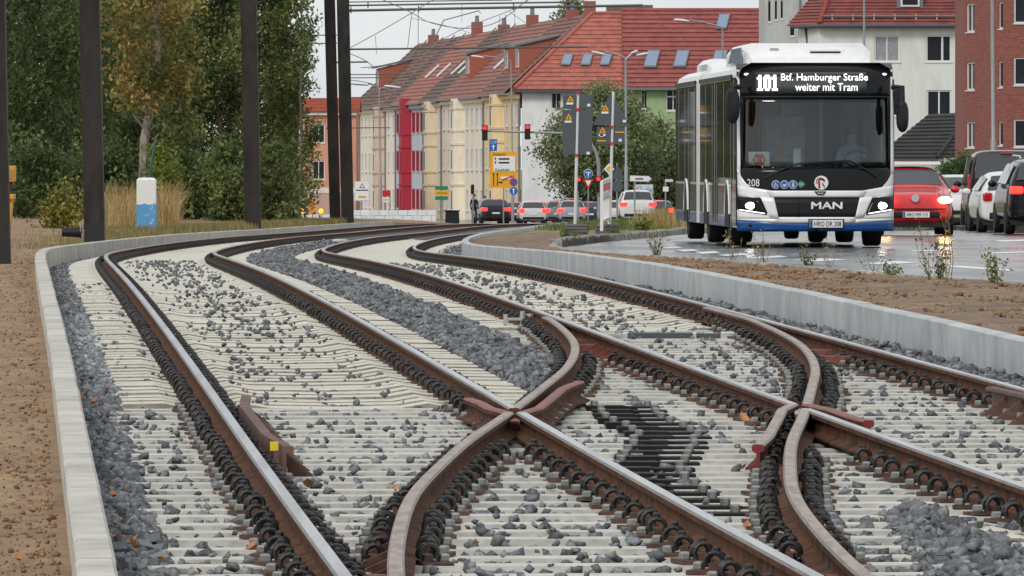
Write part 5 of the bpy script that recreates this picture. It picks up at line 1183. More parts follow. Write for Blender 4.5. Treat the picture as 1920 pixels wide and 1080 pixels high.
# ---------------------------------------------------------------- white block walls at the building site
M_wb = mat('white block', (.76, .77, .78), rough=.6, var=.05, rnd=.06)
def white_wall(Y, x0, x1, y0, y1, label, rowsn=3, cols=9):
    zb = float(ROADZ(Y))-.1; a, c = at(x0, y0, Y), at(x1, y0, Y); o = empty('block_wall', ((a.x+c.x)/2, Y, zb), label=label, cat='wall'); H_ = a.z-zb; W_ = (c.x-a.x)
    for r in range(rowsn):
        n = cols; sh = (r % 2)*.5
        for k in range(n+ (1 if sh else 0)):
            xa = max(0, (k-sh)/n)*W_-W_/2; xb = min(1, (k+1-sh)/n)*W_-W_/2
            if xb-xa < .05: continue
            b = MB(); b.b2((xa+.01, random.uniform(-.02, .02), H_*r/rowsn+.008), (xb-.01, .4, H_*(r+1)/rowsn-.008)); b.build('block', M_wb, o, bevel=.01)
white_wall(400, 658, 818, 394, 425, 'long white block wall in front of the red and beige houses'); white_wall(395, 548, 634, 402, 425, 'short white block wall left of the dark masts', 3, 6)
b = MB(); b.box((0, 0, .3), (.75, .5, .75), 0, (.92, .92)); WBN = empty('waste_bin', (XX(848, 410), 410, float(ROADZ(410))), label='low black waste container right of the white block wall', cat='container'); b.build('bin_body', M_plast, WBN, bevel=.04); b = MB(); b.box((0, 0, .7), (.8, .55, .06)); b.build('lid', M_plast, WBN, bevel=.02)
# temporary lamps and plates by the left block wall
Morg = mat('orange plate', lin((235, 140, 20)), rough=.4); Mol = emat('orange beacon', (1, .45, .02), 1.2)
o = post(380, 586, 377, 'orange works plate on a post between two orange beacons', r=.03); panel(o, 380, 580, 377, 592, 399, Morg)
for x in (567, 602):
    o = post(385, x, 400, 'orange beacon lamp %s of the orange works plate' % ('left' if x < 580 else 'right'), cat='lamp', name='beacon', r=.02); c = at(x, 396, 385)-o.location; b = MB(); b.ell(tuple(c), (.13, .08, .13), 14, 8); b.build('lens', Mol, o, smooth='all')
o = post(370, 557, 378, 'white diamond sign with a yellow core left of the orange beacons', r=.03); polyp(o, 370, [(557, 376), (565, 385), (557, 394), (549, 385)], M_white, 'diamond'); polyp(o, 370, [(557, 380), (561.5, 385), (557, 390), (552.5, 385)], Myel, 'diamond_face', -.02)
o = post(372, 546, 384, 'red and white arrow board at the edge of the poplars', r=.03); polyp(o, 372, [(541, 385), (546, 385), (551, 391), (546, 397), (541, 397)], Mred, 'arrow_board'); polyp(o, 372, [(541, 389), (544, 389), (546, 391), (544, 393), (541, 393)], M_white, 'arrow_face', -.02)
# pedestrians beside the queue
pz = float(ROADZ(480)); person('person', STAND, (XX(889, 480), 480, pz+.05), .3, 'person in dark clothes walking left of the queueing SUV', ((.012, .013, .02), (.012, .014, .022), .95, 1.47), 0)
person('person', STAND, (XX(909, 560), 560, float(ROADZ(560))+.1), -.2, 'person in a brown jacket behind the leftmost SUV of the queue', ((.03, .03, .035), lin((120, 96, 80)), .95, 1.47), 0)
# ================================================================== buildings
M_pane = mat('window pane', (.02, .024, .028), rough=.25, var=.3, scale=.6, spec=.2)
M_pane2 = mat('curtained pane', lin((150, 152, 155)), rough=.3, var=.25, scale=1.5)
M_wf = mat('window frame white', (.72, .72, .7), rough=.5, var=.04)
M_wfr = mat('window frame red', lin((150, 24, 44)), rough=.5, var=.06)
M_gut = mat('gutter zinc', lin((120, 126, 130)), rough=.45, metal=.4, var=.1)
def plaster(name, c, d=.06): return mat('plaster '+name, lin(c), rough=.9, var=d*1.4, scale=.8, bump=.004, bscale=14, col2=tuple(v*.8 for v in lin(c)), mix=(.5, .8), stretch=(1, 1, .3))
def tiles(name, c, c2): return mat('roof tiles '+name, lin(c), rough=.75, var=.18, scale=1.5, col2=lin(c2), mix=(.4, .65))
ME_W = {}
def window_meshes(kind):
    """unit window 1 x 1 (x, z), 0 at bottom centre, y = 0 at the wall face"""
    if kind in ME_W: return ME_W[kind]
    fm = M_wfr if kind == 'red' else M_wf; b = MB(); t = .07
    b.b2((-.5, .06, 0), (-.5+t, .16, 1)); b.b2((.5-t, .06, 0), (.5, .16, 1)); b.b2((-.5+t, .06, 0), (.5-t, .16, t*.8)); b.b2((-.5+t, .06, 1-t*.8), (.5-t, .16, 1))
    if kind in ('two', 'curtain', 'red'): b.b2((-.03, .07, t*.8), (.03, .15, 1-t*.8))
    if kind == 'wide': b.b2((.1, .07, t*.8), (.18, .15, 1-t*.8))
    if kind == 'cross': b.b2((-.03, .07, t*.8), (.03, .15, 1-t*.8)); b.b2((-.5+t, .072, .62), (-.03, .148, .68)); b.b2((.03, .072, .62), (.5-t, .148, .68))
    f = b.mesh('window', fm); b = MB(); b.b2((-.49, .13, .01), (.49, .135, .99)); p = b.mesh('pane', M_pane2 if kind == 'curtain' else M_pane)
    b = MB(); b.b2((-.54, -.05, -.06), (.54, .06, -.005)); s = b.mesh('sill', M_wf); ME_W[kind] = (f, p, s); return ME_W[kind]
def wall(parent, W, H, opens, m, name='wall', depth=.16, z0=-3.0, y=0.0, x0=0.0):
    """wall face at y with real openings (x0,x1,z0,z1) and their reveals"""
    xs = sorted({0, W}|{v for o in opens for v in o[:2]}); zs = sorted({z0, H}|{v for o in opens for v in o[2:4]}); b = MB()
    for i in range(len(xs)-1):
        for j in range(len(zs)-1):
            cx, cz = (xs[i]+xs[i+1])/2, (zs[j]+zs[j+1])/2
            if any(o[0] < cx < o[1] and o[2] < cz < o[3] for o in opens): continue
            b.add([(x0+xs[i], y, zs[j]), (x0+xs[i+1], y, zs[j]), (x0+xs[i+1], y, zs[j+1]), (x0+xs[i], y, zs[j+1])], [(0, 1, 2, 3)])
    for a, c, d, e in [o[:4] for o in opens]:
        q = [(x0+a, d), (x0+c, d), (x0+c, e), (x0+a, e)]
        for k in range(4):
            (xa, za), (xb, zb) = q[k], q[(k+1) % 4]; b.add([(xa, y, za), (xb, y, zb), (xb, y+depth, zb), (xa, y+depth, za)], [(0, 1, 2, 3)])
        b.add([(x0+a, y+depth, d), (x0+c, y+depth, d), (x0+c, y+depth, e), (x0+a, y+depth, e)], [(0, 1, 2, 3)])
    return b.build(name, m, parent)
def win(parent, x, z, w, h, kind='two', y=0.0, sill=True):
    f, p, s = window_meshes(kind); o = inst('window', f, parent, (x, y, z), (0, 0, 0), (w, 1, h)); inst('pane', p, o)
    if sill: inst('sill', s, o, scale=(1, 1, 1/h))
    return o
def roof_slope(b, A, B_, C, D, n=16, lift=.05):
    """tile courses from eave A-B up to ridge D-C, each course a step"""
    A, B_, C, D = map(Vector, (A, B_, C, D)); nr = (B_-A).cross(D-A).normalized()
    for k in range(n):
        t0, t1 = k/n, (k+1)/n+.004; p, q, r, s = A.lerp(D, t0), B_.lerp(C, t0), B_.lerp(C, t1), A.lerp(D, t1)
        b.add([p+nr*lift, q+nr*lift, r, s], [(0, 1, 2, 3)]); b.add([p, q, q+nr*lift, p+nr*lift], [(0, 1, 2, 3)])
def box_part(parent, a, c, m, name, bevel=0): b = MB(); b.b2(a, c); return b.build(name, m, parent, bevel=bevel)
# --- the terrace that runs away to the left: facade line from near corner to far end
NEAR, FARP = Vector((.62, 610, 0)), Vector((-15.0, 750, 0)); DIRV = (FARP-NEAR).normalized(); LEN = (FARP-NEAR).length
RZT = math.atan2(-DIRV.y, -DIRV.x)
def t_at(px):
    """distance along the facade from the near corner that shows at picture column px"""
    ts = np.linspace(0, LEN, 4000); x = 960+FPX*(NEAR.x+DIRV.x*ts)/(NEAR.y+DIRV.y*ts); return float(ts[int(np.argmin(np.abs(x-px)))])
def base_z(t): return -4.85+EYE-.5*t/LEN
HT = [  # px near, px far, plaster, window frame kind, roof colours, label, bay colour (or None), dormers, skylights
    (972, 908, (228, 204, 160), 'two', (128, 86, 76), (104, 72, 66), 'yellow plastered terrace house next to the white gable', (232, 208, 166), 2),
    (908, 829, (230, 224, 208), 'two', (150, 96, 84), (120, 80, 72), 'cream terrace house with broad bay, left of the yellow one', (232, 224, 204), 1),
    (829, 795, (228, 216, 196), 'two', (104, 80, 76), (84, 66, 64), 'beige terrace house with narrow bay, right of the red and blue one', (224, 210, 184), 0),
    (795, 743, (190, 196, 208), 'red', (160, 100, 84), (130, 84, 72), 'pale blue terrace house with crimson bay and red windows', (150, 24, 44), 0),
    (743, 724, (236, 226, 212), 'two', (102, 78, 74), (84, 66, 62), 'pale cream terrace house just left of the crimson bay', None, 0),
    (724, 704, (216, 198, 180), 'two', (124, 86, 76), (98, 74, 68), 'tan terrace house with a narrow bay, third from the far end', (206, 186, 168), 1),
    (704, 676, (234, 226, 210), 'two', (112, 82, 74), (92, 70, 64), 'pale beige terrace house, second from the far end', None, 1),
    (676, 650, (234, 236, 236), 'two', (116, 84, 76), (92, 70, 64), 'white terrace house with white bay at the far end beside the dark masts', (222, 224, 226), 0)]
RD, RH, EAVE = 6.2, 6.3, 9.9
prev = None
for i, (pa, pb, pc, kind, rc, rc2, lab, bay, dorm) in enumerate(HT):
    ta, tb = (0 if i == 0 else t_at(pa)), t_at(pb); W = tb-ta; org_ = NEAR+DIRV*tb; bz = base_z((ta+tb)/2)
    h = empty('terrace_house', (org_.x, org_.y, bz), RZT, lab, 'house', 'terrace houses along the street'); pm = plaster('%d' % i, pc)
    ops = []; wins = []; wn_ = max(2, int(W/3.4)); cw = W/wn_; bi = wn_//2 if bay else -1
    for r in range(3):
        z = .9+3.3*r
        for k in range(wn_):
            cx = cw*(k+.5)
            if k == bi: continue
            ops.append((cx-.8, cx+.8, z, z+1.75)); wins.append((cx, z, 1.6, 1.75))
    wall(h, W-.02, EAVE, ops, pm, z0=-1.5)
    for x, z, w_, h_ in wins:
        win(h, x, z, w_, h_, kind, y=-.08)
        if kind == 'red':
            for sx in (-1.0, 1.0): box_part(h, (x+sx-.15, -.04, z-.05), (x+sx+.15, .0, z+1.8), M_wfr, 'shutter')
    for zz in (3.35+.0, 6.65): pass
    box_part(h, (0.01, -.25, EAVE-.32), (W-.03, .0, EAVE-.02), pm, 'cornice'); box_part(h, (-.0, -.55, EAVE), (W-.02, -.38, EAVE+.13), M_gut, 'gutter')
    box_part(h, (W-.16, -.14, -.5), (W-.04, -.02, EAVE-.34), M_gut, 'downpipe')
    if bay:
        cx = cw*(bi+.5); bw = min(cw*.8, 3.0); bm = plaster('bay%d' % i, bay) if i != 3 else mat('crimson bay', lin((166, 26, 52)), rough=.6, var=.1); by = -.85
        B2 = empty('bay', (0, 0, 0), parent=h); b = MB(); zt = EAVE+.1 if i != 3 else EAVE+.6
        b.loft([[(cx-bw/2, 0, z), (cx-bw/2+.3, by, z), (cx+bw/2-.3, by, z), (cx+bw/2, 0, z)] for z in (0, zt)]); b.build('bay_wall', bm, B2)
        for z in (2.9, 4.0, 6.2, 7.3, zt-.9): b = MB(); b.loft([[(cx-bw/2-.1, 0, q), (cx-bw/2+.25, by-.1, q), (cx+bw/2-.25, by-.1, q), (cx+bw/2+.1, 0, q)] for q in (z, z+.16)]); b.build('bay_moulding', bm if i == 3 else plaster('mould%d' % i, tuple(int(v*.93) for v in bay)), B2)
        for r in range(3):
            b = MB(); z = .9+3.3*r; b.b2((cx-.5, by-.05, z), (cx+.5, by+.01, z+1.7)); b.build('bay_window', M_wfr if i == 3 else M_wf, B2); b = MB(); b.b2((cx-.4, by-.07, z+.1), (cx-.04, by-.05, z+1.6)); b.b2((cx+.04, by-.07, z+.1), (cx+.4, by-.05, z+1.6)); b.build('bay_pane', M_pane, B2)
        b = MB(); b.b2((cx-.14, by-.05, zt-.75), (cx+.14, by+.01, zt-.2)); b.build('niche', M_pane, B2)
    tm = tiles('%d' % i, rc, rc2); b = MB(); WF = W; W = W-6.8 if i == 0 else W; roof_slope(b, (-.0, -.5, EAVE+.1), (W-.01, -.5, EAVE+.1), (W-.01, RD, EAVE+RH), (0, RD, EAVE+RH), 18, .06)
    roof_slope(b, (W-.01, 2*RD+.5, EAVE+.1), (0, 2*RD+.5, EAVE+.1), (0, RD, EAVE+RH), (W-.01, RD, EAVE+RH), 10, .06)
    b.poly([(0, -.4, EAVE), (0, RD, EAVE+RH-.05), (0, 2*RD+.4, EAVE)]); b.poly([(W-.02, -.4, EAVE), (W-.02, 2*RD+.4, EAVE), (W-.02, RD, EAVE+RH-.05)]); rf = b.build('roof', tm, h)
    box_part(h, (-.12, -.4, EAVE+.1), (.1, -.3, EAVE+.2), tm, 'verge')
    b = MB(); b.loft([[(W-.14, -.45+ (RD+.45)*t, EAVE+.2+(RH-.02)*t), (W+.06, -.45+(RD+.45)*t, EAVE+.2+(RH-.02)*t), (W+.06, -.45+(RD+.45)*t, EAVE+.34+(RH-.02)*t), (W-.14, -.45+(RD+.45)*t, EAVE+.34+(RH-.02)*t)] for t in (0, 1)]); b.build('fire_wall_coping', mat('coping', lin((150, 120, 104)), rough=.8), h)
    if i in (4, 5, 7): continue
    ch = (.5, .7, .35, 1.0, 0, 0, .6, 0)[i]
    b = MB(); b.b2((W*.35, RD-.45, EAVE+RH-.6), (W*.35+1.2, RD+.45, EAVE+RH+ch)); b.build('chimney', mat('chimney brick', lin((150, 92, 80)), rough=.9, var=.2, scale=3), h)
    for k in range(2): b = MB(); b.lathe([(.16, 0), (.13, .5), (.18, .55)], 8, (W*.35+.3+.6*k, RD, EAVE+RH+ch)); b.build('chimney_pot', M_gut, h)
    dm = mat('dormer red', lin((162, 92, 74)), rough=.8, var=.12, scale=2)
    for k in range(dorm):
        dx = W*(.28+.42*k); D_ = empty('dormer', (dx, 1.2, EAVE+1.7), parent=h)
        b = MB(); b.prism([(-1.3, 0, 0), (-1.3, 0, 2.1), (-1.3, 3.2, 2.9)], (2.6, 0, 0)); b.build('cheek', dm, D_); b = MB(); b.prism([(-1.5, -.4, 2.1), (-1.5, 3.3, 2.95), (-1.5, 3.3, 3.1), (-1.5, -.4, 2.25)], (3.0, 0, 0)); b.build('dormer_roof', M_gut, D_)
        for sx in (-.55, .55): b = MB(); b.b2((sx-.45, -.08, .5), (sx+.45, .02, 1.95)); b.build('dormer_window', M_wf, D_); b = MB(); b.b2((sx-.34, -.1, .6), (sx+.34, -.08, 1.85)); b.build('dormer_pane', M_pane, D_)
    if i in (1, 2, 3):
        for k in range(2):
            dx = W*(.3+.4*k); b = MB(); z = EAVE+2.3; sl_ = (RH-.1)/(RD+.5); y0 = (2.3-.1)/sl_-.5
            b.prism([(dx-.45, y0, z+.12), (dx+.45, y0, z+.12), (dx+.45, y0+1.2, z+.12+1.2*sl_), (dx-.45, y0+1.2, z+.12+1.2*sl_)], (0, -.08, .08)); b.build('skylight', M_wf, h); 
# --- corner house: white gable wall and green house, facing us
def front_house(name, x0, x1, Y, zb, eave, label, pm, tm, opens, roof=None, ridge=None, depth=11, kinds=None, z0=-1.5):
    X0, X1 = XX(x0, Y), XX(x1, Y); h = empty(name, (X0, Y, zb), 0, label, 'house'); W = X1-X0
    wall(h, W, eave, [o[:4] for o in opens], pm, z0=z0)
    b = MB(); b.add([(0, 0, z0), (0, depth, z0), (0, depth, eave), (0, 0, eave), (W, 0, z0), (W, depth, z0), (W, depth, eave), (W, 0, eave)], [(0, 3, 2, 1), (4, 5, 6, 7), (1, 2, 6, 5)]); b.build('side_wall', pm, h)
    for o in opens: win(h, (o[0]+o[1])/2, o[2], o[1]-o[0], o[3]-o[2], o[4])
    return h, W
Y = 610; zb = -4.85+EYE; k_ = Y/FPX
def w2(x0, x1, y0, y1, ox, Y, kind): return (XX(x0, Y)-XX(ox, Y), XX(x1, Y)-XX(ox, Y), ZZ(y1, Y)-zb, ZZ(y0, Y)-zb, kind)
ev = ZZ(168, Y)-zb
h1, W1 = front_house('corner_house', 979, 1168, Y, zb, ev, 'white corner house gable behind the green maple', plaster('white', (226, 226, 224)), None, [w2(1034, 1052, 174, 204, 979, Y, 'two'), w2(1034, 1052, 250, 280, 979, Y, 'two'), w2(1090, 1108, 174, 204, 979, Y, 'two')])
tmA = tiles('red', (178, 104, 90), (150, 88, 78)); tmB = tiles('dark red', (154, 84, 78), (132, 74, 70))
rzh = ZZ(26, Y+6)-zb; rzh2 = ZZ(20, Y+6)-zb; dl = XX(1110, Y+6)-XX(979, Y)
b = MB(); roof_slope(b, (-.6, -.6, ev), (W1, -.6, ev), (W1, 6, rzh), (dl, 6, rzh), 18, .07); roof_slope(b, (-.6, 12.6, ev), (-.6, -.6, ev), (dl, 6, rzh), (dl, 6.01, rzh), 18, .07); b.poly([(-.6, 12.6, ev), (W1, 12.6, ev), (W1, 6, rzh-.05), (dl, 6, rzh-.05)]); rfo = b.build('roof', tmA, h1)
b = MB(); b.tube([(-.6, -.6, ev+.1), (dl, 6, rzh+.05), (W1, 6, rzh+.06)], .16, 8); b.build('ridge_tiles', tmA, rfo)
def skylight(h, zb, Y, x0, x1, y0, y1, x_o, ev, rzh_, m=None):
    """roof window between picture rows y0 (top) and y1 on a slope of the house"""
    S_ = (rzh_-ev)/6.6
    def P(x, y):  # point of the slope on the ray
        for yy in np.linspace(-.6, 6, 200):
            z = ev+(yy+.6)*S_; q = at(x, y, Y+yy)
            if zb+z >= q.z: break
        return Vector((XX(x, Y+yy)-XX(x_o, Y), yy, z))
    a, c, d, e = P(x0, y1), P(x1, y1), P(x1+.35*(x1-x0), y0), P(x0+.35*(x1-x0), y0); nn = Vector((0, -.5, .5))
    b = MB(); b.prism([tuple(p+nn*.12) for p in (a, c, d, e)], (0, -.1, .1)); f = b.build('skylight', M_gut, h); m4 = (a+c+d+e)/4
    b = MB(); b.prism([tuple(m4+(p-m4)*.86+nn*.3) for p in (a, c, d, e)], (0, -.03, .03)); b.build('skylight_pane', mat('sky pane', lin((150, 165, 185)), rough=.05, var=.15, metal=.5), f)
for x0 in (1051, 1088, 1124): skylight(h1, zb, Y, x0, x0+18, 105, 126, 979, ev, rzh)
box_part(h1, (-.6, -.75, ev-.22), (W1, -.5, ev), mat('dark gutter', lin((72, 78, 84)), rough=.5), 'gutter')
box_part(h1, (.0, 5.4, rzh-.3), (.0, 6.6, rzh+.4), tmA, 'ridge_block') if False else None
b = MB(); b.b2((dl-.6, 6.6, rzh-1.2), (dl+.3, 7.6, rzh+1.0)); b.build('chimney', mat('chimney brick', lin((150, 92, 80)), rough=.9, var=.2, scale=3), h1); b = MB(); b.b2((W1-1.2, 6.4, rzh-.6), (W1+2.4, 7.4, rzh+.7)); b.build('chimney', mat('chimney grey', lin((120, 100, 88)), rough=.9, var=.2, scale=3), h1)
ev2 = ZZ(164, Y)-zb
h2, W2 = front_house('green_house', 1168.3, 1440, Y, zb, ev2, 'pale green house with red roof behind the maple and bus', plaster('green', (158, 178, 134)), None, [w2(1203, 1213, 168, 205, 1168.3, Y, 'two'), w2(1249, 1275, 167, 208, 1168.3, Y, 'cross'), w2(1203, 1213, 245, 285, 1168.3, Y, 'two'), w2(1310, 1336, 167, 208, 1168.3, Y, 'cross')])
b = MB(); roof_slope(b, (0, -.6, ev2), (W2+2, -.6, ev2), (W2+2, 6, rzh2), (0, 6, rzh2), 17, .1); b.poly([(0, 12.6, ev2), (W2+2, 12.6, ev2), (W2+2, 6, rzh2-.05), (0, 6, rzh2-.05)]); rfo = b.build('roof', tmB, h2); b = MB(); b.tube([(0, 6, rzh2+.05), (W2+2, 6, rzh2+.05)], .16, 8); b.build('ridge_tiles', tmB, rfo)
for x0, x1, y0, y1 in ((1206, 1230, 98, 130), (1261, 1285, 98, 129), (1341, 1362, 30, 58), (1332, 1356, 98, 130)): skylight(h2, zb, Y, x0, x1, y0, y1, 1168.3, ev2, rzh2)
box_part(h2, (0, -.75, ev2-.2), (W2+2, -.5, ev2), M_gut, 'gutter')
# --- white house behind the bus, with grey wing
Y = 440; zb = float(ROADZ(440)); ev = ZZ(49, Y)-zb
pmw = plaster('whitish', (222, 224, 216), .05)
h3, W3 = front_house('white_house', 1536, 1816, Y, zb, ev, 'whitish rendered house with red mansard roof right of the bus top', pmw, None, [w2(1638.5, 1687, 67, 116, 1536, Y, 'curtain'), w2(1735.5, 1784, 66, 116, 1536, Y, 'wide'), w2(1737, 1784, 169, 218, 1536, Y, 'two'), w2(1638.5, 1687, 169, 218, 1536, Y, 'two')])
b = MB(); S_ = XX(1500, Y)-XX(1536, Y); b.add([(0, 0, -1.5), (S_, 3, -1.5), (S_, 3, ev), (0, 0, ev)], [(0, 1, 2, 3)]); b.build('canted_wall', pmw, h3)
tmC = tiles('brick red', (140, 74, 70), (112, 62, 60)); b = MB(); rr = ZZ(-70, Y+4)-zb
roof_slope(b, (-.0, -.5, ev+.05), (W3, -.5, ev+.05), (W3, 3.6, rr), (1.3, 3.6, rr), 20, .07); roof_slope(b, (S_-.6, 2.9, ev+.05), (0, -.5, ev+.05), (1.3, 3.6, rr), (1.29, 5, rr), 20, .07); b.poly([(1.3, 3.6, rr), (W3, 3.6, rr), (W3, 10, rr), (1.3, 10, rr)]); rfo = b.build('roof', tmC, h3)
b = MB(); b.tube([(0, -.5, ev+.15), (1.3, 3.6, rr+.1)], .13, 8); b.build('hip_tiles', tiles('hip', (150, 66, 50), (130, 58, 46)), rfo)
b = MB(); b.tube([(.2, -.2, ev+.55), (W3, -.2, ev+.55)], .05, 8); b.build('snow_guard', M_gut, rfo)
for k in range(7): b = MB(); b.box((.7+k*1.15, -.15, ev+.5), (.05, .1, .3)); b.build('guard_bracket', M_lh, rfo)
b = MB(); b.tube([(S_-.4, 2.6, ev), (0, -.62, ev), (W3, -.62, ev)], .1, 8); b.build('gutter', mat('dark gutter', lin((72, 78, 84)), rough=.5), h3); b = MB(); q = XX(1512, Y)-XX(1536, Y); b.tube([(q, 1.8, ev), (q+.05, 1.7, ev-.5), (q+.12, 1.7, ev-.9), (q+.12, 1.7, -1)], .07, 8); b.build('downpipe', mat('dark gutter', lin((72, 78, 84))), h3)
xd = XX(1707, Y)-XX(1536, Y); zd = ZZ(12, Y)-zb; D_ = empty('dormer', (xd, .6, zd), parent=h3); b = MB(); b.b2((-.72, 0, -.4), (.72, 3, 1.6)); b.build('cheek', M_gut, D_); b = MB(); b.b2((-.52, -.1, .0), (.52, .0, 1.5)); b.build('dormer_window', M_wf, D_); b = MB(); b.b2((-.42, -.12, .1), (.42, -.1, 1.4)); b.build('dormer_pane', M_pane, D_)
Y = 470; zb = float(ROADZ(470)); pmg = plaster('grey', (186, 188, 184), .06)
h4, W4 = front_house('grey_house', 1433.5, 1560, Y, zb, ZZ(-60, Y)-zb, 'tall plain grey house wall between the red roof and the white house', pmg, None, [w2(1440, 1445, 0, 42, 1433.5, Y, 'one'), w2(1452.5, 1457, 0, 38, 1433.5, Y, 'one'), w2(1463.5, 1468, 0, 36, 1433.5, Y, 'one'), w2(1481, 1490, 37, 68, 1433.5, Y, 'one')])
box_part(h4, (XX(1498, Y)-XX(1433.5, Y), -.12, -1), (XX(1501, Y)-XX(1433.5, Y), -.02, 18), M_gut, 'downpipe'); b = MB(); b.b2((-.3, -.4, ZZ(-60, Y)-zb), (W4+.3, 11, ZZ(-60, Y)-zb+.5)); b.build('roof', tmC, h4)
# --- brick house at the right edge
Y = 390; zb = float(ROADZ(390)); M_brk = mat('red brick', lin((150, 78, 62)), rough=.9, var=.2, scale=6, rnd=.0, col2=lin((118, 62, 54)), mix=(.4, .65))
nt = M_brk.node_tree; bt = nt.nodes.new('ShaderNodeTexBrick'); bt.inputs['Scale'].default_value = 1; bt.inputs['Brick Width'].default_value = .25; bt.inputs['Row Height'].default_value = .077; bt.inputs['Mortar Size'].default_value = .008
bt.inputs['Color1'].default_value = (*lin((156, 80, 64)), 1); bt.inputs['Color2'].default_value = (*lin((124, 62, 54)), 1); bt.inputs['Mortar'].default_value = (*lin((140, 118, 108)), 1)
tc = nt.nodes.new('ShaderNodeTexCoord'); sp_ = nt.nodes.new('ShaderNodeSeparateXYZ'); cb = nt.nodes.new('ShaderNodeCombineXYZ'); ad = nt.nodes.new('ShaderNodeMath'); nt.links.new(tc.outputs['Object'], sp_.inputs[0]); nt.links.new(sp_.outputs['X'], ad.inputs[0]); nt.links.new(sp_.outputs['Y'], ad.inputs[1]); nt.links.new(ad.outputs[0], cb.inputs['X']); nt.links.new(sp_.outputs['Z'], cb.inputs['Y']); nt.links.new(cb.outputs[0], bt.inputs['Vector']); nt.links.new(bt.outputs['Color'], nt.nodes['Hue/Saturation/Value'].inputs['Color'])
BH = empty('brick_house', (XX(1816, Y), Y, zb), 0, 'red brick house with white windows and canted bay at the right edge', 'house'); top = ZZ(-60, Y)-zb
def bz_(y): return ZZ(y, Y)-zb
# side wall receding to the left of the bay (facing left-front), bay cant and bay front
segs = [((0, 6), (XX(1872, Y)-XX(1816, Y), 0), [(.18, .62, 'one'), (.82, .98, None)]), ]
def oblique(p, q, opens, m, name):
    p, q = Vector((*p, 0)), Vector((*q, 0)); L_ = (q-p).length; r = math.atan2(q.y-p.y, q.x-p.x); e = empty(name, p, r, parent=BH)
    o2 = [(a*L_, c*L_, z0, z1) for a, c, z0, z1 in opens]; wall(e, L_, top, o2, m, 'brick_wall', z0=-1.5)
    for a, c, z0, z1 in o2: win(e, (a+c)/2, z0, c-a, z1-z0, 'two' if c-a > 1 else 'one')
    T = Matrix.Translation(e.location) @ Matrix.Rotation(r, 4, 'Z')
    for ch in list(e.children):
        Mb = Matrix.LocRotScale(ch.location, ch.rotation_euler, ch.scale); ch.parent = BH; ch.matrix_basis = T @ Mb
    bpy.data.objects.remove(e)
wx1, wx2, wx3 = XX(1868, Y)-XX(1816, Y), XX(1886, Y)-XX(1816, Y), XX(2010, Y)-XX(1816, Y)
zw = [(bz_(58), bz_(4)), (bz_(168), bz_(115)), (bz_(277), bz_(228)), (bz_(385), bz_(335))]
oblique((0, 4.5), (wx1, 0), [(.08, .34, a, c) for a, c in zw], M_brk, 'side_facade'); oblique((wx1, 0), (wx2, -.7), [(.2, .62, a+.1, c) for a, c in zw], M_brk, 'bay_cant')
fz = [(bz_(44), bz_(-6)), (bz_(160), bz_(108)), (bz_(276), bz_(224)), (bz_(385), bz_(335))]
L3 = wx3-wx2; oblique((wx2, -.7), (wx3, -.7), [((XX(1899, Y)-XX(1886, Y))/L3, (XX(1945, Y)-XX(1886, Y))/L3, a, c) for a, c in fz], M_brk, 'bay_front')
b = MB(); b.add([(0, 4.5, -1.5), (0, 12, -1.5), (0, 12, top), (0, 4.5, top), (wx3, -.7, -1.5), (wx3, 12, -1.5), (wx3, 12, top), (wx3, -.7, top)], [(0, 3, 2, 1), (4, 5, 6, 7), (1, 2, 6, 5)]); b.poly([(0, 4.5, top), (wx1, 0, top), (wx2, -.7, top), (wx3, -.7, top), (wx3, 12, top), (0, 12, top)]); b.build('rear_wall', M_brk, BH)
# --- dark hipped garage roof
Y = 412; zb = float(ROADZ(412)); GH = empty('garage', (XX(1700, Y), Y, zb), 0, 'low garage with dark tiled hip roof behind the red car', 'garage'); M_dt = tiles('black', (58, 56, 56), (44, 43, 44))
def gp(x, y, d=0): p = at(x, y, Y+d); return (p.x-GH.location.x, d, p.z-zb)
b = MB(); a0, a1, r0, r1 = gp(1655, 296), gp(1850, 296), gp(1800, 212, 4), gp(1860, 212, 4)
roof_slope(b, gp(1640, 296), gp(1757, 296), gp(1818, 211, 4), gp(1742, 214, 4), 12, .06); roof_slope(b, gp(1757, 296), (a1[0]+2, 4, a1[2]), (a1[0]+2, 5, r1[2]), gp(1818, 211, 4), 12, .06); rfo = b.build('roof', M_dt, GH)
b = MB(); b.tube([gp(1757, 295, -.05), gp(1818, 210, 4)], .1, 8); b.build('hip_tiles', M_dt, rfo); b = MB(); b.b2((gp(1640, 296)[0], .3, -1), (a1[0]+2, 6, a1[2])); b.build('wall', plaster('garage', (200, 198, 190)), GH)
# --- pinkish building far left behind the masts
Y = 660; zb = -5.0+EYE; pp = plaster('salmon', (206, 152, 128))
h6, W6 = front_house('salmon_house', 500, 668, Y, zb, ZZ(210, Y)-zb, 'salmon plastered house with white windows between poplars and dark masts', pp, None, [w2(586, 609, 233, 268, 500, Y, 'two'), w2(586, 609, 301, 337, 500, Y, 'two'), w2(540, 562, 233, 268, 500, Y, 'two'), w2(540, 562, 301, 337, 500, Y, 'two')])
ev = ZZ(210, Y)-zb; b = MB(); roof_slope(b, (-.3, -.5, ev), (W6+.3, -.5, ev), (W6+.3, 4, ZZ(183, Y)-zb), (-.3, 4, ZZ(183, Y)-zb), 10, .08); b.poly([(-.3, 8, ev), (W6+.3, 8, ev), (W6+.3, 4, ZZ(183, Y)-zb), (-.3, 4, ZZ(183, Y)-zb)]); b.build('roof', tiles('orange', (176, 90, 62), (150, 80, 58)), h6)
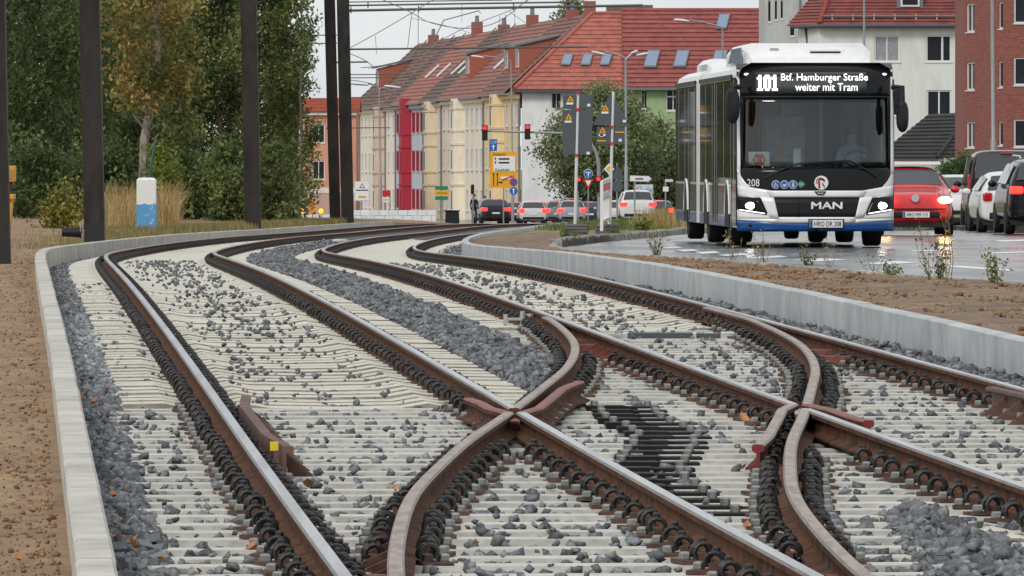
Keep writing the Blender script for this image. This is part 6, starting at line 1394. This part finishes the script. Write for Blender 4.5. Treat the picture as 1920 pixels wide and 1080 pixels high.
box_part(h6, (0, -.06, -1.4), (W6, -.002, ZZ(362, Y)-zb), plaster('plinth', (190, 160, 145)), 'plinth'); box_part(h6, (0, -.1, ZZ(362, Y)-zb), (W6, -.003, ZZ(352, Y)-zb), plaster('band', (222, 214, 206)), 'plinth_band'); box_part(h6, (0, -.35, ev-.25), (W6, -.02, ev-.03), M_wf, 'cornice')
# ================================================================== vegetation
def leaf_mat(name, c, c2, mix=(.42, .6), sc=1.2):
    m = mat('leaves '+name, lin(c), rough=.6, var=.2, scale=sc, tint=True, col2=lin(c2), mix=mix, spec=.25)
    n, l = m.node_tree.nodes, m.node_tree.links; b = n['Principled BSDF']; o = n['Material Output']
    if 'Translucent BSDF' not in n:
        t = n.new('ShaderNodeBsdfTranslucent'); mx = n.new('ShaderNodeMixShader'); mx.inputs['Fac'].default_value = .3
        l.new(n['Hue/Saturation/Value'].outputs['Color'], t.inputs['Color']); l.new(b.outputs[0], mx.inputs[1]); l.new(t.outputs[0], mx.inputs[2]); l.new(mx.outputs[0], o.inputs['Surface'])
    return m
M_bark = mat('bark', lin((96, 88, 78)), rough=.95, var=.3, scale=6, bump=.02)
M_barkp = mat('pale bark', lin((150, 142, 130)), rough=.95, var=.35, scale=5, bump=.02, col2=lin((84, 78, 70)), stretch=(1, 1, .4))
def leaves(C, spread, per, size, m, parent, name='crown', droop=.35, tlo=.55, thi=1.5, aspect=1.35, cl=None):
    """leaf-sized quads scattered in clumps round the centres C (local coordinates)"""
    C = np.asarray(C, float); n = len(C)*per; ci = np.repeat(np.arange(len(C)), per)
    P_ = C[ci]+RNG.normal(0, 1, (n, 3))*np.asarray(spread)[None]
    u = RNG.normal(0, 1, (n, 3)); u[:, 2] -= droop; u /= np.linalg.norm(u, axis=1)[:, None]
    w = np.cross(u, RNG.normal(0, 1, (n, 3))); w /= np.linalg.norm(w, axis=1)[:, None]
    s = size*(.6+.8*RNG.random(n))[:, None]; a = u*s*aspect*.5; c = w*s*.5*.7
    V = np.stack([P_-a, P_+c, P_+a, P_-c], 1).reshape(-1, 3); F = np.arange(n*4).reshape(-1, 4)
    ct = RNG.uniform(tlo, thi, len(C)) if cl is None else cl; t = ct[ci]*RNG.uniform(.7, 1.35, n)
    return inst(name, np_mesh(name, V, F, m, tint=t), parent)
def limb(b, p, q, r0, r1, wob=.1, n=5):
    p, q = Vector(p), Vector(q); L = (q-p).length; pts = []
    for i in range(n+1):
        t = i/n; e = Vector((random.uniform(-1, 1), random.uniform(-1, 1), random.uniform(-.4, .4)))*wob*L*(.3 if 0 < i < n else 0); pts.append(p.lerp(q, t)+e)
    b.tube(pts, [r0+(r1-r0)*i/n for i in range(n+1)], 7)
def tree(name, x, Y, zb, hgt, prof, label, lm, nclump, per, size, bark=None, trunk_r=.14, spread=(.3, .3, .26), lean=0.0, group=None, cat='tree', limbs=9, droop=.35, lo=0.0, tl=(.5, 1.5), trunk_h=.8):
    """prof: list of (height fraction, radius) of the crown envelope"""
    if group in (G_, 'shrubs under the left trees') and Y > 175:
        Y *= 1.24; zb = gz(Y); k_ = 1.22; hgt *= k_; prof = [(a, c*k_) for a, c in prof]; size *= 1.45; spread = tuple(v*k_*.86 for v in spread); nclump = int(nclump*.62); per = int(per*1.12)
    o = empty(name, (XX(x, Y), Y, zb), 0, label, cat, group); b = MB(); top = Vector((lean*hgt, 0, hgt*trunk_h)); limb(b, (0, 0, -.3), top, trunk_r, trunk_r*.3, .06, 7)
    hs, rs = [p[0]*hgt for p in prof], [p[1] for p in prof]; C = []
    for k in range(limbs):
        t = .15+.7*k/limbs; z = hgt*t; a = random.uniform(0, 6.28); r = float(np.interp(z+.6, hs, rs))*.75; st = Vector((lean*z, 0, z*trunk_h)); limb(b, st, st+Vector((math.cos(a)*r, math.sin(a)*r, .5+.5*r)), trunk_r*.4*(1-.5*t), .012, .15)
    b.build('trunk', bark or M_bark, o, smooth=True)
    w = np.interp(np.linspace(lo*hgt, hgt, 200), hs, rs); w = w/w.sum(); zz_ = np.linspace(lo*hgt, hgt, 200)
    for k in range(nclump):
        z = float(RNG.choice(zz_, p=w)); r = float(np.interp(z, hs, rs))*math.sqrt(RNG.random())**.8*RNG.uniform(.8, 1.12); a = RNG.uniform(0, 6.28); C.append((lean*z+r*math.cos(a), r*math.sin(a), z))
    leaves(C, spread, per, size, lm, o, droop=droop, tlo=tl[0], thi=tl[1]); return o
LG = leaf_mat('dark green', (104, 120, 74), (76, 92, 54)); LO = leaf_mat('autumn green', (156, 132, 78), (112, 120, 66)); LP = leaf_mat('poplar green', (116, 126, 74), (80, 94, 54)); LB = leaf_mat('bright green', (130, 138, 60), (96, 112, 52)); LM_ = leaf_mat('maple green', (140, 146, 104), (98, 112, 72))
def gz(Y): return rz(min(Y, 298))+WT-.13+.22*min(1, max(0, (Y-140)/30))
G_ = 'trees beyond the left wall'
col = [(0, .35), (.1, .7), (.3, 1.0), (.6, 1.0), (.85, .75), (1, .2)]
bro = [(0, .3), (.12, 1.0), (.3, 1.7), (.55, 2.0), (.8, 1.5), (1, .3)]
tree('willow_tree', 40, 196, gz(196), 9.5, bro, 'dense dark green tree at the left picture edge behind the yellow machine', LG, 230, 130, .085, spread=(.28, .28, .34), group=G_, droop=1.0, tl=(.35, 1.7))
tree('willow_tree', -95, 205, gz(205), 9.5, bro, 'dense green tree cut by the left picture edge, behind the leftmost mast', LG, 190, 120, .085, group=G_, droop=1.0)
tree('leafy_tree', 135, 204, gz(204), 9.5, bro, 'dark green tree behind the nearest full mast', LG, 210, 130, .085, group=G_, droop=.8, tl=(.3, 1.6))
tree('birch_tree', 268, 190, gz(190), 9.5, [(0, .1), (.25, .3), (.38, 1.0), (.55, 1.3), (.8, 1.1), (1, .3)], 'tree with pale trunk and orange-brown leaves left of centre', LO, 150, 110, .085, bark=M_barkp, trunk_r=.17, lo=.3, group=G_, lean=.06, limbs=12, tl=(.5, 1.5))
tree('leafy_tree', 250, 222, gz(222), 9.0, bro, 'green tree right behind the pale-trunked autumn tree', LG, 200, 130, .09, group=G_, tl=(.3, 1.4))
tree('leafy_tree', 345, 214, gz(214), 9.0, [(0, .5), (.2, 1.1), (.45, 1.2), (.7, 1.0), (1, .2)], 'green tree between the autumn tree and the poplars', LP, 170, 120, .085, group=G_, tl=(.3, 1.6))
for i, (x, Y, w_, lb) in enumerate(((405, 200, .55, 'columnar poplar left of the middle mast'), (450, 208, .5, 'slim columnar poplar hidden partly by the middle mast'), (510, 196, .62, 'columnar poplar right of the middle mast'), (536, 206, .42, 'outermost columnar poplar beside the salmon house'))):
    tree('poplar_tree', x, Y, gz(Y), 9.8, [(h, r*w_*1.15) for h, r in col], lb, LP, 150, 130, .08, spread=(.2, .2, .3), group=G_, tl=(.28, 1.6), trunk_r=.1, droop=.2)
# sparse twigs hanging out to the right of the poplars
o = empty('leafy_sapling', (XX(562, 236), 236, gz(236)), 0, 'loose leafy twigs at the right edge of the poplars', 'tree', G_); b = MB(); limb(b, (0, 0, -.2), (.05, 0, 6.6), .05, .02, .03, 7); C = []
for k in range(34):
    z = random.uniform(.3, 6.6); L_ = random.uniform(.15, .55); limb(b, (.03, 0, z), (.03+L_, random.uniform(-.2, .2), z+random.uniform(-.1, .3)), .012, .004, .1, 3); C += [(.03+L_*t, random.uniform(-.15, .15), z+random.uniform(-.1, .25)) for t in (.35, .7, 1)]
b.build('trunk', M_bark, o); leaves(C, (.1, .1, .1), 26, .075, LP, o, tlo=.6, thi=1.4)
for k, (x, Y, h_, w_, lm_, lb) in enumerate(((75, 186, 1.9, .9, LG, 'low dark shrub under the left edge trees'), (190, 192, 2.0, 1.0, LG, 'dark shrub behind the white and blue marker post'), (312, 182, 1.65, .42, LB, 'bright yellow-green shrub above the marker post'), (365, 190, 2.0, .7, LG, 'dark shrub left of the columnar poplars'), (430, 188, 1.9, .6, LP, 'green shrub at the foot of the poplars behind the middle mast'), (510, 184, 1.9, .62, LP, 'green shrub at the foot of the poplars right of the middle mast'), (255, 200, 2.4, 1.0, LG, 'tall dark shrub under the autumn tree'), (118, 172, .75, .28, leaf_mat('yellow shrub', (150, 140, 60), (120, 120, 56)), 'small yellowish shrub left of the nearest full mast'))):
    tree('shrub', x, Y, gz(Y), h_, [(0, .6*w_), (.4, w_), (.8, .8*w_), (1, .2)], lb, lm_, int(60*w_*h_/1.5)+10, 90, .075, spread=(.2, .2, .2), trunk_r=.03, limbs=5, cat='shrub', group='shrubs under the left trees', tl=(.5, 1.35))
# wood further back, closing the gaps
C = [(XX(random.uniform(-420, 535), 330), 330+random.uniform(-8, 14), 0) for _ in range(1300)]; C = [(x, y, gz(298)-1.5+abs(RNG.normal(0, 3.2))) for x, y, z in C]
o = leaves(C, (.5, .5, .5), 40, .15, LG, None, 'far_wood', tlo=.35, thi=1.1); tag(o, 'dark wood closing the gaps behind the left trees', 'wood', kind='stuff')
C = [(XX(random.uniform(-420, 330), 340), 340+random.uniform(-6, 10), gz(298)-1.5+random.uniform(1.5, 10.5)) for _ in range(1500)]
o = leaves(C, (.5, .5, .5), 42, .17, LG, None, 'far_wood', tlo=.3, thi=.9); tag(o, 'higher dark tree mass far behind the left edge trees', 'wood', kind='stuff')
# maple by the lights, tree tops behind the roof, bush on the right
mp = [(0, .3), (.12, 1.2), (.3, 2.6), (.5, 3.3), (.7, 2.8), (.88, 1.7), (1, .5)]
tree('maple_tree', 1128, 548, float(ROADZ(548)), 9.3, [(a, c*1.3) for a, c in mp], 'broad green maple in front of the white gable and green house', LM_, 330, 110, .17, spread=(.46, .46, .38), trunk_r=.25, lo=.12, tl=(.45, 1.5))
tree('maple_tree', 1228, 556, float(ROADZ(556)), 7.0, [(0, .6), (.2, 1.6), (.5, 2.3), (.8, 1.6), (1, .4)], 'smaller darker tree joining the maple on its right, beside the bus', LM_, 170, 100, .17, spread=(.44, .44, .38), trunk_r=.12, tl=(.4, 1.2))
tree('roadside_tree', 1068, 690, -5+EYE, 18.6, [(0, .3), (.5, .6), (.8, 1.2), (.92, 1.5), (1, .5)], 'treetop showing above the red roofs beside the chimney', LM_, 90, 60, .2, spread=(.4, .4, .35), trunk_r=.2, lo=.75)
tree('shrub', 1795, 318, float(ROADZ(318)), 2.6, [(0, .7), (.4, 1.0), (.8, .75), (1, .3)], 'round green bush in front of the dark garage roof', leaf_mat('bush', (84, 104, 66), (62, 82, 50)), 90, 110, .1, spread=(.22, .22, .2), trunk_r=.05, cat='shrub', limbs=5)
# ---------------------------------------------------------------- grasses
def blades(pts, h, m, name, parent=None, w=.012, bend=.35, n=1):
    """grass blades rooted at pts"""
    P_ = np.repeat(np.asarray(pts, float), n, 0); N = len(P_); P_[:, :2] += RNG.normal(0, .05, (N, 2)); a = RNG.uniform(0, 6.28, N); hh = h*(.45+.7*RNG.random(N)); d = np.stack([np.cos(a), np.sin(a), np.zeros(N)], 1); s = np.stack([-np.sin(a)*0+1, np.zeros(N), np.zeros(N)], 1)*w/2
    bd = (bend*RNG.random(N)*hh)[:, None]; up = np.array([0, 0, 1.]); p1 = P_+d*bd*.3+up*(hh*.55)[:, None]; p2 = P_+d*bd+up*hh[:, None]
    V = np.stack([P_-s, P_+s, p1+s*.8, p1-s*.8, p2+s*.15, p2-s*.15], 1).reshape(-1, 3); k = np.arange(N)[:, None]*6; F = np.concatenate([k+np.array([[0, 1, 2, 3]]), k+np.array([[3, 2, 4, 5]])], 0)
    t = np.tile(RNG.uniform(.6, 1.4, N), 2); return inst(name, np_mesh(name, V, F, m, tint=t), parent)
GR = leaf_mat('grass green', (112, 122, 66), (86, 98, 52)); GD = leaf_mat('grass dry', (178, 154, 108), (146, 124, 82))
P1 = []
for _ in range(5200):
    Y = random.uniform(138, 240); P1.append((LW(Y)-.12-abs(random.gauss(0, 1.1)), Y, gz(Y)-.1))
o = blades(P1, .2, leaf_mat('verge mix', (150, 134, 92), (104, 108, 62), (.4, .6), 2.0), 'verge_grass', n=3); tag(o, 'rough dry green grass along the foot of the left trees', 'grass', kind='stuff')
P1 = []
for _ in range(300):
    x = random.gauss(222, 22) if random.random() < .55 else random.gauss(308, 16); Y = random.uniform(176, 192); P1.append((XX(x, Y), Y, gz(Y)-.03))
o = blades(P1, 1.0, GD, 'dry_reeds', n=4, w=.014, bend=.75); tag(o, 'tall pale dry grass on both sides of the white and blue marker', 'grass', kind='stuff')
P1 = []
for _ in range(1400):
    x = random.uniform(895, 1275); Y = random.uniform(205, 300); X = XX(x, Y)
    if X > RW(Y)+.1: P1.append((X, Y, rz(Y)+WT-.06))
o = blades(P1, .2, GR, 'island_grass', n=3, w=.02); tag(o, 'patchy green and yellow grass on the traffic island behind the wall', 'grass', kind='stuff')
P1 = [(XX(random.gauss(1238, 16), 215), 215+random.uniform(-4, 4), rz(215)) for _ in range(160)]
o = blades(P1, .55, GD, 'dry_tuft_patch', n=4, w=.02); tag(o, 'patch of tall straw-coloured grass left of the bus', 'grass', kind='stuff')
def weed(x, y, h, label, m=None, stems=5, Y=None, spread=.12, leafy=.6, cat='weed'):
    p = on(x, y, ROADZ, .05, 60, 260) if Y is None else Vector((XX(x, Y), Y, ZZ(y, Y))); o = empty('weed', p, 0, label, cat, 'weeds along the kerb and island'); b = MB(); C = []
    for k in range(stems):
        q = Vector((random.uniform(-1, 1)*spread, random.uniform(-1, 1)*spread, h*random.uniform(.5, 1))); limb(b, (random.uniform(-.03, .03), 0, -.03), q, .004, .0015, .15, 4); C += [tuple(q*t) for t in np.linspace(.15, 1, 6)]
    b.build('stem', mat('weed stem', lin((120, 108, 76)), rough=.9), o)
    if leafy: leaves(C, (.02, .02, .02), max(1, int(5*leafy)), .026 if Y is None else .04, m or GR, o, 'leaf_mass', tlo=.6, thi=1.4)['kind'] = 'stuff'
for a in ((1207, 446, .42, 'bushy yellow-green weed beside the island kerb', LB, 26, 170, .2, 2.2), (1150, 452, .3, 'thin weeds between the island kerb stones', GR, 6, 150, .2, .8), (1066, 458, .22, 'green tuft at the nose of the island kerb', GR, 12, 139, .2, 1.2), (1232, 482, .42, 'upright grass tuft on the asphalt behind the grey wall', GR, 16, None, .16, .3), (1375, 488, .42, 'dry stalk weed left of the bus on the verge', GD, 4, None, .1, .5), (1430, 492, .4, 'wispy dry weed in front of the bus', GD, 7, None, .22, .25), (1516, 502, .25, 'small dark weed on the kerb below the bus plate', GR, 5, None, .1, .8), (1556, 497, .3, 'bent brown stalk on the kerb right of the bus plate', GD, 3, None, .12, .2), (1634, 514, .24, 'small forked weed on the kerb between bus and red car', GR, 4, None, .14, .3), (1672, 522, .16, 'low flat weed on the kerb before the red car', GR, 6, None, .1, .8), (1740, 530, .6, 'wispy weed left of the tallest stalk on the kerb', GR, 5, None, .2, .4), (1778, 534, 1.05, 'tallest brown stalk on the kerb below the red car', GD, 4, None, .14, .5), (1760, 528, .4, 'green leafy weed beside the tallest stalk', GR, 7, None, .1, 1.0), (1865, 537, .34, 'green leafy weed on the kerb near the right edge', GR, 7, None, .1, 1.1)):
    weed(a[0], a[1], a[2], a[3], a[4], a[5], a[6], a[7], a[8])
# ================================================================== small things
# white and blue painted marker post
Y = 174; zb = gz(Y)-.05; MKP = empty('marker_post', (XX(275, Y), Y, zb), 0, 'white concrete marker post with blue paint on its lower half', 'post')
M_mk = mat('painted concrete', (.74, .74, .72), rough=.7, var=.06, scale=5)
hM = ZZ(333, Y)-zb; wM = 36/FPX*Y
b = MB(); b.loft([[(-wM/2*k, -wM/2*k, z), (wM/2*k, -wM/2*k, z), (wM/2*k, wM/2*k, z), (-wM/2*k, wM/2*k, z)] for k, z in ((1, -.2), (1, hM-.05), (.8, hM-.01), (.5, hM))]); b.build('block', M_mk, MKP, bevel=.01)
b = MB(); zt = ZZ(383, Y)-zb; pts = []
n = 9
top_ = [(-wM/2-.004+wM*k/(n-1)*1.01, zt+random.uniform(-.02, .02)) for k in range(n)]; bot = [(-wM/2-.004+wM*k/(n-1)*1.01, random.uniform(.0, .16) if k % 2 else .02) for k in range(n)]
b.prism([(x, -wM/2-.004, z) for x, z in top_]+[(x, -wM/2-.004, z) for x, z in reversed(bot)], (0, .003, 0)); b.prism([(wM/2+.004, -wM/2, zt), (wM/2+.004, wM/2, zt), (wM/2+.004, wM/2, .05), (wM/2+.004, -wM/2, .02)], (-.003, 0, 0)); b.build('blue_paint', mat('flaking blue paint', lin((84, 150, 200)), rough=.6, var=.2, scale=9, col2=lin((190, 206, 214)), mix=(.58, .68)), MKP)
o = empty('green_bar', (XX(276, 180), 180, gz(180)), 0, 'slanting green steel bar behind the white and blue marker', 'bar'); b = MB(); b.tube([(-.02, 0, .7), tuple(at(290, 268, 180)-o.location)], .025, 8); b.build('bar', mat('green steel', lin((30, 96, 70)), rough=.5), o); b = MB(); b.tube([(-.02, 0, 0), (-.02, 0, .65)], .02, 8); b.build('stake', mat('green steel', lin((30, 96, 70))), o)
# yellow machine at the left edge
Y = 104; zb = gz(104); YM = empty('site_machine', (XX(16, Y), Y, zb), 0, 'yellow site machine partly hidden behind the leftmost mast', 'machine'); M_yel = mat('machine yellow', lin((200, 146, 50)), rough=.5, var=.15, scale=4)
def yp(x, y): p = at(x, y, Y)-YM.location; return (p.x, 0, p.z)
b = MB(); b.prism([yp(8, 478), yp(14, 478), yp(24, 372), yp(16, 372)], (0, .25, 0)); b.build('leg', M_yel, YM); b = MB(); p, q = yp(9, 374), yp(26, 364); b.b2((p[0]-.15, -.05, p[2]), (q[0], .4, q[2])); b.build('shelf', M_yel, YM, bevel=.01); b = MB(); p, q = yp(9, 341), yp(28, 311); b.b2((p[0]-.1, -.02, p[2]), (q[0], .3, q[2])); hd = b.build('head', M_yel, YM, bevel=.015)
b = MB(); p, q = yp(12, 336), yp(24, 318); b.b2((p[0], -.03, p[2]), (q[0], -.021, q[2])); b.build('head_panel', mat('ochre panel', lin((170, 120, 70)), rough=.6), hd); b = MB(); p, q = yp(14, 364), yp(19, 341); b.b2((p[0], .05, p[2]), (q[0], .12, q[2])); b.build('neck', M_rust, YM)
o = empty('bucket', at(135, 440, 128), 0, 'black bucket lying on the earth left of the nearest mast', 'bucket'); b = MB(); b.lathe([(.07, -.16), (.085, .12), (.1, .13), (.1, .15), (.07, .14)], 16, (0, 0, .04), 'x'); b.build('shell', M_plast, o, smooth=True); b = MB(); b.tube([(.14, .1*math.cos(a), .05+.12*math.sin(a)) for a in [math.radians(18*k) for k in range(11)]], .008, 5); b.build('handle', M_nut, o)
# earth clods and litter on the sandy ground
n = 9000; yy = 22+105*RNG.random(n)**1.6; xx = np.array([LW(v) for v in yy])-.1-RNG.random(n)**1.3*(.2+yy*.03); zz_ = np.array([Lg(v) for v in yy])+.004; sz = .007+.022*RNG.random(n)**4
NC = 7000; yy2 = 45+60*RNG.random(NC); xa = np.array([RW(v) for v in yy2])+.1; xb = np.array([KX(v) for v in yy2])-.1; t = RNG.random(NC); xx2 = xa+(xb-xa)*t; z2 = np.array([(rz(v)+WT-.05)*(1-q)+max(float(ROADZ(v))+.06, rz(v)-.02)*q for v, q in zip(yy2, t)])+.012; s2 = .01+.045*RNG.random(NC)**4
A = np.concatenate([np.stack([xx, yy, zz_, sz], 1), np.stack([xx2, yy2, z2, s2], 1)]); V = stone_shapes(len(A))*A[:, 3][:, None, None]+A[:, None, :3]; F = (CF[None]+(np.arange(len(A))*8)[:, None, None]).reshape(-1, 3)
o = inst('earth_clods', np_mesh('earth_clods', V.reshape(-1, 3), F, mat('earth clod', lin((140, 110, 82)), rough=.95, var=.3, scale=8, tint=True), tint=np.repeat(RNG.uniform(.6, 1.4, len(A)), 12))); tag(o, 'crumbs of brown earth scattered on the sandy verges', 'earth', kind='stuff')
# fallen leaves
M_fl = mat('dry leaf', lin((170, 120, 82)), rough=.8, var=.25, scale=30, rnd=.3); LMs = []
for k in range(4):
    b = MB(); u = [(-.5, 0, .1), (-.25, .22, .02), (.1, .3, .12), (.5, .05, .3), (.15, -.22, .16), (-.25, -.2, .04)]; b.add([(x+random.uniform(-.06, .06), y+random.uniform(-.06, .06), z*1.4+random.uniform(0, .14)) for x, y, z in u]+[(0, 0, .0)], [(0, 1, 6), (1, 2, 6), (2, 3, 6), (3, 4, 6), (4, 5, 6), (5, 0, 6)]); me = b.mesh('fallen_leaf', M_fl); LMs.append(me)
def fallen(x, y, s, label, fn=RAILZ, dz=SLZ+.01):
    p = on(x, y, fn, dz, 18, 120); o = inst('fallen_leaf', random.choice(LMs), None, tuple(p), (random.uniform(-.3, .3), random.uniform(-.3, .3), random.uniform(0, 6.28)), (s, s, s)); tag(o, label, 'leaf', 'fallen leaves')
for x, y, s in ((578, 915, .08), (735, 910, .045), (848, 742, .06), (893, 1022, .05), (1398, 792, .09), (1400, 990, .05), (1392, 880, .05), (636, 690, .05), (742, 921, .04)): fallen(x, y, s, 'dry orange leaf on the sleepers')
for x, y, s in ((150, 748, .07), (178, 756, .08), (190, 785, .06), (212, 933, .06), (250, 1028, .08), (222, 1008, .05), (300, 1052, .06), (248, 1020, .06), (372, 1075, .04), (470, 1032, .06), (215, 985, .05), (160, 742, .06)): fallen(x, y, s, 'brown leaf on the ballast by the left wall', RAILZ, SLZ+.045)
for x, y, s in ((72, 738, .05), (75, 772, .05), (90, 793, .05), (12, 865, .06), (82, 868, .04), (62, 962, .06), (93, 979, .07), (35, 1052, .06), (85, 915, .05), (20, 723, .04), (60, 775, .03)): fallen(x, y, s, 'dull brown leaf on the sandy earth left of the wall', RAILZ, WT-.12)
